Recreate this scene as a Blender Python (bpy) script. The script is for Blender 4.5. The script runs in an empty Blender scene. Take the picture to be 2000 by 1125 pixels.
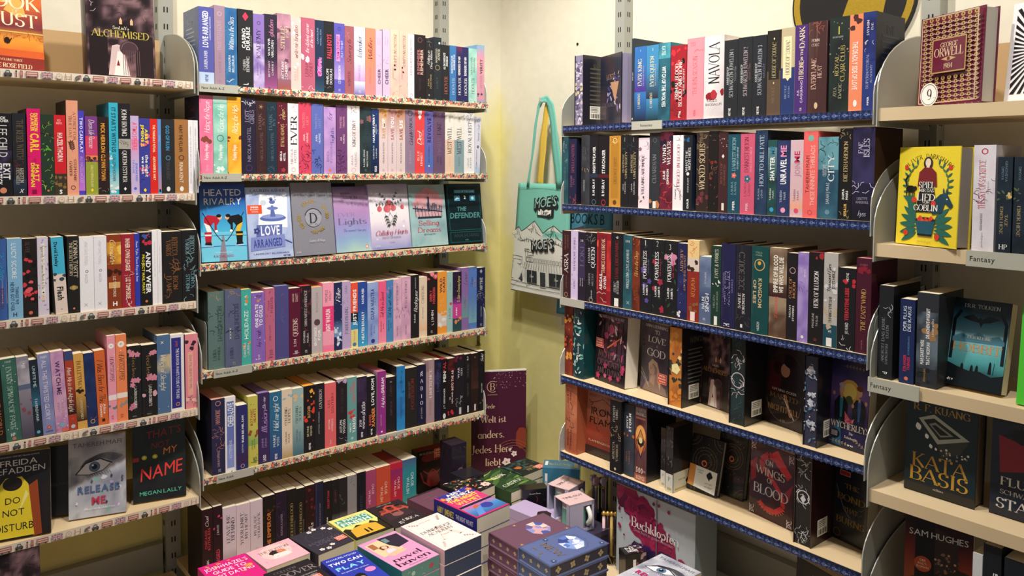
import bpy, math, random
import numpy as np
from mathutils import Matrix, Vector
S = bpy.context.scene
COL = bpy.context.collection
rnd = random.Random(7)
PI = math.pi

# ------------------------------------------------------------------ camera
FPX, YAW, PIT, ROL, PY = 1551.18, 0.6919, -0.0450, 0.0045, 394.07
CAM = np.array([-2.0302, -2.5265, 1.62])
_f = np.array([math.sin(YAW)*math.cos(PIT), math.cos(YAW)*math.cos(PIT), math.sin(PIT)])
_r0 = np.array([math.cos(YAW), -math.sin(YAW), 0.0]); _u0 = np.cross(_r0, _f)
_r = math.cos(ROL)*_r0 + math.sin(ROL)*_u0
_u = -math.sin(ROL)*_r0 + math.cos(ROL)*_u0
cd = bpy.data.cameras.new('camera'); cam = bpy.data.objects.new('camera', cd); COL.objects.link(cam)
cam.matrix_world = Matrix(((_r[0], _u[0], -_f[0], CAM[0]), (_r[1], _u[1], -_f[1], CAM[1]), (_r[2], _u[2], -_f[2], CAM[2]), (0, 0, 0, 1)))
cd.sensor_width = 36.0; cd.lens = FPX/2000*36.0; cd.shift_y = -(562.5-PY)/2000.0; cd.clip_start = 0.05
S.camera = cam

# ------------------------------------------------------------------ light
S.view_settings.view_transform = 'Standard'; S.view_settings.look = 'None'
S.view_settings.exposure = 0.0; S.view_settings.gamma = 1.0; S.view_settings.use_curve_mapping = False
w = bpy.data.worlds.new('world'); S.world = w; w.use_nodes = True
w.node_tree.nodes['Background'].inputs[0].default_value = (1.0, 0.965, 0.92, 1)
w.node_tree.nodes['Background'].inputs[1].default_value = 0.20
def spot(loc, target, power, size, rad, col=(1, .955, .885), blend=.6):
    l = bpy.data.lights.new('ceiling_and_fill_spot', 'SPOT'); l.energy = power; l.spot_size = math.radians(size)
    l.spot_blend = blend; l.shadow_soft_size = rad; l.color = col
    o = bpy.data.objects.new('ceiling_and_fill_spot', l); COL.objects.link(o); o.location = loc
    o.rotation_euler = (Vector(target)-Vector(loc)).to_track_quat('-Z', 'Y').to_euler()
spot((-.95, -1.18, 3.24), (-.75, -.28, 1.00), 98, 96, .04)
spot((-1.18, -1.24, 3.24), (-.28, -1.10, .95), 100, 98, .04)
spot((-1.95, -1.18, 3.24), (-1.80, -.28, 1.10), 88, 84, .04)
spot((-1.20, -2.25, 3.24), (-.28, -2.10, .95), 100, 88, .04)
spot((-.95, -1.45, 3.24), (-.78, -.95, .50), 48, 40, .05)
spot((-1.30, -1.55, 3.24), (.0, -.05, .85), 48, 46, .06)  # extra fill spot, added to brighten the dim lower corner wall

# ------------------------------------------------------------------ pixel measurements -> places in the room (metres)
def ray(x, y): return _f + _r*(x-1000)/FPX - _u*(y-PY)/FPX
def hz(x, y, z): d = ray(x, y); return CAM + d*(z-CAM[2])/d[2]
def hw(side, x, y, dist):
    d = ray(x, y); k = 1 if side == 'L' else 0
    return CAM + d*(-dist-CAM[k])/d[k]
def U(side, p): return p[0] if side == 'L' else -p[1]
def W(side, u, d, z): return (u, -d, z) if side == 'L' else (-d, -u, z)
RZ = {'L': 0.0, 'R': -PI/2}

# ------------------------------------------------------------------ colour, materials
def lin(c): return c/12.92 if c <= .04045 else ((c+.055)/1.055)**2.4
def hexc(h):
    if not isinstance(h, str): return h
    if len(h) == 3: h = ''.join(ch*2 for ch in h)
    return tuple(lin(int(h[i:i+2], 16)/255) for i in (0, 2, 4))
def mixc(a, b, t): return tuple(a[i]*(1-t)+b[i]*t for i in range(3))
def nodes(name):
    m = bpy.data.materials.new(name); m.use_nodes = True; nt = m.node_tree
    return m, nt, nt.nodes['Principled BSDF']
def N(nt, t, **kw):
    n = nt.nodes.new(t)
    for k, v in kw.items(): setattr(n, k, v)
    return n
def simple(name, col, rough=.5, metal=0.0, noise=0.0, scale=30, bump=0.0, col2=None, stretch=(1, 1, 1), coat=0.0):
    m, nt, b = nodes(name); c = hexc(col)
    b.inputs['Roughness'].default_value = rough; b.inputs['Metallic'].default_value = metal; b.inputs['Coat Weight'].default_value = coat
    tc = N(nt, 'ShaderNodeTexCoord'); mp = N(nt, 'ShaderNodeMapping'); mp.inputs['Scale'].default_value = stretch
    nz = N(nt, 'ShaderNodeTexNoise'); nz.inputs['Scale'].default_value = scale; nz.inputs['Detail'].default_value = 4
    nt.links.new(tc.outputs['Object'], mp.inputs['Vector']); nt.links.new(mp.outputs[0], nz.inputs['Vector'])
    mx = N(nt, 'ShaderNodeMix', data_type='RGBA'); c2 = hexc(col2) if col2 else tuple(x*(1-noise) for x in c)
    mx.inputs['A'].default_value = (*c, 1); mx.inputs['B'].default_value = (*c2, 1)
    nt.links.new(nz.outputs['Fac'], mx.inputs['Factor']); nt.links.new(mx.outputs['Result'], b.inputs['Base Color'])
    if bump:
        bp = N(nt, 'ShaderNodeBump'); bp.inputs['Strength'].default_value = bump; bp.inputs['Distance'].default_value = .002
        nt.links.new(nz.outputs['Fac'], bp.inputs['Height']); nt.links.new(bp.outputs[0], b.inputs['Normal'])
    return m
def printed(name, rough, coat=0.0, metal=0.0, grain=.10):
    m, nt, b = nodes(name); at = N(nt, 'ShaderNodeAttribute', attribute_name='Col')
    tc = N(nt, 'ShaderNodeTexCoord'); nz = N(nt, 'ShaderNodeTexNoise'); nz.inputs['Scale'].default_value = 260; nz.inputs['Detail'].default_value = 3
    nt.links.new(tc.outputs['Object'], nz.inputs['Vector'])
    mr = N(nt, 'ShaderNodeMapRange'); mr.inputs['To Min'].default_value = 1-grain; mr.inputs['To Max'].default_value = 1+grain
    nt.links.new(nz.outputs['Fac'], mr.inputs['Value'])
    mx = N(nt, 'ShaderNodeVectorMath', operation='SCALE'); nt.links.new(at.outputs['Color'], mx.inputs[0]); nt.links.new(mr.outputs[0], mx.inputs['Scale'])
    nt.links.new(mx.outputs[0], b.inputs['Base Color'])
    b.inputs['Roughness'].default_value = rough; b.inputs['Coat Weight'].default_value = coat; b.inputs['Metallic'].default_value = metal
    b.inputs['Specular IOR Level'].default_value = .35
    return m
M = {}
M['print'] = printed('printed_paper', .48); M['gloss'] = printed('glossy_jacket', .28, .25); M['foil'] = printed('foil_lettering', .35, 0, .6, .25)
M['fabric'] = printed('printed_canvas', .9, 0, 0, .12)
def pages_mat():
    m, nt, b = nodes('page_block'); at = N(nt, 'ShaderNodeAttribute', attribute_name='Col')
    tc = N(nt, 'ShaderNodeTexCoord'); mp = N(nt, 'ShaderNodeMapping'); mp.inputs['Scale'].default_value = (1, 1, 1)
    wv = N(nt, 'ShaderNodeTexNoise'); wv.inputs['Scale'].default_value = 400
    nt.links.new(tc.outputs['Object'], wv.inputs['Vector'])
    mr = N(nt, 'ShaderNodeMapRange'); mr.inputs['To Min'].default_value = .86; mr.inputs['To Max'].default_value = 1.06
    nt.links.new(wv.outputs['Fac'], mr.inputs['Value'])
    mx = N(nt, 'ShaderNodeVectorMath', operation='SCALE'); nt.links.new(at.outputs['Color'], mx.inputs[0]); nt.links.new(mr.outputs[0], mx.inputs['Scale'])
    nt.links.new(mx.outputs[0], b.inputs['Base Color']); b.inputs['Roughness'].default_value = .85
    return m
M['pages'] = pages_mat()
M['metal'] = simple('grey_powder_coat', 'a3a49c', .45, .0, .12, 14)
M['rim'] = simple('bright_metal_edge', 'd8d8d0', .35, .3, .1, 20)
M['dark'] = simple('black_slot', '0b0b0b', .8)
M['wood'] = simple('maple_laminate', 'e2cba4', .42, 0, .0, 9, 0, 'd3b88e', (1, 1, 1))
M['woodR'] = simple('pale_maple_laminate', 'e2cca8', .42, 0, .0, 9, 0, 'd4bb93', (1, 1, 1))
M['card'] = simple('tan_back_board', 'c9a778', .6, 0, .0, 6, 0, 'bb9869')
M['wht'] = simple('white_ceramic', 'f1efe6', .2, 0, .02)
M['label'] = simple('grey_ticket', 'b9b9ac', .4, 0, .05)
M['brass'] = simple('old_brass_latch', '6a5c38', .4, .7, .3)
M['floor'] = simple('grey_floor_vinyl', '6a655c', .6, 0, .2, 5)
M['ceil'] = simple('white_ceiling_paint', 'e6e2d6', .9, 0, .05)
def wall_mat():
    m, nt, b = nodes('cream_and_yellow_wall_paint')
    tc = N(nt, 'ShaderNodeTexCoord'); sp = N(nt, 'ShaderNodeSeparateXYZ'); nt.links.new(tc.outputs['Object'], sp.inputs[0])
    nz = N(nt, 'ShaderNodeTexNoise'); nz.inputs['Scale'].default_value = 2.6; nz.inputs['Detail'].default_value = 5
    mp = N(nt, 'ShaderNodeMapping'); mp.inputs['Scale'].default_value = (1.6, 1.6, .7)
    nt.links.new(tc.outputs['Object'], mp.inputs[0]); nt.links.new(mp.outputs[0], nz.inputs['Vector'])
    def mth(op, a, bb):
        n = N(nt, 'ShaderNodeMath', operation=op)
        for i, v in enumerate((a, bb)):
            if isinstance(v, (int, float)): n.inputs[i].default_value = v
            else: nt.links.new(v, n.inputs[i])
        return n.outputs[0]
    # distance from the corner along either wall
    ax = mth('ABSOLUTE', sp.outputs['X'], 0); ay = mth('ABSOLUTE', sp.outputs['Y'], 0)
    ay2 = mth('MULTIPLY', ay, 4.5)
    d = mth('ADD', ax, ay2)
    z = sp.outputs['Z']
    lowb = mth('MULTIPLY', mth('MAXIMUM', mth('SUBTRACT', 1.35, z), 0), 4.2)   # the yellow spreads towards the bottom
    reach = mth('ADD', .34, lowb)
    k = mth('SUBTRACT', reach, d)
    k = mth('ADD', k, mth('MULTIPLY', mth('SUBTRACT', nz.outputs['Fac'], .5), 1.1))
    k = mth('SUBTRACT', k, mth('MULTIPLY', mth('MAXIMUM', mth('SUBTRACT', z, 1.75), 0), 2.5))
    mr = N(nt, 'ShaderNodeMapRange'); mr.inputs['From Min'].default_value = -.1; mr.inputs['From Max'].default_value = .35
    nt.links.new(k, mr.inputs['Value'])
    mx = N(nt, 'ShaderNodeMix', data_type='RGBA'); mx.inputs['A'].default_value = (*hexc('e3ddca'), 1); mx.inputs['B'].default_value = (*hexc('e0d690'), 1)
    nt.links.new(mr.outputs[0], mx.inputs['Factor'])
    n2 = N(nt, 'ShaderNodeTexNoise'); n2.inputs['Scale'].default_value = 22; n2.inputs['Detail'].default_value = 6
    nt.links.new(tc.outputs['Object'], n2.inputs['Vector'])
    m2 = N(nt, 'ShaderNodeMapRange'); m2.inputs['To Min'].default_value = .9; m2.inputs['To Max'].default_value = 1.06
    nt.links.new(n2.outputs['Fac'], m2.inputs['Value'])
    sc = N(nt, 'ShaderNodeVectorMath', operation='SCALE'); nt.links.new(mx.outputs['Result'], sc.inputs[0]); nt.links.new(m2.outputs[0], sc.inputs['Scale'])
    nt.links.new(sc.outputs[0], b.inputs['Base Color']); b.inputs['Roughness'].default_value = .85
    bp = N(nt, 'ShaderNodeBump'); bp.inputs['Strength'].default_value = .25; bp.inputs['Distance'].default_value = .004
    nt.links.new(n2.outputs['Fac'], bp.inputs['Height']); nt.links.new(bp.outputs[0], b.inputs['Normal'])
    return m
M['wall'] = wall_mat()

# ------------------------------------------------------------------ mesh helpers
class MB:
    """collects coloured boxes and polygons, links them as ONE mesh object"""
    def __init__(s): s.V = []; s.F = []; s.C = []
    def box(s, x0, x1, y0, y1, z0, z1, c=(.5, .5, .5)):
        n = len(s.V); c = hexc(c)
        s.V += [(x0, y0, z0), (x1, y0, z0), (x1, y1, z0), (x0, y1, z0), (x0, y0, z1), (x1, y0, z1), (x1, y1, z1), (x0, y1, z1)]
        s.C += [c]*8
        s.F += [tuple(n+i for i in f) for f in ((0, 3, 2, 1), (4, 5, 6, 7), (0, 1, 5, 4), (1, 2, 6, 5), (2, 3, 7, 6), (3, 0, 4, 7))]
        return s
    def prism(s, pts, a0, a1, axis='x', c=(.5, .5, .5)):
        n = len(s.V); k = len(pts); c = hexc(c)
        for a in (a0, a1):
            for p, q in pts: s.V.append({'x': (a, p, q), 'y': (p, a, q), 'z': (p, q, a)}[axis])
        s.C += [c]*(2*k)
        s.F += [tuple(n+i for i in range(k)), tuple(n+k+i for i in reversed(range(k)))]
        s.F += [(n+i, n+(i+1) % k, n+k+(i+1) % k, n+k+i) for i in range(k)]
        return s
    def tube(s, pts, r, c=(.5, .5, .5), n=8, caps=True):
        c = hexc(c); P = [Vector(p) for p in pts]; b0 = len(s.V)
        rr = r if isinstance(r, (list, tuple)) else [r]*len(P)
        for i, p in enumerate(P):
            t = (P[min(i+1, len(P)-1)]-P[max(i-1, 0)]).normalized()
            a = t.orthogonal() if i == 0 else (a-t*a.dot(t))
            a.normalize(); b = t.cross(a)
            for j in range(n):
                q = p+(a*math.cos(2*PI*j/n)+b*math.sin(2*PI*j/n))*rr[i]; s.V.append(tuple(q)); s.C.append(c)
        for i in range(len(P)-1):
            for j in range(n): s.F.append((b0+i*n+j, b0+i*n+(j+1) % n, b0+(i+1)*n+(j+1) % n, b0+(i+1)*n+j))
        if caps: s.F += [tuple(b0+j for j in reversed(range(n))), tuple(b0+(len(P)-1)*n+j for j in range(n))]
        return s
    def build(s, name, mat, parent=None, smooth=False, loc=None, rz=None):
        me = bpy.data.meshes.new(name); me.from_pydata(s.V, [], s.F)
        at = me.color_attributes.new('Col', 'FLOAT_COLOR', 'POINT')
        a = np.ones((len(s.V), 4), np.float32); a[:, :3] = np.array(s.C, np.float32).reshape(-1, 3); at.data.foreach_set('color', a.ravel())
        me.materials.append(M[mat] if isinstance(mat, str) else mat)
        if smooth: me.polygons.foreach_set('use_smooth', [True]*len(me.polygons))
        o = bpy.data.objects.new(name, me); COL.objects.link(o)
        if parent: o.parent = parent
        if loc: o.location = loc
        if rz: o.rotation_euler[2] = rz
        return o
LABELS = {}
def tag(o, label, cat, group=None):
    o['label'] = label; o['category'] = cat
    if group: o['group'] = group
    LABELS.setdefault(label, []).append(o)
    return o
def empty(name, label, cat, mat=None, group=None, loc=None, rz=0):
    o = bpy.data.objects.new(name, None); COL.objects.link(o); o.empty_display_size = .02
    if mat is not None: o.matrix_world = mat
    if loc is not None: o.location = loc; o.rotation_euler = (0, 0, rz)
    return tag(o, label, cat, group)
def struct(o): o['kind'] = 'structure'; return o

# ------------------------------------------------------------------ lettering
ST = {
'A': (.8, '.02,0 .4,1|.4,1 .78,0|.16,.35 .64,.35', '.02,0 .78,0'), 'B': (.68, '.12,0 .12,1|.12,1 .35,1|(.35,.76,.24,.24,90,-90|.12,.52 .38,.52|(.38,.26,.27,.26,90,-90|.12,0 .38,0', '.12,0 .12,1'),
'C': (.78, '(.42,.5,.38,.5,45,315|.69,.95 .69,.7', ''), 'D': (.82, '.12,0 .12,1|.12,1 .34,1|(.34,.5,.42,.5,90,-90|.12,0 .34,0', '.12,0 .12,1'),
'E': (.64, '.12,0 .12,1|.12,1 .56,1 .58,.8|.12,.52 .48,.52|.12,0 .58,0 .62,.2', '.12,0 .12,1'), 'F': (.6, '.12,0 .12,1|.12,1 .56,1 .58,.8|.12,.52 .46,.52', '.12,0 .12,1'),
'G': (.82, '(.42,.5,.38,.5,45,350|.74,0 .74,.4|.52,.42 .84,.42|.69,.95 .69,.7', ''), 'H': (.84, '.12,0 .12,1|.72,0 .72,1|.12,.5 .72,.5', '.12,0 .12,1 .72,0 .72,1'),
'I': (.3, '.15,0 .15,1', '.15,0 .15,1'), 'J': (.42, '.28,1 .28,.15 .18,-.1 .02,-.12', '.28,1'), 'K': (.76, '.12,0 .12,1|.66,1 .14,.42|.28,.56 .72,0', '.12,0 .12,1 .66,1 .72,0'),
'L': (.6, '.12,0 .12,1|.12,0 .54,0 .58,.22', '.12,0 .12,1'), 'M': (.98, '.1,0 .14,1|.14,1 .48,.15|.48,.15 .82,1|.82,1 .88,0', '.1,0 .14,1 .88,0 .82,1'),
'N': (.84, '.12,0 .12,1|.12,1 .72,0|.72,0 .72,1', '.12,0 .12,1 .72,1'), 'O': (.84, '(.42,.5,.38,.5,0,360', ''), 'P': (.64, '.12,0 .12,1|.12,1 .34,1|(.34,.74,.26,.26,90,-90|.12,.48 .34,.48', '.12,0 .12,1'),
'Q': (.84, '(.42,.5,.38,.5,0,360|.45,.12 .82,-.2', ''), 'R': (.74, '.12,0 .12,1|.12,1 .34,1|(.34,.74,.26,.26,90,-90|.12,.48 .34,.48|.34,.48 .7,0', '.12,0 .12,1 .7,0'),
'S': (.6, '(.31,.75,.22,.25,35,270|(.3,.25,.24,.25,90,-145|.5,.95 .5,.78|.08,.05 .08,.25', ''), 'T': (.74, '.37,0 .37,1|.04,.8 .02,1 .72,1 .7,.8', '.37,0'),
'U': (.82, '.12,1 .12,.3|(.4,.3,.28,.3,180,360|.68,.3 .68,1', '.12,1 .68,1'), 'V': (.78, '.02,1 .39,0|.39,0 .76,1', '.02,1 .76,1'), 'W': (1.1, '.02,1 .3,0|.3,0 .55,.9|.55,.9 .8,0|.8,0 1.08,1', '.02,1 1.08,1 .55,1'),
'X': (.76, '.04,1 .72,0|.04,0 .72,1', '.04,1 .72,0 .04,0 .72,1'), 'Y': (.74, '.02,1 .37,.48|.37,.48 .72,1|.37,.48 .37,0', '.02,1 .72,1 .37,0'), 'Z': (.68, '.08,.85 .08,1 .62,1|.62,1 .06,0|.06,0 .62,0 .64,.16', ''),
'0': (.62, '(.31,.5,.25,.5,0,360', ''), '1': (.36, '.08,.82 .2,1 .2,0', '.2,0'), '2': (.6, '(.3,.74,.22,.26,170,-30|.5,.62 .08,0 .56,0', ''), '3': (.6, '(.29,.76,.2,.24,150,-90|(.29,.27,.24,.27,90,-150', ''),
'4': (.62, '.42,0 .42,1 .04,.28 .6,.28', ''), '5': (.58, '.5,1 .14,1 .11,.56|(.28,.31,.24,.31,120,-150', ''), '8': (.6, '(.3,.76,.2,.24,0,360|(.3,.26,.25,.26,0,360', ''), '9': (.6, '(.3,.68,.23,.32,0,360|.53,.68 .5,.25 .36,.02 .15,.04', ''),
'a': (.52, '(.24,.28,.2,.28,0,360|.44,.56 .44,.06 .5,0', ''), 'b': (.54, '.08,1 .08,0|(.28,.28,.2,.28,0,360', ''), 'c': (.46, '(.26,.28,.2,.28,50,310', ''), 'd': (.54, '(.26,.28,.2,.28,0,360|.46,1 .46,.05 .52,0', ''),
'e': (.5, '.06,.3 .46,.3|(.26,.28,.2,.28,0,310', ''), 'f': (.34, '.14,0 .14,.8 .2,.97 .34,.98|.02,.56 .3,.56', '.14,0'), 'g': (.52, '(.24,.28,.2,.28,0,360|.44,.56 .44,-.1 .34,-.28 .1,-.25', ''),
'h': (.54, '.08,0 .08,1|(.27,.36,.19,.2,180,0|.46,.36 .46,0', '.08,0 .46,0'), 'i': (.22, '.1,0 .1,.56|.1,.74 .1,.84', '.1,0'), 'j': (.22, '.12,.56 .12,-.15 .02,-.28|.12,.74 .12,.84', ''), 'k': (.5, '.08,0 .08,1|.42,.56 .1,.22|.2,.32 .46,0', '.08,0'),
'l': (.22, '.1,0 .1,1', '.1,0'), 'm': (.8, '.08,0 .08,.56|(.24,.38,.16,.18,180,0|.4,.38 .4,0|(.56,.38,.16,.18,180,0|.72,.38 .72,0', '.08,0 .4,0 .72,0'), 'n': (.54, '.08,0 .08,.56|(.27,.36,.19,.2,180,0|.46,.36 .46,0', '.08,0 .46,0'),
'o': (.52, '(.26,.28,.2,.28,0,360', ''), 'p': (.54, '.08,.56 .08,-.3|(.28,.28,.2,.28,0,360', '.08,-.3'), 'q': (.54, '(.26,.28,.2,.28,0,360|.46,.56 .46,-.3', ''), 'r': (.38, '.08,0 .08,.56|(.24,.36,.16,.2,180,60', '.08,0'),
's': (.42, '(.21,.42,.14,.14,35,270|(.2,.14,.16,.14,90,-145', ''), 't': (.34, '.14,.82 .14,.1 .22,0 .32,.04|.02,.56 .3,.56', ''), 'u': (.54, '.08,.56 .08,.2|(.27,.2,.19,.2,180,360|.46,.56 .46,0', ''), 'v': (.5, '.04,.56 .25,0|.25,0 .46,.56', ''),
'w': (.7, '.03,.56 .19,0|.19,0 .35,.5|.35,.5 .51,0|.51,0 .67,.56', ''), 'x': (.48, '.04,.56 .44,0|.04,0 .44,.56', ''), 'y': (.5, '.04,.56 .25,0|.46,.56 .25,0 .12,-.28 .0,-.26', ''), 'z': (.46, '.05,.56 .42,.56|.42,.56 .04,0|.04,0 .42,0', ''),
'.': (.2, '.1,0 .1,.08', ''), ',': (.2, '.1,.05 .05,-.12', ''), "'": (.2, '.1,1 .08,.78', ''), '-': (.4, '.06,.4 .34,.4', ''), '&': (.8, '.76,.5 .4,0 .15,.05 .08,.25 .5,.72 .42,.98 .25,.98 .2,.78 .74,0', ''), '!': (.24, '.12,1 .12,.3|.12,.08 .12,0', '')}
def strokes(spec):
    out = []
    for part in spec.split('|'):
        if part[0] == '(':
            cx, cy, rx, ry, a0, a1 = [float(t) for t in part[1:].split(',')]
            n = max(4, int(abs(a1-a0)/26))
            out.append(([(cx+rx*math.cos(math.radians(a0+(a1-a0)*i/n)), cy+ry*math.sin(math.radians(a0+(a1-a0)*i/n))) for i in range(n+1)], 1))
        else: out.append(([tuple(float(t) for t in p.split(',')) for p in part.split()], 0))
    return out
def ribbon(pts, wf):
    V = []; F = []; n = len(pts)
    dirs = [math.atan2(pts[i+1][1]-pts[i][1], pts[i+1][0]-pts[i][0]) for i in range(n-1)]
    smooth = all(abs((dirs[i+1]-dirs[i]+PI) % (2*PI)-PI) < .9 for i in range(n-2))
    if smooth:
        for i, p in enumerate(pts):
            a, b = dirs[max(i-1, 0)], dirs[min(i, n-2)]
            d = a+((b-a+PI) % (2*PI)-PI)/2; hw_ = (wf(a)+wf(b))/4
            V += [(p[0]-math.sin(d)*hw_, p[1]+math.cos(d)*hw_), (p[0]+math.sin(d)*hw_, p[1]-math.cos(d)*hw_)]
        F = [(2*i, 2*i+1, 2*i+3, 2*i+2) for i in range(n-1)]
    else:
        for i in range(n-1):
            v, f = ribbon([pts[i], pts[i+1]], wf); b = len(V); V += v; F += [tuple(b+k for k in q) for q in f]
    return V, F
def stroke_glyph(ch, style):
    adv, spec, ser = ST[ch]; V = []; F = []
    for pts, arc in strokes(spec):
        if style == 'F':
            def wf(t, arc=arc):
                s = abs(math.sin(t))**2; k = s
                if not arc and .12 < math.sin(t)*math.cos(t): k = .12
                elif not arc and math.sin(t)*math.cos(t) < -.12: k = 1
                return .045+.105*k
        elif style == 'T': wf = lambda t: .055
        else: wf = lambda t: .05+.05*abs(math.sin(t))
        v, f = ribbon(pts, wf); b = len(V); V += v; F += [tuple(b+k for k in q) for q in f]
    if style == 'F' and ser:
        for p in ser.split():
            x, y = [float(t) for t in p.split(',')]; b = len(V); h = .022
            V += [(x-.12, y-h), (x+.12, y-h), (x+.12, y+h), (x-.12, y+h)]; F.append((b, b+1, b+2, b+3))
    if style == 'C': V = [(x+.32*y, y) for x, y in V]; adv *= .9
    if style == 'F': adv += .06
    if style == 'T': adv += .05
    return V, F, adv
GL = {}
def build_sans():
    chars = [chr(i) for i in range(33, 127)]+list('äöüÄÖÜß')
    obs = []
    for st, off in (('S', 0.0), ('B', .028)):
        for ch in chars:
            cu = bpy.data.curves.new('g', 'FONT'); cu.body = ch; cu.resolution_u = 2; cu.offset = off; cu.fill_mode = 'FRONT'
            o = bpy.data.objects.new('g', cu); COL.objects.link(o); obs.append((st, ch, o))
    dg = bpy.context.evaluated_depsgraph_get(); dg.update(); cap = {}
    for st, ch, o in obs:
        me = o.evaluated_get(dg).to_mesh(); V = [(v.co.x, v.co.y) for v in me.vertices]; F = [tuple(p.vertices) for p in me.polygons]
        o.evaluated_get(dg).to_mesh_clear(); GL[st, ch] = (V, F)
    for st in 'SB':
        h = max(y for x, y in GL[st, 'H'][0])
        for ch in chars:
            V, F = GL[st, ch]
            if not V: GL[st, ch] = ([], [], .3); continue
            x0 = min(x for x, y in V); x1 = max(x for x, y in V)
            GL[st, ch] = ([((x-x0)/h+.06, y/h) for x, y in V], F, (x1-x0)/h+.13)
    for st, ch, o in obs:
        cu = o.data; bpy.data.objects.remove(o); bpy.data.curves.remove(cu)
build_sans()
def glyph(st, ch):
    if ch == ' ': return [], [], .34
    if (st, ch) in GL: return GL[st, ch]
    if st in 'SB': g = GL.get((st, ch), ([], [], .3))
    else:
        base = {'ä': 'a', 'ö': 'o', 'ü': 'u', 'Ü': 'U', 'ß': 'B'}.get(ch, ch)
        if base in ST:
            g = stroke_glyph(base, st)
            if base != ch:
                V, F, a = g; V = list(V); F = list(F)
                for dx in (.14, .34):
                    b = len(V); V += [(dx, .7), (dx+.08, .7), (dx+.08, .8), (dx, .8)]; F.append((b, b+1, b+2, b+3))
                g = (V, F, a)
        else: g = GL.get(('S', ch), ([], [], .3))
    GL[st, ch] = g
    return g
def layout(text, st, shear=0.0):
    X = 0; V = []; F = []
    for ch in text:
        v, f, a = glyph(st, ch); b = len(V)
        V += [(x+X+shear*y, y) for x, y in v]; F += [tuple(b+k for k in q) for q in f]; X += a
    return V, F, max(X, .01)

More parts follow.
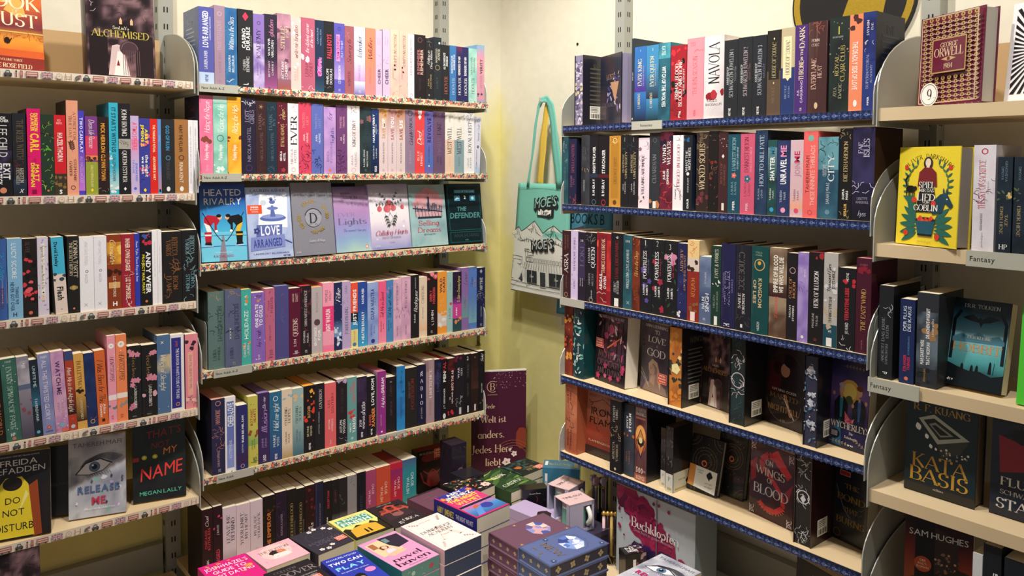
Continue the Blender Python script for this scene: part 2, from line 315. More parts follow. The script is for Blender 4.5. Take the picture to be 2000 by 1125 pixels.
# ------------------------------------------------------------------ flat print on a surface
_ph = np.random.RandomState(5).rand(64, 64)
def vnoise(x, y, seed=0):
    x = x+seed*7.31; y = y+seed*3.77; xi = math.floor(x); yi = math.floor(y); fx = x-xi; fy = y-yi
    fx = fx*fx*(3-2*fx); fy = fy*fy*(3-2*fy)
    a = _ph[xi % 64, yi % 64]; b = _ph[(xi+1) % 64, yi % 64]; c = _ph[xi % 64, (yi+1) % 64]; d = _ph[(xi+1) % 64, (yi+1) % 64]
    return (a*(1-fx)+b*fx)*(1-fy)+(c*(1-fx)+d*fx)*fy
def fbm(x, y, seed=0, o=3):
    s = 0; k = .5
    for i in range(o): s += k*vnoise(x*2**i, y*2**i, seed+i); k *= .5
    return s/(1-.5**o)
class Canvas:
    """flat ink shapes on a plane: unit = S metres; each call lies a hair in front of the last"""
    def __init__(s, size, H, warp=None, base=2e-4, seed=1):
        s.S = size; s.H = H; s.V = []; s.F = []; s.C = []; s.L = 0; s.warp = warp; s.base = base; s.r = random.Random(seed); s.clip = True
    def add(s, V, F, col):
        if not V: return
        b = len(s.V); y = -(s.base+s.L*2.5e-5); s.L += 1; per = isinstance(col, list); col = col if per else hexc(col)
        for i, (x, z) in enumerate(V):
            if s.clip: x = min(max(x, .004), .996); z = min(max(z, .004), s.H-.004)
            s.V.append((x*s.S, y+(s.warp(x, z) if s.warp else 0), z*s.S)); s.C.append(col[i] if per else col)
        s.F += [tuple(b+k for k in q) for q in F]
    def grid(s, fn, nx=6, ny=12, x0=0, y0=0, x1=1, y1=None):
        y1 = s.H if y1 is None else y1; V = []; C = []
        for j in range(ny+1):
            for i in range(nx+1):
                u = i/nx; v = j/ny; V.append((x0+(x1-x0)*u, y0+(y1-y0)*v)); C.append(hexc(fn(u, v)))
        s.add(V, [(j*(nx+1)+i, j*(nx+1)+i+1, (j+1)*(nx+1)+i+1, (j+1)*(nx+1)+i) for j in range(ny) for i in range(nx)], C)
    def vgrad(s, cols, nx=2, ny=16, noise=0.0, sc=3, seed=1):
        cs = [hexc(c) for c in cols]; n = len(cs)-1
        def fn(u, v):
            t = v*n+noise*(fbm(u*sc, v*sc*s.H, seed)-.5)*2*n; t = min(max(t, 0), n-1e-6); i = int(t)
            return mixc(cs[i], cs[i+1], t-i)
        s.grid(fn, nx, ny)
    def neb(s, cols, sc=3, nx=16, ny=24, seed=1, con=1.8):
        cs = [hexc(c) for c in cols]; n = len(cs)-1
        def fn(u, v):
            t = (fbm(u*sc, v*sc*s.H, seed)-.5)*con+.5; t = min(max(t*n, 0), n-1e-6); i = int(t)
            return mixc(cs[i], cs[i+1], t-i)
        s.grid(fn, nx, ny)
    def poly(s, pts, col): s.add(list(pts), [tuple(range(len(pts)))], col)
    def rect(s, x0, y0, x1, y1, col): s.poly([(x0, y0), (x1, y0), (x1, y1), (x0, y1)], col)
    def ell(s, cx, cy, rx, ry=None, col='fff', n=18, a0=0, a1=360, rot=0):
        ry = rx if ry is None else ry; P = []; cr, sr = math.cos(rot), math.sin(rot)
        for i in range(n+1 if a1-a0 < 360 else n):
            t = math.radians(a0+(a1-a0)*i/n); x = rx*math.cos(t); y = ry*math.sin(t); P.append((cx+x*cr-y*sr, cy+x*sr+y*cr))
        s.poly(P, col)
    def line(s, pts, w, col):
        V, F = ribbon(list(pts), lambda t: w); s.add(V, F, col)
    def ring(s, cx, cy, r, w, col, n=24, a0=0, a1=360, ry=None):
        ry = r if ry is None else ry
        s.line([(cx+r*math.cos(math.radians(a0+(a1-a0)*i/n)), cy+ry*math.sin(math.radians(a0+(a1-a0)*i/n))) for i in range(n+1)], w, col)
    def frame(s, x0, y0, x1, y1, w, col): 
        for a in (((x0, y0), (x1, y0)), ((x1, y0), (x1, y1)), ((x1, y1), (x0, y1)), ((x0, y1), (x0, y0))): s.line(a, w, col)
    def blob(s, cx, cy, r, col, irr=.3, n=12, ry=None):
        ry = r if ry is None else ry
        s.poly([(cx+r*(1+s.r.uniform(-irr, irr))*math.cos(2*PI*i/n), cy+ry*(1+s.r.uniform(-irr, irr))*math.sin(2*PI*i/n)) for i in range(n)], col)
    def leaf(s, x, y, l, ang, col, wd=.35):
        P = []; 
        for t, k in ((0, 0), (.25, .8), (.55, 1), (.8, .6), (1, 0), (.8, -.6), (.55, -1), (.25, -.8)):
            a = t*l; b = k*l*wd/2; P.append((x+a*math.cos(ang)-b*math.sin(ang), y+a*math.sin(ang)+b*math.cos(ang)))
        s.poly(P, col)
    def branch(s, x, y, l, ang, col, n=5, curve=.3, lw=.012, ll=None):
        ll = ll or l*.28; P = [(x, y)]; a = ang
        for i in range(n):
            P.append((P[-1][0]+l/n*math.cos(a), P[-1][1]+l/n*math.sin(a))); a += curve/n
            s.leaf(*P[-1], ll, a+.8, col); s.leaf(*P[-1], ll, a-.8, col)
        s.line(P, lw, col); s.leaf(*P[-1], ll, a, col)
    def flower(s, cx, cy, r, col, mid='fd6', n=5, rot=0.0):
        for i in range(n): s.leaf(cx, cy, r, rot+2*PI*i/n, col, .75)
        s.ell(cx, cy, r*.22, None, mid, 8)
    def rose(s, cx, cy, r, c1, c2):
        s.blob(cx, cy, r, c1, .12); 
        for k in (.75, .5, .25): s.ring(cx+s.r.uniform(-.05, .05)*r, cy+s.r.uniform(-.05, .05)*r, r*k, r*.09, c2, 12, s.r.uniform(0, 90), s.r.uniform(250, 340))
    def scat(s, n, x0, y0, x1, y1, cols, r0, r1, kind='dot'):
        for i in range(n):
            x = s.r.uniform(x0, x1); y = s.r.uniform(y0, y1); r = s.r.uniform(r0, r1); c = s.r.choice(cols)
            if kind == 'dot': s.ell(x, y, r, None, c, 6)
            elif kind == 'blob': s.blob(x, y, r, c, .35, 9)
            elif kind == 'leaf': s.leaf(x, y, r*2, s.r.uniform(0, 6.28), c)
            elif kind == 'flower': s.flower(x, y, r, c, s.r.choice(cols), 5, s.r.uniform(0, 6))
            elif kind == 'star': s.poly([(x+(r if j % 2 == 0 else r*.25)*math.cos(j*PI/4), y+(r if j % 2 == 0 else r*.25)*math.sin(j*PI/4)) for j in range(8)], c)
            elif kind == 'stroke':
                a = s.r.uniform(0, 6.28); s.line([(x, y), (x+r*math.cos(a), y+r*math.sin(a)), (x+2*r*math.cos(a+.5), y+2*r*math.sin(a+.5))], r*.15, c)
    def text(s, t, cx, cy, cap, st='S', col='fff', maxw=None, rot=0.0, minw=None, shear=0.0, align='c'):
        V, F, Wd = layout(t, st, shear); kx = ky = cap
        if maxw and Wd*kx > maxw: kx = maxw/Wd
        if minw and Wd*kx < minw: kx = minw/Wd
        x0 = {'c': -Wd*kx/2, 'l': 0, 'r': -Wd*kx}[align]; cr, sr = math.cos(rot), math.sin(rot); out = []
        for x, y in V:
            a = x*kx+x0; b = (y-.5)*ky; out.append((cx+a*cr-b*sr, cy+a*sr+b*cr))
        s.add(out, F, col)
    def build(s, name, parent, mat='print', loc=None, rot=None):
        if not s.V: return None
        m = MB(); m.V = s.V; m.F = s.F; m.C = s.C; o = m.build(name, mat, parent)
        if loc: o.location = loc
        if rot: o.rotation_euler = rot
        return o

# ------------------------------------------------------------------ books
CREAM = 'e9dcc0'
def book_body(root, kind, w, h, t, cov, pg=CREAM, hard=False, spinec=None, backc=None, mat='print'):
    """kind 'spine': w = thickness, t = how deep the cover goes; 'face': w = cover width, t = thickness; 'edge': fore edge towards the room"""
    tc = .0024 if hard else .0007; ov = .003 if hard else .0003
    sc = spinec or cov; bc = backc or cov; m = MB(); p = MB()
    if kind == 'spine':
        if hard:
            n = 6; P = [(w*i/n, -.0035*(1-(2*i/n-1)**2)) for i in range(n+1)]; P = P+[(w, tc*1.2), (0, tc*1.2)]
            m.prism(P, 0, h, 'z', sc)
        else: m.box(0, w, 0, tc, 0, h, sc)
        m.box(0, tc, tc, t, 0, h, bc); m.box(w-tc, w, tc, t, 0, h, cov)
        p.box(tc, w-tc, tc*1.1, t-ov, ov, h-ov, pg)
    elif kind == 'edge':
        m.box(0, w, t-tc, t, 0, h, sc); m.box(0, tc, 0, t-tc, 0, h, bc); m.box(w-tc, w, 0, t-tc, 0, h, cov)
        p.box(tc, w-tc, ov, t-tc*1.1, ov, h-ov, pg)
    else:
        if hard:
            n = 6; P = [(-.003*(1-(2*i/n-1)**2), t*i/n) for i in range(n+1)]; m.prism(P+[(tc, t), (tc, 0)], 0, h, 'z', sc)
        else: m.box(0, tc, 0, t, 0, h, sc)
        m.box(tc, w, 0, tc, 0, h, cov); m.box(tc, w, t-tc, t, 0, h, bc)
        p.box(tc*1.1, w-ov, tc, t-tc, ov, h-ov, pg)
    m.build('cover', mat, root); p.build('page_block', 'pages', root)
def items(c, spec, dirn, H):
    """small language for what is printed on a spine; positions in % of the height from the bottom, and % across"""
    for it in spec.split(';'):
        it = it.strip()
        if not it: continue
        txt = None
        if '~' in it: it, txt = it.split('~', 1)
        a = it.split(); k = a[0]; col = a[1]; q = [float(t) for t in a[2:]]
        if txt is not None:
            st = k[0]; d = k[1] if len(k) > 1 else dirn
            y0, y1 = q[0]/100*H, q[1]/100*H; l, r = (q[2]/100, q[3]/100) if len(q) > 3 else (.28, .72)
            if d == 'h': c.text(txt, (l+r)/2, (y0+y1)/2, y1-y0, st, col, r-l); continue
            V, F, Wd = layout(txt, st); cap = r-l; kx = min(max((y1-y0)/Wd, cap*.4), cap*1.5); kx = min(kx, (y1-y0)/Wd)
            cap = min(cap, kx*2.4)
            c.text(txt, (l+r)/2, (y0+y1)/2, cap, st, col, None, PI/2 if d == '^' else -PI/2, minw=None) if abs(kx-cap) < 1e-6 else \
                c.add([((l+r)/2+((-1 if d == '^' else 1)*(y-.5)*cap), (y0+y1)/2+(1 if d == '^' else -1)*(x-Wd/2)*kx) for x, y in V], F, col)
        elif k == 'g':
            C0 = c.basec; C1 = hexc(col); y0, y1 = q[0]/100, q[1]/100
            c.grid(lambda u, v: mixc(C0, C1, v), 2, 8, 0, y0*H, 1, y1*H)
        elif k == 'G':   # gradient patch whose two ends are given
            c2 = a[2]; q = [float(t) for t in a[3:]] if len(a) > 3 else [0, 100]
        elif k == 'r': l, r = (q[2]/100, q[3]/100) if len(q) > 3 else (0, 1); c.rect(l, q[0]/100*H, r, q[1]/100*H, col)
        elif k == 'n':
            C0 = c.basec; C1 = hexc(col); y0, y1 = q[0]/100*H, q[1]/100*H; sd = c.r.randint(0, 50)
            c.grid(lambda u, v: mixc(C0, C1, min(max((fbm(u*1.6+3, v*(y1-y0)*1.3, sd)-.5)*2.6+.5, 0), 1)), 5, 16, 0, y0, 1, y1)
        elif k == 'b': c.scat(int(q[2]), 0, q[0]/100*H, 1, q[1]/100*H, [col], .06, .2, 'blob')
        elif k == '*': c.scat(int(q[2]), 0, q[0]/100*H, 1, q[1]/100*H, [col], .02, .05, 'dot')
        elif k == 'w': c.scat(int(q[2]), 0.1, q[0]/100*H, .9, q[1]/100*H, [col], .1, .22, 'stroke')
        elif k == 'L': c.scat(int(q[2]), 0, q[0]/100*H, 1, q[1]/100*H, [col], .1, .22, 'leaf')
        elif k == 'F': c.scat(int(q[2]), .1, q[0]/100*H, .9, q[1]/100*H, [col], .14, .3, 'flower')
        elif k == 'o': c.ell(.5, q[0]/100*H, q[1]/100, q[1]/100*(q[2] if len(q) > 2 else 1), col)
        elif k == 'O': c.ring(.5, q[0]/100*H, q[1]/100, .05, col)
        elif k == 'f': c.flower(.5, q[0]/100*H, q[1]/100, col)
        elif k == 'v': c.branch(.5, q[0]/100*H, (q[1]-q[0])/100*H, PI/2, col, 5, .3, .03, .35)
        elif k == 'd': y = q[0]/100*H; r = q[1]/100; c.poly([(.5-r, y), (.5, y-r*1.4), (.5+r, y), (.5, y+r*1.4)], col)
SHELF = {}     # name -> (side, z, phrase)
def word_trim(s):
    return ' '.join(s.split())
BOOKS = []
def row(shelf, data, dirn='^', front=.295, z=None, tilt=0):
    side, zs, phrase = SHELF[shelf]; recs = []
    for ln in data.strip().split('\n'):
        a = ln.split('|'); h = a[0].split(); fl = {}
        for t in h[4:]:
            kk, _, vv = t.partition('='); fl[kk] = vv or '1'
        recs.append((float(h[0]), float(h[1]), float(h[2]), h[3], fl, a[1], a[2].strip(), a[3].strip()))
    prev = -99
    for i, (xl, xr, yt, col, fl, spec, cn, feat) in enumerate(recs):
        fr = float(fl.get('f', front)); xm = (xl+xr)/2; tl = float(fl.get('t', tilt))
        ztop = hw(side, xm, yt, fr)[2]; h = ztop-zs-.0005; zm = zs+h/2; ym = None
        # pixel row of the middle of the spine
        q = np.array(W(side, U(side, hw(side, xm, yt, fr)), fr, zm))-CAM; ym = PY-FPX*(q@_u)/(q@_f)
        u0 = U(side, hw(side, xl, ym, fr)); u1 = U(side, hw(side, xr, ym, fr))
        if tl:
            u0 += math.tan(math.radians(tl))*h/2; u1 += math.tan(math.radians(tl))*h/2; h /= math.cos(math.radians(tl))
        if u0 < prev+.0003: u0 = prev+.0003
        prev = u1; w_ = u1-u0
        dp = float(fl.get('d', 0)) or rnd.uniform(.122, .14); hard = 'hc' in fl
        pc = recs[i-1][6] if i else None; nc = recs[i+1][6] if i+1 < len(recs) else None
        if pc and nc: nb = f'between {pc} and {nc}'
        elif nc: nb = f'first before {nc}'
        elif pc: nb = f'last after {pc}'
        else: nb = ''
        for lab in (f'{cn} book with {feat} {nb}, {phrase}', f'{cn} book, {feat}, {nb}, {phrase}', f'{cn} book, {feat}, beside {pc or nc}, {phrase}', f'{cn}, {feat}, by {pc or nc}, {phrase}'):
            lab = word_trim(lab)
            if len(lab.split()) <= 16: break
        mt = Matrix.Translation(W(side, u0, fr, zs+.0003)) @ Matrix.Rotation(RZ[side], 4, 'Z') @ Matrix.Rotation(-math.radians(tl), 4, 'Y')
        root = empty('hardcover_book' if hard else 'paperback_book', lab, 'book', mt, 'books standing on the '+phrase)
        kind = 'edge' if 'edge' in fl else 'spine'
        cc = fl.get('c', col)
        book_body(root, kind, w_, h, dp, cc, fl.get('p', CREAM), hard, col, fl.get('k', cc), 'gloss' if 'gl' in fl or hard else 'print')
        H = h/w_
        c = Canvas(w_, H, (lambda x, z_: -.0035*(1-(2*x-1)**2)) if hard and kind == 'spine' else None, 1.5e-4, 100+len(BOOKS)); c.basec = hexc(col)
        if kind == 'edge': c.base = -.0028
        c.rect(0, 0, 1, H, fl.get('p', col) if kind == 'edge' else col); items(c, spec, dirn, H); c.build('spine_print' if kind == 'spine' else 'edge_print', root)
        if fl.get('s'):   # a price sticker on the side cover
            sx = w_+.0004 if side == 'R' else -.0004
            sm = MB().box(sx-.0003, sx+.0003, .03, .075, .02, .06, 'e8e6df')
            for q_ in range(9): sm.box(sx-.0005, sx+.0005, .034+q_*.0042, .0355+q_*.0042+.0008*(q_ % 3), .023, .036, '222222')
            for q_ in range(4): sm.box(sx-.0005, sx+.0005, .034, .062+.003*(q_ % 2), .041+q_*.0045, .0425+q_*.0045, '555555')
            sm.build('price_sticker', 'print', root)
        if 'sc' in fl:      # faint print on the side cover that faces the camera
            cs = Canvas(dp, h/dp, None, 2e-4, 3); cs.basec = hexc(cc)
            cs.text('A'*1, .5, 1.2, .0001); k0 = fl['sc']
            for j in range(9): cs.rect(.2, h/dp*.3+j*.09, .2+rnd.uniform(.4, .6), h/dp*.3+j*.09+.03, k0)
            cs.text(fl.get('st', 'Roman'), .5, h/dp*.84, .12, 'F', k0, .7)
            cs.build('cover_print', root, 'print', (w_, 0, 0) if side == 'R' else (0, dp, 0), (0, 0, PI/2 if side == 'R' else -PI/2))
        BOOKS.append(root)
def frame_mat(P0, xd, lean):
    up = np.array([0, 0, 1.0]); inn = -np.cross(xd, up); c, s = math.cos(lean), math.sin(lean)
    u2 = up*c+inn*s; i2 = inn*c-up*s
    return Matrix(((xd[0], i2[0], u2[0], P0[0]), (xd[1], i2[1], u2[1], P0[1]), (xd[2], i2[2], u2[2], P0[2]), (0, 0, 0, 1))), u2, i2
def face(shelf, bl, br, tp, t, cov, art, label, lean=0, hard=False, depths=None, spinec=None, pg=CREAM, mat='gloss', group=True, name=None, h=None, roll=0, cat='book', w=None):
    side, zs, phrase = SHELF[shelf]; le = math.radians(lean); zb = zs+.0004+t*math.sin(le)
    if depths: P0 = hw(side, *bl, depths[0]); P1 = hw(side, *br, depths[1]); P0[2] = P1[2] = zb
    else: P0 = hz(*bl, zb); P1 = hz(*br, zb)
    xd = P1-P0; ww = np.linalg.norm(xd); xd /= ww; mt, u2, i2 = frame_mat(P0, xd, le)
    n = np.cross(xd, u2); d = ray(*tp); q = CAM+d*((P0-CAM)@n)/(d@n)-P0; hh = h or q@u2; ww = w or ww
    root = empty(name or ('hardcover_book' if hard else 'paperback_book'), label, cat, mt @ Matrix.Rotation(-math.radians(roll), 4, 'Y'), ('books facing out on the '+phrase) if group else None)
    book_body(root, 'face', ww, hh, t, cov, pg, hard, spinec, spinec, mat)
    c = Canvas(ww, hh/ww, None, 2e-4, len(label)); c.basec = hexc(cov)
    if art: art(c, hh/ww); c.build('cover_art', root, mat)
    return root
# ------------------------------------------------------------------ the room
def wall(name, x0, x1, y0, y1, z0, z1, mat): return struct(MB().box(x0, x1, y0, y1, z0, z1).build(name, mat))
wall('wall_left', -3.6, .0, 0, .12, 0, 3.3, 'wall'); wall('wall_right', 0, .12, -4.2, .12, 0, 3.3, 'wall')
wall('floor', -3.6, 0, -4.2, 0, -.05, 0, 'floor'); wall('ceiling', -3.6, 0, -4.2, 0, 3.3, 3.35, 'ceil')
wall('baseboard_left', -3.6, -.012, -.012, -.0005, .0005, .09, 'metal'); wall('baseboard_right', -.012, -.0005, -4.2, -.0125, .0005, .09, 'metal')
EU = .686
SHELF.update({'A1': ('L', 1.845, 'top far-left shelf'), 'A2': ('L', 1.542, 'second far-left shelf'), 'A3': ('L', 1.245, 'third far-left shelf'), 'A4': ('L', .947, 'fourth far-left shelf'), 'A5': ('L', .698, 'fifth far-left shelf'), 'A6': ('L', .385, 'lowest far-left shelf'),
 'B1': ('L', 1.840, 'top floral-edged shelf'), 'B2': ('L', 1.5935, 'second floral-edged shelf'), 'B3': ('L', 1.344, 'third floral-edged shelf'), 'B4': ('L', 1.044, 'fourth floral-edged shelf'), 'B5': ('L', .7434, 'fifth floral-edged shelf'), 'B6': ('L', .42, 'base shelf behind table'),
 'C1': ('R', 1.7467, 'top blue-edged shelf'), 'C2': ('R', 1.5007, 'second blue-edged shelf'), 'C3': ('R', 1.2022, 'third blue-edged shelf'), 'C4': ('R', .9521, 'fourth blue-edged shelf'), 'C5': ('R', .7049, 'fifth blue-edged shelf'), 'C6': ('R', .385, 'base shelf right wall'),
 'D1': ('R', 1.750, 'top far-right shelf'), 'D2': ('R', 1.453, 'second far-right shelf'), 'D3': ('R', 1.154, 'third far-right shelf'), 'D4': ('R', .903, 'fourth far-right shelf'), 'D5': ('R', .60, 'lowest far-right shelf')})
UN = {'A': (-2.307, -1.3105), 'B': (-1.3035, -.309), 'C': (.6885, 1.6865), 'D': (1.6925, 2.69)}
DF = .302
def london(c, H, Wd):      # buses, taxis, flags and guardsmen on cream paper
    x = .1; k = 0; seq = 'gpbudrltefbt'
    c.rect(0, 0, Wd, H, 'e9dccb')
    R1 = 'a5645e'; G = '6e6a68'
    while x < Wd-.8:
        ch = seq[k % len(seq)]; k += 1; m = H*.5
        if ch in 'be':
            c.rect(x, .2, x+1.3, .84, R1); c.rect(x+.1, .58, x+1.2, .72, 'dcc2b4'); c.rect(x+.1, .34, x+1.2, .46, 'dcc2b4'); c.ell(x+.3, .18, .1, None, '4c3c3c', 8); c.ell(x+1, .18, .1, None, '4c3c3c', 8); x += 1.65
        elif ch == 't':
            c.poly([(x, .2), (x+.85, .2), (x+.85, .5), (x+.7, .55), (x+.58, .85), (x+.25, .85), (x+.15, .55), (x, .5)], '55504f'); c.rect(x+.27, .56, x+.56, .74, 'b9c2c6'); c.ell(x+.18, .2, .12, None, '2c2a2a', 8); c.ell(x+.66, .2, .12, None, '2c2a2a', 8); x += 1.15
        elif ch in 'uf':
            c.rect(x, .14, x+1.2, .88, '6e6684')
            c.line([(x, .14), (x+1.2, .88)], .14, 'e6d8d2'); c.line([(x, .88), (x+1.2, .14)], .14, 'e6d8d2'); c.line([(x, .14), (x+1.2, .88)], .06, 'b05862'); c.line([(x, .88), (x+1.2, .14)], .06, 'b05862')
            c.rect(x+.5, .14, x+.7, .88, 'e6d8d2'); c.rect(x, .41, x+1.2, .61, 'e6d8d2'); c.rect(x+.55, .14, x+.65, .88, 'b05862'); c.rect(x, .46, x+1.2, .56, 'b05862'); x += 1.5
        elif ch == 'g': c.rect(x+.05, .2, x+.2, .6, 'a35b58'); c.ell(x+.125, .76, .1, .14, '3a3434', 8); c.rect(x+.06, .1, x+.19, .22, '3a3434'); x += .5
        elif ch in 'p': c.rect(x, .12, x+.3, .9, R1); c.rect(x+.06, .35, x+.24, .8, 'c98f86'); x += .6
        elif ch == 'd': c.ell(x+.4, .5, .36, .36, 'cbb9a2', 14); c.ell(x+.4, .5, .26, .26, 'e4d3c0', 12); c.ell(x+.4, .5, .08, .08, 'b39d80', 8); x += 1.05
        elif ch == 'r': c.rect(x, .14, x+.09, .86, 'b28a6c'); c.rect(x+.6, .14, x+.69, .86, 'b28a6c'); c.line([(x, .5), (x+.69, .5)], .07, 'b28a6c'); x += 1
        else: c.leaf(x+.05, .2, .8, .8, '6f6f66', .5); c.leaf(x+.5, .5, .4, .9, 'a06a66', .9); x += .95
def floral(c, H, Wd):
    c.rect(0, 0, Wd, H, 'e4d5b4'); n = int(Wd*2.3)
    for i in range(n):
        x = .1+(i+c.r.uniform(-.2, .2))*(Wd-.3)/n
        c.scat(4, x-.25, .1, x+.25, H-.1, ['3f5f50', '2f4560', '6f8058', '8a9470', '28405c'], .14, .26, 'leaf')
        k = i % 4
        if k == 0: x1 = c.r.uniform(.38, .62); c.blob(x, x1, .34, c.r.choice(['d0503f', 'dc6450', 'c8463f']), .22, 9); c.blob(x, x1, .17, 'efa088', .25, 7); c.ell(x, x1, .06, None, 'c23a38', 6)
        elif k == 1: c.flower(x, c.r.uniform(.3, .7), .27, c.r.choice(['2c4a70', '35587e']), 'd8c070', 6, c.r.uniform(0, 3))
        elif k == 2: c.blob(x, c.r.uniform(.3, .7), .22, c.r.choice(['e07860', 'f0e6cc', 'd86a5c']), .3, 8); c.ell(x+.2, c.r.uniform(.2, .8), .07, None, 'b84a44', 6)
        else: c.flower(x, c.r.uniform(.3, .7), .2, 'f0e8d0', '7a8a50', 5, c.r.uniform(0, 3))
def damask(c, H, Wd):
    c.rect(0, 0, Wd, H, '1e2848'); n = int(Wd/1.25); L1 = '6172a8'; L2 = '3a4d88'
    for i in range(n+1):
        x = i*1.25+.3
        c.ell(x, .5, .26, .17, L2, 10); c.poly([(x-.36, .5), (x, .28), (x+.36, .5), (x, .72)], L1); c.ell(x, .5, .1, .07, '26335e', 8); c.leaf(x+.1, .5, .36, 0, '8d9dc8', .5)
        c.line([(x-.62, .05), (x, .92), (x+.62, .05)], .045, L2); c.line([(x-.62, .95), (x, .08), (x+.62, .95)], .045, L2)
        c.ell(x+.62, .5, .1, .1, L1, 6); c.leaf(x+.62, .6, .26, PI/2, L2, .6); c.leaf(x+.62, .4, .26, -PI/2, L2, .6)
TR = {'A': (london, 'London bus and flag pattern edge strip'), 'B': (floral, 'floral patterned edge strip'), 'C': (damask, 'blue damask patterned edge strip')}
def bracket_profile(depth, hgt, low, front_h=.035):
    P = [(.045, -low), (depth, -low), (depth, front_h)]
    for i in range(1, 11): a = PI/2*i/10; P.append((.045+(depth-.045)*math.cos(a), front_h+(hgt-front_h)*math.sin(a)))
    return P
TH = {'A': .020, 'B': .019, 'C': .020, 'D': .028}
def make_shelf(n, trim=True, hgt=.165, depth=DF, lab=None, brackets=(1, 1)):
    b = n[0]; side, z, ph = SHELF[n]; u0, u1 = UN[b]; th = TH[b]
    desc = {'A': 'wooden wall shelf edged with cream London souvenir strip', 'B': 'wooden wall shelf edged with red floral strip', 'C': 'wooden wall shelf edged with blue damask strip', 'D': 'plain pale wooden wall shelf without patterned strip'}[b]
    root = empty('wall_shelf', lab or f'{desc}, {ph}', 'shelf', None, 'wall shelves of the '+{'A': 'far-left unit', 'B': 'floral-edged unit', 'C': 'blue-edged unit', 'D': 'far-right unit'}[b], W(side, u0, 0, z), RZ[side]); L = u1-u0
    MB().box(.002, L-.002, -depth+.0015, -.05, -th, 0).build('board', 'woodR' if b == 'D' else 'wood', root)
    for i, x in enumerate((0, L)):
        if not brackets[i]: continue
        x0, x1 = (x, x+.0018) if i == 0 else (x-.0018, x)
        o = MB().prism([(-p, q) for p, q in bracket_profile(depth+.004, hgt, th+.012)], x0, x1).build('end_bracket', 'metal', root)
        pr = bracket_profile(depth+.0048, hgt+.0008, th+.0125)[1:]; P3 = [((x0+x1)/2, -p, q) for p, q in pr]
        MB().tube(P3, .0014, n=5).build('bracket_rim', 'rim', o)
    if trim and b in TR:
        fn, tl = TR[b]; c = Canvas(th, 1, None, 0, 11); c.clip = False; c.V = []
        fn(c, 1, (L-.005)/th); c.base = 0; o = c.build('edge_strip', root, 'print', (.0025, -depth, -th)); o['label'] = tl
    return root
def ticket(n, xl, xr, text, sz=.0105):
    side, z, ph = SHELF[n]; fr = DF+.0045; yy = 300
    u0 = U(side, hw(side, xl, yy, fr)); u1 = U(side, hw(side, xr, yy, fr)); th = TH[n[0]]+.004; L = u1-u0
    root = empty('shelf_ticket', word_trim(f'long grey ticket holder lettered {text or "blank"}, {ph}') , 'sign', None, 'shelf category tickets', W(side, u0, fr, z-TH[n[0]]-.002), RZ[side])
    MB().box(0, L, -.0005, .0025, 0, th).build('holder', 'label', root)
    c = Canvas(L, th/L, None, 8e-4); 
    if text: c.text(text, .05 if n[0] != 'C' else .3, th/L*.5, sz/L*.62, 'S', '23231f', align='l'); c.build('lettering', root)
for n in ('A1', 'A2', 'A3', 'A4', 'A5'): make_shelf(n, hgt=.155)
for n in ('B1', 'B2', 'B3', 'B4', 'B5'): make_shelf(n, hgt=.155)
for n in ('C1', 'C2', 'C3', 'C4', 'C5'): make_shelf(n, hgt=.155)
for n in ('D1', 'D2', 'D3', 'D4', 'D5'): make_shelf(n, hgt=.18)
make_shelf('A6', False, depth=.40, brackets=(0, 0), lab='wide wooden base shelf at the foot of the far-left unit')
make_shelf('B6', False, depth=.40, brackets=(0, 0), lab='wide wooden base shelf behind the table, below dark romance books')
make_shelf('C6', False, depth=.30, brackets=(0, 0), lab='low wooden base shelf under the blue-edged unit')
ticket('B1', 391, 467, 'New Adult A-Z'); ticket('B2', 394, 471, 'New Adult A-Z'); ticket('B4', 412, 488, 'New Adult A-Z'); ticket('B5', 415, 489, 'New Adult'); ticket('B5', 738, 794, 'Dark Romance')
ticket('C1', 1233, 1292, 'Romantasy'); ticket('C3', 1097, 1143, ''); ticket('D2', 1893, 2040, 'Fantasy', .016); ticket('D3', 1706, 1808, 'Fantasy', .016)
for o in list(bpy.data.objects):
    if o.name.startswith('shelf_ticket') and 'blank' in o['label']: o['label'] = 'short blank grey ticket holder at one end of the third blue-edged shelf'
# same words on two tickets of different shelves stay told apart by the shelf phrase

# uprights with pairs of slots
slot_me = MB().box(-.0062, -.0028, -.0006, 0, 0, .016).box(.0028, .0062, -.0006, 0, 0, .016).build('slot_pair', 'dark'); SM = slot_me.data; bpy.data.objects.remove(slot_me)
def upright(side, u, lab, z0=.15, z1=2.6):
    root = empty('shelf_upright', lab, 'upright', None, 'slotted wall uprights', W(side, u, 0, z0), RZ[side]); hw_ = .021; dp = .042
    MB().box(-hw_, hw_, -dp, -.0005, 0, z1-z0).build('post', 'metal', root)
    k = 0; z = .02
    while z < z1-z0-.02:
        for rot, loc in ((0, (0, -dp-.0001, z)), (-PI/2 if side == 'L' else PI/2, ((-hw_-.0001) if side == 'L' else hw_+.0001, -dp*.5, z))):
            o = bpy.data.objects.new('slot_pair', SM); COL.objects.link(o); o.parent = root; o.location = loc; o.rotation_euler = (0, 0, rot)
        z += .05
    return root
upright('L', -1.307, 'grey slotted steel upright between the far-left and floral-edged shelves')
upright('L', -.307, 'grey slotted steel upright at the right end of the floral-edged shelves')
upright('R', .688, 'grey slotted steel upright at the left end of the blue-edged shelves')
upright('R', 1.6895, 'grey slotted steel upright between the blue-edged and far-right shelves')
upright('L', -2.307, 'grey slotted steel upright at the left end of the far-left shelves')
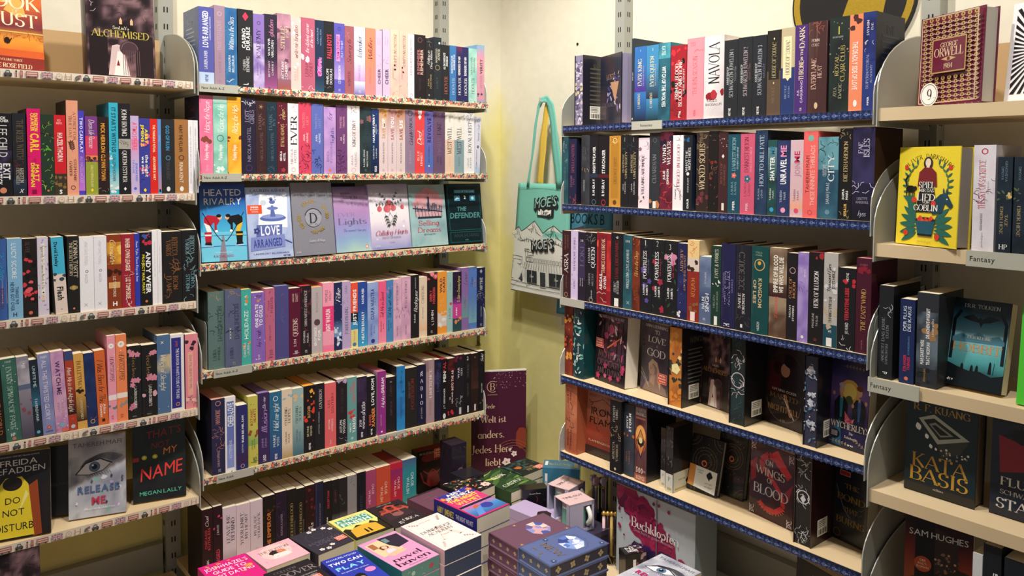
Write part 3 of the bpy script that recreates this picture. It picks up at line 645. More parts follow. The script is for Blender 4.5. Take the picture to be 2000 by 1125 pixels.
# lower back rails of sheet metal
for side, u0, u1, z0, z1, lab in (('L', -2.28, -1.335, .39, .47, 'low grey sheet metal back rail under the far-left shelves'), ('R', .72, 1.66, .39, .50, 'low grey sheet metal back rail under the blue-edged shelves')):
    r_ = empty('back_rail', lab, 'rail', None, None, W(side, u0, 0, z0), RZ[side])
    MB().box(0, u1-u0, -.03, -.001, 0, z1-z0).build('rail_sheet', 'metal', r_); MB().box(.03, .038, -.0315, -.03, .04, .048).build('rivet', 'rim', r_)
# tan back boards on the two top shelves
for side, u0, u1, z, h, lab in (('L', -2.28, -1.335, 1.8452, .135, 'tan board standing against the wall behind the top far-left books'), ('R', 1.72, 2.66, 1.7502, .145, 'tan board standing against the wall behind the top far-right books')):
    o = MB().box(0, u1-u0, -.075, -.067, 0, h).build('back_board', 'card'); o.location = W(side, u0, 0, z); o.rotation_euler = (0, 0, RZ[side]); tag(o, lab, 'board')
# bookends
def bookend(n, xp, hgt, dep, lab, fr=.285, flip=0, slant=0):
    side, z, ph = SHELF[n]; u = U(side, hw(side, xp, 600, fr)); 
    root = empty('bookend', lab, 'bookend', None, 'grey metal bookends', W(side, u, fr, z+.0004), RZ[side]); r = .018
    P = [(0, 0), (dep, 0), (dep, hgt*.78 if slant else hgt-r)]
    if not slant: P += [(dep-r*(1-math.cos(a)), hgt-r+r*math.sin(a)) for a in (PI/6, PI/3, PI/2)]+[(r*(1-math.sin(a)), hgt-r+r*math.cos(a)) for a in (0, PI/6, PI/3, PI/2)]
    else: P += [(dep*.6, hgt), (0, hgt*.86)]
    MB().prism(P, 0, .0012).build('upright_plate', 'metal', root)
    return root
# ------------------------------------------------------------------ rows of spines
# left px, right px, top px, colour, flags | print | colour words | feature words
row('A2', '''
-14 24 221 17141c|n 4a3b66 20 55;Bh EEE 93 96 5 80~JACK;Bh EEE 89.5 92.5 5 85~REACHER;S DDD 47 86 30 75~LEE CHILD;T AAA 50 80 8 20~with ANDREW CHILD;B EEE 20 40 52 88~EXIT;B EEE 14 40 10 46~STRATEGY;o D98A6A 7 18|black|thriller lettering
25 51.3 221 1f2029|g 2a3a52 0 20;F 6f5f45 44 92 30 80~THE REBEL WITCH;w 8a2a30 36 44 6;F CDC6B4 16 34 50 78~KRISTEN;F CDC6B4 14 34 22 46~CICCARELLI;Ch EEE 4 12 30 80~x|charcoal|a red moth
53.5 79.5 212 e0166d c=2a1020|B FFE23A 74 95 56 82~DUNGEON;B FFE23A 74 95 28 54~CRAWLER;B FFDA2A 50 72 25 88~CARL;w 7a0a3a 38 48 5;B FFE23A 16 36 55 85~MATT;B FFE23A 10 38 24 52~DINNIMAN;r 8a0a40 2 7 30 65|hot pink|yellow block lettering
79.8 106 223.6 24382a|w 8CCB4A 8 95 14;L 5DAF3C 40 66 9;w B8D66A 10 30 8;b 3a2f22 70 90 4;o D97A45 6 9|jungle green|pale grass strokes
106.5 129 224.5 d3202c|Sh F7D9CE 92 94.5 30 60~ED;Sh F7D9CE 88.5 91 20 70~BREWS;B F4E6DC 42 78 28 72~HAZELTHORN;r 3b3428 0 27;b 8a6a3a 10 24 8;Bh FFF 2 7 30 70~S|red|a brown bottom panel
130.2 153 196 e9a184 c=35281f sc=6a5a48|F 7c3f33 58 88 58 82~A CURSE FOR;F 7c3f33 60 84 20 46~TRUE LOVE;v 5a3528 46 55;F 7c3f33 14 38 58 80~STEPHANIE;F 7c3f33 20 36 22 44~GARBER;O 7c3f33 8 18|salmon|dark tree emblem
153.2 165.4 216 4a3fc0|g c87ad8 60 5;B F4F0FA 50 92 25 75~TWO CAN PLAY;T F0D8F4 14 46 25 70~ALI HAZELWOOD|violet|slim white lettering
167 191 227 7a3a88|r d8406a 48 75;r ee8a4c 44 50;b 3a2a2a 42 50 5;r 98a03a 0 42;C F4E8EE 60 96 30 75~Dream Life Romance;w d84a3a 44 48 5;S F4EE9A 10 38 40 62~ASHLEY HERRING BLAKE;d FFE23A 6 12|purple and olive|a sunset field
191.2 213 228 2a1a1a|n 4a2a22 20 60;B E8A23A 54 92 30 66~MICK HERRON;B E8A23A 18 52 30 66~CLOWN TOWN;w AAA 3 9 3|brown-black|orange lettering
213.4 231.3 200.5 39b3cf c=1b7d96|g BFE0E0 30 5;b DFEFEF 30 50 6;B 16505e 46 95 28 74~IT STARTS WITH US;S 3A4A5A 14 44 34 66~COLLEEN HOOVER;b EEE 2 10 6|turquoise|dark blue lettering
231.8 255 202 1c1a22|F F2F0EA 64 94 30 70~JOHN IRVING;r A8A49A 50 61;w 333 51 60 7;F F2F0EA 13 48 32 66~QUEEN ESTHER;d EEE 6 12|black|a grey photo band
254.6 271.6 226 c6b2dc|g D88AB8 40 70;B F05A7A 56 92 22 78~ATMOSPHERE;B 5A78D8 26 44 20 42~TAYLOR;B 5A78D8 16 40 55 80~JENKINS REID;o 4a68c8 7 18|lilac|pink lettering
272 293 231 3b3f9a|b D83A78 20 40 7;b E85A8A 50 80 6;w 22244a 5 95 8;B FFE23A 66 86 55 82~ABBY;B FFE23A 62 92 20 46~JIMENEZ;B F4F4F4 22 52 56 84~the night;B F4F4F4 26 50 22 46~we met;d FFE23A 5 14|blue and pink|yellow and white lettering
293.3 308 232 d8281f|B FFE9B8 55 92 40 70~THE THURSDAY RITUAL;B FFE9B8 18 50 40 70~ALEXANDER D. HART|bright red|thin cream lettering
308.3 315 232.5 5b8fd0|g C08AA0 40 5;T DDE8F4 55 92~STILL;r 222 2 6 30 80|slim sky-blue|faded pink base
315.5 341 233 26272b|B 3B8FC0 58 92 34 62~GOD OF RUIN;O 4a8aa4 48 16;S 4a4c52 18 42 36 62~RINA KENT;o E8E8E4 6 14 1.4|black|blue lettering
341.3 367.3 233 a4703f|B 2b1c14 56 92 34 60~HUNT THE VILLAIN;O 2b1c14 48 18;S EFE4D0 14 42 34 60~RINA KENT;o E8E8E4 6 14 1.4|tan|brown and white lettering
368 377.6 234.5 eceaf0|S 7a7a80 10 94 36 60~HERBERT CLYDE LEWIS GENTLEMAN OVERBOARD|slim white|tiny grey print
378 387 235 e8e6ec|S 7a7a80 10 94 36 60~HERBERT CLYDE LEWIS GENTLEMAN OVERBOARD|thin white|small grey lettering
''', 'v')
row('A3', '''
-6 13.5 467.4 3c63a8 hc|g D8A8C8 60 20;C 2ab0d8 50 85 30 70~Tell Me Softly;B 5a3a68 14 40 30 66~MERCEDES RON|blue and pink|script lettering
15 44 465.6 85b7dc|S F2F4F4 50 94 28 60~LUCY SCORE;B 27496b 18 40 50 72~THINGS WE;B 27496b 10 46 18 42~NEVER GOT OVER;h 111 3 8;Bh 27496b 3 8 30 60~H|light blue|white and navy lettering
44.5 73 465.8 211a1c|b D8404A 22 80 11;b 120e10 20 80 9;b E8606A 20 45 5;S 5a4a3c 82 96 20 50~SILVER;o D87050 6 14|black|red sleeping figures
73.5 95 463 d8cfe0|L a899c8 3 97 16;r f0eae0 20 92 32 66;F 333 34 90 36 62~Apparently Sir Cameron Needs to Die;o 222 30 8;S d88a6a 18 28 38 60~GREER|lilac patterned|narrow cream panel
104 128 463 e4d2c8 t=2.5 c=4a4a48|r 45b4d8 52 100;b 3a4a58 44 56 6;B 1c2a3a 62 94 22 50~David Szalay;B 1a1a1a 18 36 25 75~Flesh;S 8a8a80 3 10 45 60~x|blue and cream|black lettering
128 155.3 461 1d1d1c|F D9CBB0 46 94 52 86~DONNA TARTT;F D9CBB0 48 92 18 44~THE SECRET HISTORY;o B59A5E 33 34 .6;O 7a6636 33 22;o D98A6A 6 9|black|a bronze coin
155.8 183.5 463 f2f0f6|T 6a6a70 62 94 36 56~HENRY DAVID THOREAU;O 888 54 9;T 6a6a70 38 50 36 56~WALDEN;T aaa 6 12~x|broad white|tiny title print
184 209 461 eeecf4|T 6a6a70 62 94 36 56~HENRY DAVID THOREAU;O 888 54 9;T 6a6a70 38 50 36 56~WALDEN;T aaa 6 12~x|smooth white|tiny diamond mark
209.5 237 458 8b3a1c|n E8A83A 60 90;b F0C860 60 92 6;C F4DCA0 62 94 20 60~Crossfire;r D8A86A 28 36 10 90;b 3f1a0e 40 55 6;S F4E6C8 16 44 40 60~LIZ TOMFORDE;Bh FFF 4 10 35 70~H|orange and brown|sunset colours
237.4 263 457 9c2334|B F0DCC8 50 94 32 66~IN HER OWN LEAGUE;w F0DCC8 43 49 4;B F0DCC8 12 41 32 66~LIZ TOMFORDE;w FFF 4 10 4|crimson|cream block lettering
263.4 273.3 456 2f3cae|F F0EEF8 34 90 28 70~Anne Tyler Three Days in June|slim royal blue|white serif lettering
273.7 297 453.5 15151b|b C83048 80 96 7;b 3a58a8 92 99 4;B F2F2F2 16 74 50 88~ANDY WEIR;B E8D83A 16 70 18 38~PROJECT HAIL MARY;o D97A45 6 11|black|a red glowing face
297.4 307.6 450 f0eef2|T 555 30 92 40 60~VIRGINIA WOOLF A ROOM OF ONES OWN|slim white|thin black print
308 316 449 edebf0|T 555 30 92 40 60~VIRGINIA WOOLF A ROOM OF ONES OWN|thin white|tiny black print
316.4 355.5 452 1b1a1a|F 8b5a34 66 92 50 78~REBECCA;F 8b5a34 66 88 22 46~YARROS;w 8b5a34 40 62 14;F 8b5a34 18 38 54 78~IRON;F 8b5a34 14 38 22 46~FLAME;w 8b5a34 5 8 2|broad black|copper lettering
356 386.5 449 1a1b1d|F 7fa6b0 66 92 50 78~REBECCA;F 7fa6b0 66 88 22 46~YARROS;w 7fa6b0 40 62 14;F 6f9fae 18 38 54 78~ONYX;F 6f9fae 14 38 22 46~STORM;w 7fa6b0 5 8 2|broad black|pale teal lettering
''', 'v')
row('A4', '''
-12 5.5 708 1d1713 t=3|S C0703A 10 60~OUR WORLD|black-brown|orange lettering
6 37 700 3f6e63 t=3|n 2f5a50 0 100;Sh C8D4C8 95 97 25 75~MAFI;F A8C4B4 14 90 34 66~EVERY SPIRAL OF FATE;* DDE 10 95 12;Bh DDD 6 10 30 60~HP;o C87A6A 3 12|sea green|spiral lettering
37.5 61.5 696 8e8a98 t=3|g 4a4458 60 0;n b8b2c0 60 95;B E4E0E4 86 92 15 88~MAFI;r 5a6a8a 60 66;b 8a4a5a 30 50 6|grey|a pale top block
62 78 702 1a2a38 t=3|g 2a6a8a 70 40;S BFD8E4 62 94 34 68~UNITE ME;S CFE0E8 20 50 34 66~TAHEREH MAFI;o 6ab0d0 6 22|slim navy|light blue lettering
78.5 103 690 8f95c4 t=3 c=b89a60|n 7a80b4 0 100;Sh E8E4F0 94 97 25 75~MAFI;S E0D8E8 18 92 30 66~ALL THIS TWISTED GLORY;f C86060 9 22;Sh 333 3 5 20 80~HARPER|lavender|a small red flower
103.5 129 685.6 b987b8 t=3|n d8a8c8 0 100;B 4a2a58 46 88 32 66~WATCH ME;T 5a3a68 16 42 54 74~TAHEREH;T 5a3a68 22 40 24 44~MAFI;* EEE 5 40 9;o 7ab8c8 9 18;b D86A60 1 6 4|pink-purple|dark plum lettering
129.5 146.5 685 b0402f t=2.5|g 14141c 60 20;r 3a4a78 88 100;C EDE6D6 24 80 20 75~Meet Me in the Maple Light;b C84A38 14 24 4;o B8C8D8 5 26|red and black|white script lettering
147.5 166.5 690 dba754 t=2.5|g 3a2418 55 10;F 5a3a18 46 90 30 70~BULLETPROOF;b 2a1a10 40 55 6;S E8D8B0 12 40 38 64~L M MONTGOMERY|amber|a dark rock shape
167 187.5 689 24386f t=2.5|n 1a2a58 0 100;w C86A48 10 30 4;O E0C070 7 20|navy|a gold ring mark
188 208.5 684 d96a35 t=2.5|C 2a1a14 30 88 22 80~I Was Born for This;B F2E4D6 14 28 55 80~Alice;B F2E4D6 10 28 24 48~Oseman;r 2a1a14 4 8 36 64|orange|black hand lettering
209 226.8 655 ef9fb4 t=.7|o F8F4F0 88 34 1;S 444 86 90 40 60~5;C 2a2028 48 76 28 78~HEARTSTOPPER;* FFF 5 95 7;r F6E8E8 26 32;b 5a8a84 14 20 4;S E85A7A 4 9 30 70~xx|rose pink|a round top badge
227.4 248.3 653 f08a5a t=.5|o F8F0E4 89 32 1;S 555 87 91 40 60~6;C 2a2028 48 80 28 78~HEARTSTOPPER;* FFF 5 95 7;r F6E8E0 27 33;b 8a9a94 15 22 4;S E8503A 4 9 30 70~xx|peach orange|an oval badge
249 276.3 675 1b1c20|L 2a3a2a 5 95 8;F D88AA0 86 96 3;F D88AA0 44 56 3;F C87A94 5 20 2;F 8a6a44 50 90 32 60~fearless;S E8E4E0 14 44 44 64~LAUREN ROBERTS;Sh AAA 3 5 30 60~simon|black floral|pink blossoms
277 306.7 673 18191d s=1|L 2a3a2a 5 95 8;F D88AA0 86 96 3;F D88AA0 44 56 3;b E0A8B8 28 34 2;F 8a6a44 50 90 32 60~fearless;S E8E4E0 14 44 44 64~LAUREN ROBERTS;Sh AAA 3 5 30 60~simon|black floral|a white side sticker
307.2 333 654 4f6f98|n c8b890 50 75;C e4dcc8 30 76 26 66~Wings of Starlight;S e4dcc8 88 93 30 60~x;* FFF 5 10 2|misty blue|a cloudy gold patch
333.5 359.7 653 eceaee|r 2b2f86 4 96 6 78;S C85A40 84 92 38 54~JAMES;S EEF 16 82 40 62~THE SURVIVOR WANTS TO DIE AT THE END;O d88a5a 9 12|navy with white border|fine white lettering
362 387 652 e8909c c=7a3a4a|b 3a2430 80 90 4;r f0b0a0 18 76 20 60;S 8a5a6a 26 72 32 50~DEAR STILL BELIEVE YOU WILL;w 5a2a38 4 16 7;b f4c4b8 5 14 4|blossom pink|a dark-haired figure
''', 'v')
row('B1', '''
388 417.8 13.5 565aa6 c=8a93b4 k=7b86a4 sc=b9c0cc st=Roman|r b9cce8 0 16;B F2F2FA 48 95 25 62~LOVE ARRANGED;S D8D8F0 58 88 70 80~LAKEFRONT BILLIONAIRES;S F0F0FA 20 44 34 56~LAUREN ASHER;B 3a3f80 4 13 40 60~HEYNE|periwinkle|tall white lettering
418.6 439.5 11 a1869a|O c8b0c0 90 18;F b9a0b2 44 82 28 68~TWISTED LOVE;F 8d7488 16 42 36 62~LOUISE BAY;S 8d7488 3 7~LYX|mauve|faint tonal lettering
439.8 463 15.5 2b5f98|n 3a78a8 0 100;C E8F0F4 46 88 28 72~Written in the Stars;S E8F0F4 18 40 26 44~ALEXANDRIA;S E8F0F4 18 40 56 74~BELLEFLEUR;w EEE 4 10 3|ocean blue|white script lettering
464.5 494.5 18.5 26262a|d E23A5A 91 20;B F2F2F2 50 76 26 50~CASINO;B F2F2F2 48 78 54 78~DURABLE;S 999 50 70 84 90~LOVE NIGHT;F CFCFCF 22 36 32 50~CARINA;F CFCFCF 20 40 54 74~BENNING;S FFF 3 6 34 66~L|black|a red spade
494.8 516.4 27.5 8a70b8|n c8b8e0 0 60;O 4a3a6a 88 14;F 3f3158 40 80 28 66~ICADEMY;S 5a4a78 42 68 76 84~THE ART OF BEING;S 6a5a8a 16 36 30 44~JENNIFER;S 6a5a8a 18 34 58 70~BRIGHT|lilac|dark swirl lettering
516.8 541 28 2c2738|g 9a5288 40 0;C D888B0 70 92 34 70~glauben;S EEE 44 68 26 44~WAS WIR;S EEE 42 66 54 72~VERLOREN;S CCC 16 38 28 42~BRITTAINY;S CCC 18 38 56 70~CHERRY|charcoal to violet|pink script word
541.4 568 27 8d6276|n c490a4 0 100;b 6a4256 10 90 6;F d8c8a0 54 84 26 54~STILLE;F d8c8a0 66 90 62 84~FALL;S EEE 12 38 30 48~BRITTAINY;S EEE 12 38 56 74~C CHERRY;g 9a5248 14 0|smoky mauve|gold serif lettering
568.3 588 33.5 f0c0ba|b F6E6E4 60 98 7;b FFF 30 40 2;C 7a5a58 44 88 26 70~write me forgotten;S f4a898 12 34 30 50~KELLY;S f4a898 14 32 56 74~OWEN|blush|brown script lettering
588.3 615 35 b45c74|C F4E0E4 52 92 30 56~the darkest corner;C F4E0E4 60 84 62 86~of the heart;b FFF 42 50 4;S 8a3a50 20 40 28 52~LISINA;S 8a3a50 20 40 58 82~CONEY;w F0D0D8 4 9 3|rose|a white feather
615.3 632.8 39.5 22304c|S 7FA8C0 64 92 22 38~CAROLINE;S 7FA8C0 64 88 56 72~WOLL ICH;r d048a0 22 46 30 66;C F4B0E8 22 48 26 74~Offenes;g 2a5068 20 0|navy|neon pink script
633 652.4 41.5 222226|B E83A58 48 82 30 74~FALLS BOYS;S EEE 12 34 22 44~PENELOPE;S EEE 12 34 56 80~DOUGLAS;w 888 4 8 2|black|red slanted lettering
652.6 673 45.5 5a54b0|g a890d0 60 20;r E890C8 46 84 20 56;B 8a2a78 48 82 24 50~TEAM CROWLEY;S CFD0F0 52 76 66 84~PLAY TO BET;S EEE 14 40 40 62~CE FERNWORTH;S DDD 3 7~LYX;O 3a3a8a 92 14|violet-blue|a pink lettered block
673.3 691.4 51 9c5a64|w c08a88 80 96 5;C 7a3a48 40 86 26 70~Saving 6;F 7a3a48 12 34 34 60~WINTER|dusty rose|faint tonal script
691.8 713 53 dfe0f2|g c79cd0 60 20;g 6a5cb0 20 0;C 3a3458 54 86 26 70~Icebreaker;S a080b8 20 44 36 56~HANNAH GRACE;S EEE 3 7~LYX|white to purple|dark script lettering
713.3 733.3 55 f2896c|g e8888c 50 0;C 5a2a2a 52 84 26 70~Wildfire;S d06a60 18 42 36 56~HANNAH GRACE|peach orange|brown script lettering
733.7 746 59 d9b8d6 c=a68cb4|S a088a8 74 92 30 46~ANYA;S a088a8 74 90 60 74~OMAH;w 5a4a68 46 64 4;B 3a3048 18 42 34 74~CHEER|pale lilac|black bear doodles
747.4 762 58 d8bcda c=a68cb4|S a088a8 74 92 30 46~ANYA;S a088a8 74 90 60 74~OMAH;w 5a4a68 46 64 4;B 3a3048 18 42 34 74~CHEER|light lilac|black block lettering
762.4 779.6 58 ecc9b2|n f0b8b0 0 60;F 7a5048 46 94 40 70~HAMPTONS PRESTIGE;S 8a6050 28 44 24 38~KAREN SMITH;b 4a2a28 40 48 2;w a07868 5 30 4|peach|a dark-haired profile
780 797 60 eac4b0|n f0b8b0 0 60;F 7a5048 46 94 40 70~HAMPTONS PRESTIGE;S 8a6050 28 44 24 38~KAREN SMITH;b 4a2a28 38 46 2;w a07868 5 30 4|pale peach|slim brown lettering
797.3 809 67 f1eef1|S 8a6a70 36 94 30 66~RED AS ROYAL BLOOD;S aaa 14 28 34 56~ELIZABETH;O 8a8a8a 5 20|slim white|pale red lettering
809.4 831 68 231c20|O 6a4a50 92 18;B b06a70 38 78 26 50~REMEMBER;B d8b0a0 38 78 54 78~REMEMBER;S 4a3a40 14 32 40 58~EASTON|black|copper double lettering
831.6 846.5 75 262429|w 888 90 98 4;C EEE 56 80 22 50~Falling in;C EEE 50 80 56 84~Deep Waters;S c0a860 18 38 28 44~JULIA;S c0a860 18 42 58 74~MARTENS;S EEE 3 12 30 50~x|charcoal|white script lettering
846.8 862 73 252c33|F EEE 88 95 1;F E4DCC0 60 82 24 48~MARIGOLD;F E4DCC0 64 82 56 80~MANOR;O b0a070 52 26;S 5a6268 18 38 34 56~LUCY|dark slate|a white blossom
862.2 878 88 24262a|B EEE 56 86 24 48~ALL DAS UNGESAGTE;B EEE 62 80 56 80~ZWISCHEN UNS;F b0605a 12 44 36 76~HOOVER|black|red serif lettering
878.2 891 89 3c78b4|B EEE 50 82 24 46~NAECHSTES JAHR;B EEE 56 84 56 80~AM SELBEN TAG;F a8c4e4 12 42 36 76~HOOVER|azure|white condensed lettering
891.2 903 91 2c2b5c|B EEE 48 82 30 66~REMINDERS OF HIM;F EEE 12 44 34 74~HOOVER;g 6a2a5a 85 100|indigo|white block lettering
903.2 915 92.5 2a2a5e|B EEE 48 82 30 66~REMINDERS OF HIM;F EEE 12 44 34 74~HOOVER|dark blue|white stacked lettering
915.2 931.4 95 8fc8bc|n b8e0d4 0 100;S 3a4a4a 52 84 26 46~NUR NOCH EIN;S 3a4a4a 56 84 58 78~EINZIGES MAL;F 4a7870 16 46 34 70~HOOVER;w EEE 3 10 3|mint green|dark grey lettering
931.6 946 88 d898ac c=6a9ac4|g 7ab0d0 80 100;b e8a8a0 50 80 4;B 2a2a34 50 76 40 72~VERITY;F c07888 26 48 40 70~HOOVER;b 4a4058 10 16 3;g 8a9ab4 8 0|pink and blue|dark bold title
''')
row('B2', '''
389.7 416 186 e86a94 c=23243a k=23243a sc=8a4a68 st=Taming|n f080a4 0 100;C F8E8EE 52 92 34 74~Hating the Rogue;b 8a4a3a 42 47 3;B F8E8EE 18 38 34 62~Paisley Hope;C F0B8C8 3 12 40 60~kyss|bubblegum pink|white script lettering
416.5 444 187.5 73bdab|n a8dccc 0 100;C F4F8F4 52 94 34 74~Training the Heart;O 5a6a70 46 22;B F4F8F4 18 38 34 62~Paisley Hope;b E4F0EC 1 12 5;g E8F2EC 90 100|mint|white script lettering
444.5 471 189 f39a26|n f8c040 0 100;C FFF4E0 52 88 34 74~Riding the High;b 7a3a20 42 48 3;B FFF4E0 18 38 34 62~Paisley Hope;g F8D040 92 100|orange-yellow|a cowboy boot
472 499.7 190.5 262036|w D8D8E4 88 98 7;F 9c94b4 68 84 24 54~LOST;F 9c94b4 66 84 58 88~GIRLS;S 8a84a0 16 62 40 64~NIKOLA HOTEL;O 4a3a6a 8 20|midnight purple|silver ribbon strokes
500 520.4 197 3a2326|f 6a4a44 92 24;F 7c5c54 60 84 24 54~DARK;F 7c5c54 66 78 60 84~IVY;S 6f5550 18 58 40 66~NIKOLA HOTEL;w 6a4a44 3 12 5|dark brown|a tonal leaf
520.8 541 199 1f3140|w 4a6a80 88 98 5;F 55707e 60 84 24 54~DARK;F 55707e 66 78 60 84~IVY;S 4f6878 18 58 40 66~NIKOLA HOTEL;w 4a6a80 3 12 5|dark teal|blue-grey lettering
541.3 562 200 581a2a|* E88A98 60 98 14;C D8B878 72 92 34 74~else;F D8B878 38 70 34 66~IT WAS ALWAYS;B EEE 18 32 24 44~NIKOLA;B EEE 18 30 56 76~HOTEL;F a03a44 5 9 1|maroon|gold lettering
562.4 583 202 f3e9ec|w d8a0b0 86 98 9;F 26222a 40 84 26 84~EVER;S a898a0 14 36 24 46~NIKOLA;S a898a0 16 36 56 78~HOTEL;O d8b8c0 6 18|white|large black EVER
583.4 608 200.5 cf4460|F d88a8a 64 86 30 50~TWISTED;F d88a8a 68 82 60 78~LIES;S F0D8DC 46 56 34 50~ANA;S F0D8DC 44 58 60 76~HUANG;w 5a1a34 2 42 24|cherry red|black flower drawing
608.4 631.3 203 5a68b0|F 8a90c0 64 86 30 50~TWISTED;F 8a90c0 66 80 60 78~HATE;S E0E4F4 46 56 34 50~ANA;S E0E4F4 44 58 60 76~HUANG;w 1f2a58 2 36 22|cornflower blue|navy flower drawing
632.5 656 209 a886c4|n c49ad0 0 100;C 7a68a8 76 94 30 70~for;F 6a5a98 44 72 52 82~lights;S 7a68a0 18 34 22 44~BIANCA;S 7a68a0 16 46 52 70~IOSIVONI;o d8704a 5 12|light purple|a small penguin badge
657.5 678 206 6c3f70|S D8A0B8 66 84 30 48~TWISTED;S D8A0B8 68 84 60 76~DREAMS;S E8D0DC 48 54 34 50~ANA;S E8D0DC 44 58 60 76~HUANG;w 35183c 2 36 22|plum|dark flower drawing
678.4 702.5 207 efe6e8|n e0d0d4 0 100;w 2f4a44 92 97 5;F 4f4a50 40 80 40 66~KING OF ENVY;S a89aa0 12 28 30 46~ANA;S a89aa0 10 32 58 76~HUANG;O c8b8bc 5 16|marbled white|a green crown
702.8 725 209 1f2a2e|n 2c3e42 0 100;F 8a5a60 76 88 2;F 39464a 40 86 46 76~TANGLED LIES;S DDD 10 36 30 44~RACHEL JONAS;S DDD 10 34 58 70~NIKKI THORNE;S 888 3 7~LYX|dark forest|muted rose spray
725.4 740 213 20386a|g 16203c 60 0;* 8ab0e0 60 98 10;B F2F2F2 48 92 18 44~HARPERS FERRY;S DDD 58 80 54 68~LOSE ME;S DDD 22 44 22 38~CHRISTINA;S DDD 24 40 58 72~KASPAR;B EEE 3 12 40 70~KNAUR|slim navy|white caps lettering
740.5 757.3 212 dcc7c9|g c69250 55 100;b b8803c 88 98 4;B F0E8E0 70 86 34 70~ME;B c89a60 54 70 34 70~SAVE;S 6a5a5c 16 48 42 60~MONA KASTEN;S a89a9c 3 7~LYX|gold and pink|gilded SAVE lettering
757.8 774.2 213 dcc7cb|g b87c74 55 100;b b06a5c 88 98 4;B F6EEEC 70 88 34 70~YOU;B b06a68 52 70 34 70~SAVE;S 6a5a5c 16 48 42 60~MONA KASTEN;S a89a9c 3 7~LYX|rose-gold and pink|white YOU lettering
774.6 791.3 213.5 dac6c6|g ba7a50 55 100;b b06a44 88 98 4;B F6F0EC 70 84 34 70~US;B a05a3c 52 70 34 70~SAVE;S 6a5a5c 16 48 42 60~MONA KASTEN;S a89a9c 3 7~LYX|copper and pink|copper SAVE lettering
791.7 810.3 214 8f7a92|O 3a2a48 94 22;F 2f2538 62 88 42 72~MANOR;C 2f2538 44 64 42 76~Golden;S 4a3a55 48 78 78 86~ROYALS;S b0a0b0 16 36 42 60~KORALY|mauve-grey|dark swirled lettering
810.7 829.3 216 e0484a|r F4F0F0 94 100 30 70;d F4F0F0 90 18;C F8F0F0 44 66 24 66~Deal;S F0C0B8 42 74 76 88~BOSTON U;S F4D8D0 18 38 24 44~ELLE;S F4D8D0 12 34 56 78~KENNEDY|scarlet|a white tag
829.7 846 218 6a64b0|g 4a72b8 55 10;B 2a2458 50 90 30 74~REVOLVE;S 2a3468 18 44 40 58~BAL KHABRA;o EEE 12 8|purple-blue|dark block lettering
846.4 869 217.5 6c5270|F 2f2235 62 82 34 66~FAKE;F 7f6484 30 58 34 66~FINALLY;S 4a3650 16 28 28 46~LENA;S 4a3650 14 28 56 72~KIEFER|aubergine|dark FAKE lettering
869.4 886.8 219.5 f0ebe0|r e6c8b0 0 55;F 2a2626 32 76 28 72~WEST WELL;S b0a090 84 93 40 60~LENA;S d8b8a0 12 28 40 60~KIEFER|cream and peach|thin black lettering
887.2 906.3 220 efeae0|r 8aa4ac 0 55;F 2a2626 32 76 28 72~WEST WELL;S b0a090 84 93 40 60~LENA;S 6a848c 12 28 40 60~KIEFER|cream and grey-blue|a grey-blue lower half
906.7 926.4 221 f0eef0|w 4a4a4a 90 97 5;F 3a3838 34 86 38 70~ROYAL HEIST;S 9a9a9a 10 26 30 46~LENA;S 9a9a9a 8 28 56 70~KIEFER|white|a pale crown
928 938.5 228 dcdcec t=-1.5|g a0c0e0 20 0;C 4a4a80 56 86 34 74~Summer Crush;O 3a3a68 94 22;f 5a4a70 47 26;S 4a4a70 8 42 22 40~CLAIRE KINGSLEY|thin pale blue|navy script lettering
''')
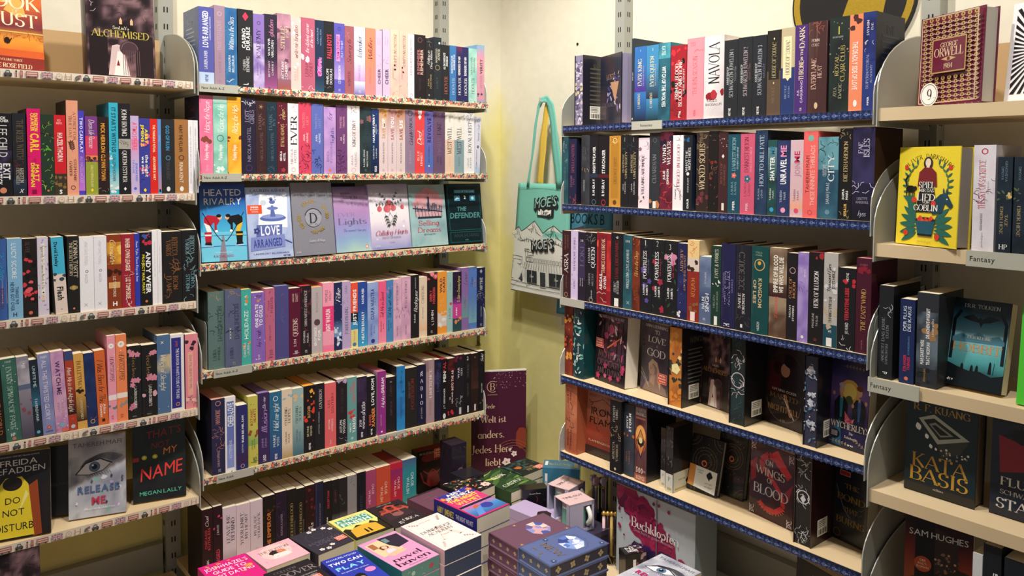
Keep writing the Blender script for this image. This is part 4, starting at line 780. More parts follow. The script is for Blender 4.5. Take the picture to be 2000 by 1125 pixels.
row('B4', '''
406.5 438.3 569.5 5f7a78 f=.29 c=3c4c4c hc|w a8946a 92 97 6;w 2c3c3c 68 74 5;w 2c3c3c 46 52 5;F 4b6260 36 82 56 84~DARLINGTON;F 4b6260 12 26 26 46~LAURA;S 4b6260 12 30 54 70~KNEIDL|grey-green|antler emblem
438.6 471.3 565 5e6584 hc|w a8946a 92 97 6;w 2c3048 68 74 5;w 2c3048 46 52 5;F 4b5270 36 82 56 84~DARLINGTON;F 4b5270 12 26 26 46~LAURA;S DDD 36 52 20 34~xxxx;S c8b890 3 7~LYX|slate blue|antler emblem
471.6 490.8 565 44b0a6 p=e8c060|S E8F4F0 78 94 34 60~IN A;S EFF6F2 34 72 30 70~HOLIDAZE;b E88A3A 84 92 2;b E88A3A 24 30 2;* 3a2a2a 5 95 7;S F0F0F0 10 30 20 44~CHRISTINA;S F0F0F0 12 28 56 78~LAUREN|bright teal|orange blossom dots
491.2 517.6 571 8a68bc|B F4F2F8 50 84 28 50~ONE DATE;B F4F2F8 52 82 58 82~TO GOLD;o d8904a 88 10;w 2a2458 89 97 3;C 4a3478 22 46 36 66~Ivy Leagh;* FFF 5 95 9;S EEE 4 12 40 60~forever|violet|a medal on ribbon
518 537 563 bf6888|F 5a2a48 66 88 56 80~FOREVER;C 7a3a5a 66 86 22 46~Friends;w 3a2238 92 98 4;w 3a2238 58 64 3;S 8a4a68 28 50 40 58~EMILY LOSY;S 8a4a68 4 16~kyss|raspberry pink|thin plum lettering
537.4 564 558 4f4b86 c=2f3358 p=8a8ab0|F 5c5890 50 70 40 66~NEW;F 6a6468 82 94 34 60~x|indigo|nearly blank spine
564.3 587 562.5 5a1634|S E0C0B8 80 92 30 46~HANNAH MARIE;S E0C0B8 80 92 58 78~SCARLETT;F E6D0C4 30 56 34 74~QUEENS;F E0C0B8 14 28 40 62~LIN;C EEE 4 9 24 80~kyss|burgundy|cream QUEENS lettering
587.3 608.3 558 241b20 p=c83a4a|L 6a2a34 5 95 22;F C8C0C0 42 94 34 58~UNWANTED MARRIAGE;S DDD 18 36 22 40~CATHARINA;S DDD 18 32 56 72~MAURA;S EEE 4 8 26 70~LYX|black thorny|red leaf texture
608.6 629.8 560.5 b9aeb0 p=e8a860|S 8a7a80 62 92 40 60~BROMANCE JOLENE;o 5a4048 47 28;B F0ECEC 12 40 22 46~BROMANCE;B F0ECEC 18 38 58 80~FOR|pale grey|a dark medallion
630.2 652 552 ee6f98|r F4A0B8 36 100;r e8407c 30 66;S 7a3a58 72 90 22 44~MICHELE;S 7a3a58 74 88 56 76~HOLLY;B F8F4F4 16 62 28 66~LAST NIGHT WAS FUN;r f4a0b8 0 30;g f088a8 0 10|candy pink|white fun lettering
652.4 668 551.5 232c56|g 7a9ac8 45 20;b C8D8E8 8 34 9;b EEF 6 26 5;C F2F2F2 70 90 24 78~Fake;* FFF 40 98 7;S EEE 6 18 34 56~GUARDIANS|night-blue|white clouds
668.4 685 549.5 b9a4cc|F 4a3f60 22 62 32 68~FORBIDDEN KING;w 7a6a90 66 76 5;S 8a78a0 82 94 30 60~LAURA|lilac|thin dark serifs
685.4 699 552 e8543a|r 1c2634 36 54;r 3a90c0 28 40;r e0d488 0 28;B F8F8F8 34 90 30 76~JUST FRIENDS;S C05a3a 10 26 40 60~MONA AZEM;o 4a7aa0 5 26|orange and yellow|white JUST lettering
699.4 717.3 550.5 2c4c9c|g 3aa0d0 60 0;B F4F4FA 66 90 40 62~RACHEL REID;B F4F4FA 10 54 38 66~HEATED RIVALRY;o EEE 6 9|deep blue|white caps lettering
717.7 738.8 551.5 7e92cc|n 9aaedc 0 100;B 2c3c78 40 90 30 62~CULPA NUESTRA;S 3c4c88 56 80 72 80~UNSERE;S 3c4c88 14 34 28 42~MERCEDES;S 3c4c88 18 30 56 68~RON;o 2c3c88 6 18|sky blue|navy caps lettering
739.2 754.2 549 ee5f88|g f490a8 60 0;C 3a1f2c 40 82 24 72~Tell Me in Secret;S 5a2a3c 18 36 26 42~MERCEDES;S 5a2a3c 22 32 58 72~RON|hot rose|black script lettering
754.6 768 547 4c86bc|b b080b0 80 96 4;C 1f2c4c 38 84 24 72~Tell Me with Kisses;S 2a3a5a 18 36 26 42~MERCEDES;S 2a3a5a 22 32 58 72~RON|steel blue|dark script lettering
768.4 784 545 dfb2c6|n c898b8 0 100;F 6a4a60 50 94 36 60~MY SECRET ROMANCE;w 4a3448 34 52 8;S 8a6a80 8 24 40 56~MATHEA|marbled pink|a black vine
784.4 802 540.5 dfb0c8|n c898b8 0 100;F 6a4a60 50 94 36 60~MY SECRET ROMANCE;w 4a3448 34 52 8;S 8a6a80 8 24 40 56~MATHEA|marble rose|floral black vine
802.4 818.4 537 1e1d20|C E8E8E8 40 74 40 80~Rodriguez;S BBB 78 96 50 62~EINE LIEBESGESCHICHTE;S EEE 24 38 36 56~bis du mich|black|white brush script
818.8 834 541 e3cdb4|F 8a7a6a 56 86 28 62~CAMERONS;S 9a8a78 14 50 36 56~NAEHE DER STERNE;g e8b890 30 10|cream|faded brown lettering
834.4 854.3 532 231a1c c=5a2028|b C8505A 84 99 9;b E8909A 86 98 4;B D84A50 54 72 24 46~DEEPLY;B D84A50 50 76 54 76~FORBIDDEN;S EEE 16 40 40 60~L J SHEN;S EEE 4 8 30 56~LYX|black|coral blossoms on top
854.6 872.6 530.5 ec9a38|r d8c8c0 12 36;b ec9a38 28 38 4;b E8E0D8 12 28 6;B 6a3a4a 66 90 24 48~WILD;B 6a3a4a 66 92 56 80~CARD;S f4c078 42 58 30 44~ELLE;S f4c078 40 60 56 70~SILVER|orange|dark WILD lettering
872.9 884 531 9cc0bc|C 7a9a98 60 92 34 70~Over;F 5a7a78 16 48 34 66~LIVER;b c84a4a 46 50 2|grey-teal|a red dot
884.3 901.3 530.5 2a1c38|r c84490 22 46;g 8a3a90 60 46;C E8D070 48 92 50 80~To Date a Dreaming Agency;B F4E8F4 26 40 34 50~ANN;r 2e4a50 0 22;b d88a5a 16 22 3|purple and magenta|yellow script lettering
901.6 915 523 8a6aa4|g 6a9a98 60 20;C 5a4a80 70 92 30 80~Love;F 5a7a80 30 60 34 62~LUNA|lilac to green|faint script lettering
915.3 931 521.5 5a7cc0|g 7aa8b4 50 10;C 3a4a90 62 90 24 50~Ginger;C c08a68 62 84 56 84~Gate;F 6a90a0 16 54 40 66~HILDEBRAND|blue to green|overlapping script
931.4 947.4 522.5 1c2448 c=14182e|d a8a8b8 94 16;F D8D4D0 62 84 36 68~ANYTIME;w 9a9aa8 38 60 14;S 9a9aa8 18 36 44 60~SARAH SPRINZ;S DDD 3 7 40 60~LYX|dark navy|silver branch
''')
row('B5', '''
413.5 439.3 779 27284a c=1f2138 p=e0a890|O c0888c 94 18;F D89084 66 86 30 64~ANYMORE;w c88078 34 60 20;S C8A8A8 10 32 40 58~SARAH SPRINZ;S EEE 3 7 36 76~LYX|navy|rose-gold branches
439.7 460.5 775 f2f2f8|r 6a7cc0 36 94 16 84;r 8a9cd8 5 36 16 84;B F2F4FC 60 92 24 78~CHEER-LOVE;S D8E0F8 18 42 38 62~KI STEPHENS|white-framed blue|white CHEER lettering
461.5 484 791 2a2e6c f=.303|g 3f2448 35 10;B EFEFF8 42 84 44 62~BLEIB BEI MIR, SAM;S D8D8E8 26 40 44 58~GUSTIN THAO;O c89a8a 6 16|indigo|a small ring crest
484.3 503.8 773.5 c9c45a|g 88b05a 55 30;B a83a34 58 82 24 48~BOTANIC;B a83a34 62 82 56 80~HEARTS;b 9a4a34 42 50 5;S 5a8a4a 22 40 34 50~MARIE;S 5a8a4a 22 40 58 70~NIEBLER;* 3a4a2a 5 95 9;C 2a6a3a 4 12 24 84~kyss|lime yellow|red BOTANIC lettering
504.2 526.3 767 3a2858 p=8a70a8|C B08ACC 40 76 30 80~Illusion;C E8E0F0 76 94 40 66~Be me;S A888C8 22 36 30 46~JANINE;S A888C8 22 36 58 74~UKENA;B EEE 3 12 40 66~LAGO|dark purple|violet script lettering
526.7 550.2 765 2a6a90|g 2c3c78 60 0;C EDF4F6 42 82 30 74~Hold me tight;O DDE8EE 90 18;S DDE8EE 20 38 28 48~MAIKE;S DDE8EE 20 34 58 78~VOSS;B EEE 2 10 40 60~HEYNE|cobalt teal|white brush lettering
550.6 571.3 760 e0cdb4|g b09464 20 0;b 8ab4c8 82 94 4;F 3a3834 48 74 26 50~COLLIDING;F 3a3834 50 72 58 80~HOPES;S 6a5a48 20 38 30 46~CAROLIN;S 6a5a48 20 36 58 72~WAHL|cream|a blue bird shape
571.7 592.8 758 9cb8b4|g 3f6c7c 60 0;b d8b890 82 94 4;F 2a4a50 48 74 26 50~CRUSHING;F 2a4a50 50 72 58 80~SOULS;S 4a6a70 20 38 30 46~CAROLIN;S 4a6a70 20 36 58 72~WAHL|misty teal|a golden bird shape
593.1 614.6 753 151417 p=e8a038|b E8A83A 82 92 3;b D8402A 46 78 9;S F2B070 52 70 36 60~BUTCHER;S D8D0A0 24 40 30 46~BRYNNE;S D8D0A0 24 40 58 74~WEAVER;B EEE 4 14 44 62~HEYNE|black|red banner flames
614.9 633.9 749 1b1a1f|F C8C0C8 62 92 44 74~LOVERBOY;S 9a949c 24 58 34 50~ANTONIA WESSELING|jet black|silver serif lettering
634.3 656.5 747.5 dc6468|S 7a2a34 60 76 26 46~LES;S 7a2a34 52 84 58 78~SOUTIERS;S F4D0CC 28 44 30 46~ANTONIA;S F4D0CC 24 44 58 72~WESSELING;S EEE 5 12 44 56~forever|coral|dark red lettering
657.4 677.8 740 211a20 c=2a2028|F b8a0b8 93 99 3;F 4a3840 48 86 40 66~THE AUTUMN;S EEE 18 38 28 50~AUTUMN;S EEE 16 38 58 82~WOODS;w 999 3 12 4|black-brown|lilac blossom top
678.2 696.7 736.5 649a98|B C8585a 60 94 56 82~LIKELY EVENT;B C8585a 74 86 30 48~IN THE;b c83a34 38 50 7;B F0F0EC 16 30 24 40~REBECCA;B F0F0EC 14 38 54 86~YARROS;o 9ac4c0 6 14|sea teal|a red bouquet
697.1 717 735.5 221a2c|C E8E4EE 38 68 38 80~shattered;S E8E4EE 20 32 24 44~JOSI;S E8E4EE 16 38 56 78~WISMAR;B EEE 4 12 40 58~HEYNE;n 3a2a48 60 98|black-violet|white script lettering
717.4 734 734.5 17161a|B F2F2F2 52 96 46 80~LOVE, MOM;B E8604A 20 38 20 40~ILIANA;B F0904A 16 48 50 86~XANDER;B EEE 4 14 40 58~HEYNE|black|orange author lettering
737.5 753.7 725 8e2f80 c=b48aa8 k=b490a8 p=c87888|B F4ECF4 66 90 46 78~DREAM;C F4ECF4 42 66 46 80~Highland;S C890C0 14 32 34 50~SAMANTHA YOUNG;o EEE 5 9|magenta|white DREAM lettering
754.1 773 736 1c191c f=.29|S 888 88 94 40 60~11;C 5a3a3a 62 86 30 60~Lakes;F 6a4440 30 56 44 62~FLINT STAR|black|dim red script
773.4 791 715 2a86c4 c=1b1b20|n 2a70b0 0 100;S 2a4a6a 54 94 50 64~EISIGE HOEHEN;S 1f3f60 18 52 44 62~MARGARETE ELLE CLAUDIN;b 1f5a90 5 95 5|bright blue|dark small print
791.4 815 718 232220 c=14141a|F 6a5a50 50 78 26 42~RINA KENT;F 8a2a30 30 82 48 72~POSSESSION;S 555 3 10|black-green|dark red serifs
815.3 831.8 712 1c1b38 c=141424|F E8E4EC 86 90 30 60~x;Fh E8E8F0 81 87 30 70~R;Fh E8E8F0 70 76 30 70~A;Fh E8E8F0 58 64 30 70~B;Fh E8E8F0 45 51 30 70~I;Fh E8E8F0 34 40 30 70~O;S AAA 10 30 40 56~JAY DARK|midnight blue|spaced upright capitals
832.2 848.3 703 a58a90|n 8a6a70 82 99;F E8D8D4 40 86 38 70~LIMERENCE;F 8a7078 12 36 40 60~HC DOLORES|dusty mauve|pale LIMERENCE lettering
848.6 861.2 702 1d1c34|n 34345a 60 95;F 4a4a78 48 84 34 70~LANE KING|dark navy|dim violet serifs
861.5 874 701.5 16151a p=b83040|B C83A48 78 96 34 74~PAL;B F2F2F2 62 80 34 74~PEN;S EEE 18 52 40 62~J T GEISSINGER;o DDD 6 22 1.6|black|a red lettered PAL
874.3 888.8 700 231518 c=7a2028|B E8C8C0 46 90 50 78~INTO THE ABYSS;b C8303A 6 30 7;S EEE 26 40 24 40~VI;S EEE 24 44 54 70~KEELAND;n 7a2028 80 99|black and red|a red dripping rose
889.1 906.8 693 1f1b24|b 6a2040 90 98 4;S DDE 62 80 26 46~WAR;F E0E0E8 66 78 60 78~GOD;w BBB 20 34 12;r C8C4C4 3 14 42 66|charcoal|a silver chain
907.1 920 691.5 19181c|Sh DDD 90 96 30 66~2;F 5a5a60 60 86 40 66~ZODIAC;F 6a5a5a 30 52 40 62~LILIA VILLE;r C8C4C4 3 14 42 66|black|a large figure 2
920.3 934.3 690 2a1b1a|F 5a3a34 40 90 36 66~VICIOUS;Sh DDD 92 95 40 60~1;r C8C4C4 3 14 42 66;n 4a2a26 40 80|brown-black|dim brown letters
934.6 946.6 685.5 16161a c=2a1a1a|C EEE 82 94 36 76~Sold;S DDD 30 46 44 60~ZANIRA LOREN;b 7a4a38 8 18 4|black|white Sold script
''')
row('B6', '''
395 416.5 994 2c1018 c=1a0e10|B C03A44 50 74 26 46~CHICAGO;B C03A44 46 78 54 74~RUTHLESS;C E0D0D0 74 94 30 60~Cruel;S DDD 10 40 40 60~DOMINIK|dark red|red block lettering
417 435 988 2a121c|b c84a6a 70 95 3;S C8B8C0 62 78 40 60~J BREE;B C83A5A 12 46 30 68~UNHINGED|dark wine|pink UNHINGED lettering
435.4 462 990 dcc8d6|g 17151a 45 10;F 4a3a4a 50 92 28 52~LEAVE ME;F 4a3a4a 50 90 60 86~BEHIND|pale pink|black lower half
462.4 489 984 ddc8d4|g 8a7a84 30 5;F 4a3a4a 44 92 28 50~YOUR KNIFE,;F 4a3a4a 50 88 60 80~MY HEART|pinkish white|grey serif lettering
489.4 513.4 977 dac6d2|F 4a3a4a 52 80 28 48~MY BLADE;F 4a3a4a 46 84 58 78~YOUR BACK;S b8a8b4 10 36 40 60~KM MORONOVA|blush white|dark serif lettering
513.8 538 968 1a1416 c=2a1418|b 4a2a20 60 95 7;B D87A3A 26 78 34 62~THE EMPEROR|black|orange title letters
538.4 561 960 26182c|w 5a3a68 5 95 12;S a890b0 40 70 44 60~RIONA KASHER;w c89a5a 5 30 3|deep violet|tangled purple lines
561.4 579.3 955 1a1719|F a8905a 22 90 34 62~GOLDENBLOOD;S 888 30 60 76 84~A DARK ROMANCE;w 4a4030 3 12 4|black|gold serif capitals
579.6 596.3 953 181618|F a8905a 22 90 34 62~GOLDENBLOOD;S 888 30 60 76 84~A DARK ROMANCE;w 4a4030 3 12 4|dull black|thin gold capitals
596.6 616 947 2a1216|b 6a2028 50 95 9;B E8DCDC 26 42 30 48~DARK;B E8DCDC 24 46 56 76~CASTLE|dark crimson|white CASTLE lettering
616.4 632 941 1e2038 c=1c2038|S 8a8aa0 20 80 50 62~WHERE THE SUNDAYS END;r 2a2f55 0 100 0 18|navy|fine silver lettering
632.4 648 940 18161a|B B83048 60 86 46 70~DECEPTION;B DDD 26 56 30 50~game;B DDD 18 40 56 76~of|black|a crimson word
648.4 662 936.6 1a1a1c|g 9a9a9c 50 20;F 7a3a44 60 90 40 64~SIN CITY|ash black|a grey lower fade
662.4 678.4 933 232224|g a8a6a8 50 20;w 888 60 90 3|charcoal grey|smoky fading base
678.8 697 928 8a8688|g d8d4d6 50 0;B 4a4648 14 40 24 44~LEIGH N;B 4a4648 14 44 56 76~HARLING;w 2a282a 80 98 6|silver grey|black scratched top
697.3 714.3 922 16171f|F 2a3a5a 30 74 34 64~AMITRE|blue-black|navy serif lettering
714.8 734.8 918 a04468|g b84858 40 0;Sv E8C0CC 62 78 58 78~CHLOE;Sv E8C0CC 48 70 26 46~WALSH;Cv F0D0D8 6 30 30 76~Binding|raspberry|pale CHLOE lettering
735.2 763 911 c24a34|g e0603a 50 0;Sv F0C8B8 56 76 58 76~CHLOE;Sv F0C8B8 46 70 28 46~WALSH;Cv F4D8C8 4 28 30 76~Keeping|orange-red|cream script
763.4 786.2 904 b8243f p=b04a48|g 8a2a68 60 90;Sv F0C8C8 58 78 58 76~CHLOE;Sv F0C8C8 48 74 28 46~WALSH;Cv F8E8E8 12 40 26 80~Redeeming|red to magenta|white script title
786.5 813 896 2e8a94|g 5aa888 50 10;g 4a5a8a 80 100;Sv D8E8E8 56 78 60 80~CHLOE;Sv D8E8E8 46 72 28 48~WALSH;Cv E8F4F0 12 34 24 80~Releasing|teal|white script title
''', front=.29)
row('C1', '''
1122 1139 108 8a84a0 edge p=8f88a6 c=22222e k=22222e sc=5a5448 d=.15 hc s=1|b c8c0d0 2 98 22;b 5a5078 5 95 16;b d8c89a 45 62 7;L e8e4ee 5 95 18|purple sprayed-edge|skull and flower fore-edge
1233.6 1238.4 75 2c3640 d=.21 c=26303c|S DDD 50 60 30 60~FRANK ALERT;S EEE 3 6 20 70~B|slim slate|very tall cover behind
1239 1262 91 3470b4|g 4a2f8a 75 40;g 1a1a28 35 0;Sh E8E0C0 93 96 40 62~1;F E4D9B0 48 84 30 62~EVER KING;S b8a8d8 46 76 72 80~DIE FERNE MEERE;F E4D9B0 18 38 30 50~LJ ANDREWS|blue-violet|numeral 1 emblem
1262.4 1286 88 3f88b8|g 2a2a30 70 30;g 14281f 30 0;Sh E8E0C0 93 96 40 62~2;F E4D9B0 46 86 30 62~EVER QUEEN;S c8b088 46 76 72 80~DIE STURMREICHE;F E4D9B0 18 38 30 50~LJ ANDREWS|blue-black|numeral 2 emblem
1286.4 1309 83.5 2a6678|n 4a9aa8 80 100;n 1f4a5c 0 80;Bv B8DCE0 84 96 24 60~KATEE;Bv F0F0EC 18 70 30 62~WITCH OF THE WOLVES|petrol|white downward title
1310 1341 88.5 9c1f2a c=1c2838 k=1c2838|b 1c1416 20 80 9;b c8303c 70 98 9;F F2EDE8 28 76 28 48~PRIMAL BLOOD;F F2EDE8 18 80 50 72~BLOOD AND BONE;S d8c8c8 28 76 78 88~LIEBE KENNT;B EEE 3 12 50 66~HEYNE;b 8a2028 5 20 6|red floral|white serif title
1342 1374.5 74 ee8e9a|Sh c85a68 93 95.5 20 50~KIARA;Sh c85a68 90 92.5 20 50~AZAR;F dd6a78 30 78 34 60~THORN SEASON;w d86a78 82 88 3;S c85a68 4 12 40 56~PIPER|salmon pink|pale THORN lettering
1375 1414 70 e2dcdc c=cfc8c8|n c8c0c4 0 100;F 26222a 42 92 24 76~NAVOLA;b 8a2028 26 32 4;o b03038 29 14 1.4;Sh 5a4a4a 20 23 15 70~PAOLO;Sh 5a4a4a 15.5 18.5 10 90~BACIGALUPI|broad white marbled|a red amber bead
1414.5 1441 78 23272c|S C8C8C8 42 66 18 34~ANNE BISHOP;F A8ACB0 26 88 38 66~SCHWARZEN JUWELEN 1;S 7a7e84 46 66 76 88~TOCHTER;B DDD 2 12 34 50~HEYNE|black|number 1 series title
1441.5 1469 72.5 24272c|S C8C8C8 42 66 18 34~ANNE BISHOP;F B0A0A8 26 88 38 66~SCHWARZEN JUWELEN 2;S 8a5a5a 46 66 76 88~SCHATTEN;B DDD 2 12 34 50~HEYNE|black|number 2 series title
1469.5 1497 69 23262c|S C8C8C8 42 66 18 34~ANNE BISHOP;F A8ACB8 26 88 38 66~SCHWARZEN JUWELEN 3;S 6a6a8a 46 66 76 88~NACHT;B DDD 2 12 34 50~HEYNE|black|number 3 series title
1498 1525 59 26231f|r 5c4a3c 0 52;r 26231f 42 55 12 88;d e8d8a8 90 6;F b0a078 44 86 36 64~HOUSE OF ZODIAC;F 7a6450 14 34 36 56~NICOLE;d e8d8a8 38 5|brown-black|gold star points
1525.5 1552 54 bcae8c|r 26386c 0 54;r e8dcb0 42 90 14 76;d e8dcb0 42 14;F 3a3448 46 86 34 62~HOUSE OF ZODIAC;F 8a9ac0 18 34 28 42~NICOLE;F 8a9ac0 18 34 54 66~BOEHM|cream over blue|cream title plaque
1552.5 1577 48.5 4a2d72|F F0DCB0 74 98 34 74~DARK;F F0DCB0 60 74 44 64~IN THE;F F0DCB0 38 60 32 70~THRONE;S E8D8E8 20 28 20 36~A.K.;S E8D8E8 12 38 46 64~CAGGIANO;S EEE 3 7 44 60~TOR|royal purple|cream curly lettering
1578 1615 42 4a3030 hc c=3a2c30|g 6a4a48 60 100;w a05a48 90 97 8;Fh D8C0B8 78 81 20 64~PENN;Fh D8C0B8 73 76 20 64~COLE;F D8B0A0 26 60 22 48~EVERFLAME;F D8B0A0 38 52 56 76~HEAT;o D8B890 8 9 1.8|brown hardcover|gold leaf mark
1619.5 1658 33 1b1f22|n 23302c 0 100;* 8a8a78 5 98 20;Bh D8C858 82 90 44 52~1;Sh AAA 78 80 16 70~HER FAIRY QUEENS;F B8A868 38 60 30 50~ROYAL;F B8A868 32 70 58 80~CLAIR CLUB;F A8A888 16 26 24 40~AYLA;F A8A888 14 30 50 66~DADE|black-green|a golden 1
1658.5 1684.5 28 ee8a64|b 4a2a2a 84 98 7;Bv F4E4DC 22 72 26 64~THE DEADLY SIDE OF LOVE;o F8F0E8 8 14 1.8|orange|white downward title
1685 1710 23 28387c c=171a26 k=171a26 sc=2c3350 st=EVE|n 1c2458 50 100;F E0DCE8 76 92 28 46~JAYMIN;F E0DCE8 80 90 62 78~EVE;w E0DCE8 62 72 6;F A0A8C8 22 58 28 48~SUPERNATURAL;F A0A8C8 24 50 60 76~ACADEMY;B EEE 5 14 40 54~PIPER|blue academy|pale castle drawing
''')
row('C2', '''
1097 1110 267 1f4854|n 2a5a64 0 100;S A8B8B8 76 94 24 40~JAYMIN;S A8B8B8 80 92 58 70~EVE;w 8ab0b0 60 66 3;F 5a8088 20 56 36 60~SUPERNATURAL|dark teal|dim teal lettering
1111 1126 271 1f2244 c=16182c d=.11|F A04A68 48 92 36 70~SPELLCASTER;F A0607a 26 44 22 44~JAYMIN;F A0607a 30 40 56 74~EVE;w E86A4a 1 16 8|indigo|an orange lightning flash
1135.5 1152 264 26282d hc|n 3c3f46 0 100;F 6a6c70 64 84 24 46~SILVER;F 6a6c70 64 82 56 84~ELITE;w d8c088 46 56 4;S c0c0c0 20 36 34 52~DANI FRANCIS|glossy charcoal|a gold bird
1152.4 1168.2 264 17191f|r 28384c 40 45;B F2F2F2 46 84 34 66~NIGHTWEAVER;B F2F2F2 14 38 34 60~R M GRAY;O 5a7a90 5 22|black|white weaver lettering
1168.6 1189.5 264.5 17161a|r 5a1a24 40 45;B F2F2F2 46 80 34 62~STARCHASER;B F2F2F2 14 38 34 58~R M GRAY;O b03040 5 18|black|a red emblem dot
1190 1212 265 c9923c|w 7a4a1a 92 98 6;r b8822c 12 90 16 84;F 7a5020 32 70 40 66~KINGDOM OF ALMOST;o 6a4018 6 16;O f0d890 93 16|golden|ornate bronze frame
1212.4 1227.2 264 1b1c20|w 3a5a74 78 86 5;Sh AAA 91 97 46 54~1;F B8A87C 48 74 22 42~MONTROSE;F B8A87C 40 78 56 82~UNIVERSITY;S CCC 20 36 28 40~LENA;S CCC 18 36 54 66~KERANEN|black|gold serifs, wave mark
1227.6 1246.5 264 1b1c20|w 3a5a74 78 86 5;Sh AAA 91 97 46 54~1;F B8A87C 48 74 22 42~MONTROSE;F B8A87C 40 78 50 74~UNIVERSITY;S CCC 20 36 28 40~LENA;S CCC 18 36 54 66~KERANEN|wider black|gold serifs, wave mark
1247 1268 269 ead8e2|F 8a6a78 84 94 1;w 6a4a58 60 92 9;F 3a3038 20 76 30 54~VILLAINS ARE MADE;L 8a7a4a 10 24 4;o 2a2a2a 16 7|pinkish white|thorny stem drawing
1268.4 1288.6 259 2e3136|O 5a5e62 90 16;w 1a1c20 60 98 6;F 7c8084 34 72 30 66~GUARDIAN;b b87a48 2 14 5;r e8e0d8 1 10 36 66|graphite|tall grey serifs
1289 1313.6 257 4a1a2c|n 7a2438 0 100;b 1f1430 60 95 7;w E8503A 4 50 14;F F2ECEA 60 84 22 48~WIND;F F2ECEA 58 88 56 84~WEAVER;B F2ECEA 38 50 26 42~JULIE;B F2ECEA 32 52 54 70~JOHNSON|crimson-black|flame strokes
1314 1334 264 f0e8ec|w 8a2a48 90 98 5;F b04a68 28 88 40 68~FORGED IN BLOOD;w 1f1a20 18 36 7;S 8a7a80 14 30 22 36~MARIE;S 8a7a80 14 28 70 82~KINCAID|white|dark red title
1335 1352 264 1a1d24 c=1c2c44|b 2a5a88 86 96 4;F ECECEC 52 80 22 46~WHAT THE;F ECECEC 54 84 54 80~NIGHT HIDES;o E4E0E0 49 16;S C8C8C8 24 44 44 62~ANNA KNOPF;B EEE 3 16 40 62~KNAUR|black-blue|white moon phases
1360 1384 258 2f2320|b 5a4a38 80 98 9;b 6a3038 8 24 7;F D8C4A0 28 86 26 70~WICKED SOULS;w a89068 4 96 12|bronze-black|gold WICKED lettering
1384.4 1402.5 256 1a1718|b 7a2a24 30 70 9;w a87a58 3 98 12|black|dim red ornaments
1403 1421 257.5 3f2426|* e8d0c0 82 96 10;d F4E8DC 70 14;F 8a5a50 36 62 22 44~ROYALS OF;F 8a5a50 34 60 56 76~DARKNESS;r E8E0D8 3 12 40 66|dark brown|a bright star
1421.4 1445.6 262 1d4c5e|F 8fb8c0 54 96 34 62~DARKEST REIGN;S b8ccd0 56 84 72 84~DU BIST DER EINE;f D86A6A 48 22;F 8ab0b8 24 40 28 44~LAURA;F 8ab0b8 24 40 54 70~LABAS;B EEE 4 16 40 58~PIPER|petrol teal|a red flower
1446 1473.6 261 cf5a78|F 6a2038 52 96 28 56~DARKEST REIGN;S e8a0b0 52 84 68 80~WAS DAS HERZ;f 2f6a88 44 26;F b84a66 22 40 28 44~LAURA;F b84a66 22 40 56 70~LABAS;B F0C8D0 4 14 40 56~PIPER|rose|a blue flower
1475 1498.4 254 20304c c=1a2238 k=1a2238 d=.19|n 2a4060 0 100;F B8C8D8 34 94 36 70~HOW TO KILL FATE;S a0a8b0 18 32 24 38~RASIA;S a0a8b0 20 30 50 64~LOUIS|midnight blue|thin FATE lettering
1499 1517 273 26504e|g 6a8a94 50 90;n 1f3c3c 0 50;B 2a7a98 80 92 26 74~ME;B ECEFEE 46 78 26 74~SHATTER;S D8E0DC 20 36 24 42~TAHEREH;S D8E0DC 22 34 56 72~MAFI;o 3aa0d0 8 22|green-grey|blue ME word
1517.4 1543 274 25315a|n 2f3c68 0 100;B E890B8 78 94 26 70~ME;B F2F2F6 42 76 26 70~UNRAVEL;S B8C0D8 18 34 24 42~TAHEREH;S B8C0D8 22 32 54 70~MAFI;o F0A0C0 8 18|navy|pink ME word
1543.4 1568.5 273 d8b4bc|g f0a888 30 10;n c8c4cc 70 100;B C02858 70 86 30 72~ME;B b88aa0 52 70 34 74~JOIN;S 8a5a58 20 36 28 44~TAHEREH;S 8a5a58 22 34 56 70~MAFI;o E05070 8 18|pearl pink|crimson ME word
1569 1597 256 ee6a68|o 7ab8a8 92 20;S 6a2a34 28 72 18 42~TAHEREH MAFI;S f8c0b8 14 84 50 80~THESE INFINITE THREADS;O c84a50 6 14|coral red|a green pearl
1597.5 1637 267 3b6a80|n 6aa0ac 60 100;n 284c64 0 60;w 1f3440 60 98 14;F E0E8EC 46 78 50 80~CITY;F C8D4DC 52 66 24 42~CRESCENT;S C8D4DC 18 44 42 58~SARAH J MAAS;o 6a90a4 8 12|sea-blue wing|white CITY lettering
1639.5 1664 250.5 18171a|w c8b078 92 98 7;F C8B078 42 86 32 64~DIE ERHABENEN;B F0F0F0 22 34 24 42~SOFIA;B F0F0F0 22 32 54 72~MARS;B E8C070 4 18 40 62~KNAUR;w c8b078 1 10 5|black|antique gold title
1664.4 1708 248 24203f c=3a2218 k=4a2a1c|g 16161f 40 0;n 3a3460 40 100;F C8C4DC 72 84 26 46~FAE;F C8C4DC 68 88 50 76~ISLES;w C8C4DC 30 42 7;Fh A8A4B8 22.5 25 24 72~LISETTE;Fh A8A4B8 18.5 21 20 78~MARSHALL;Ch b0b0c8 5 11 28 64~kyss|wide purple-black|a white dagger
''')
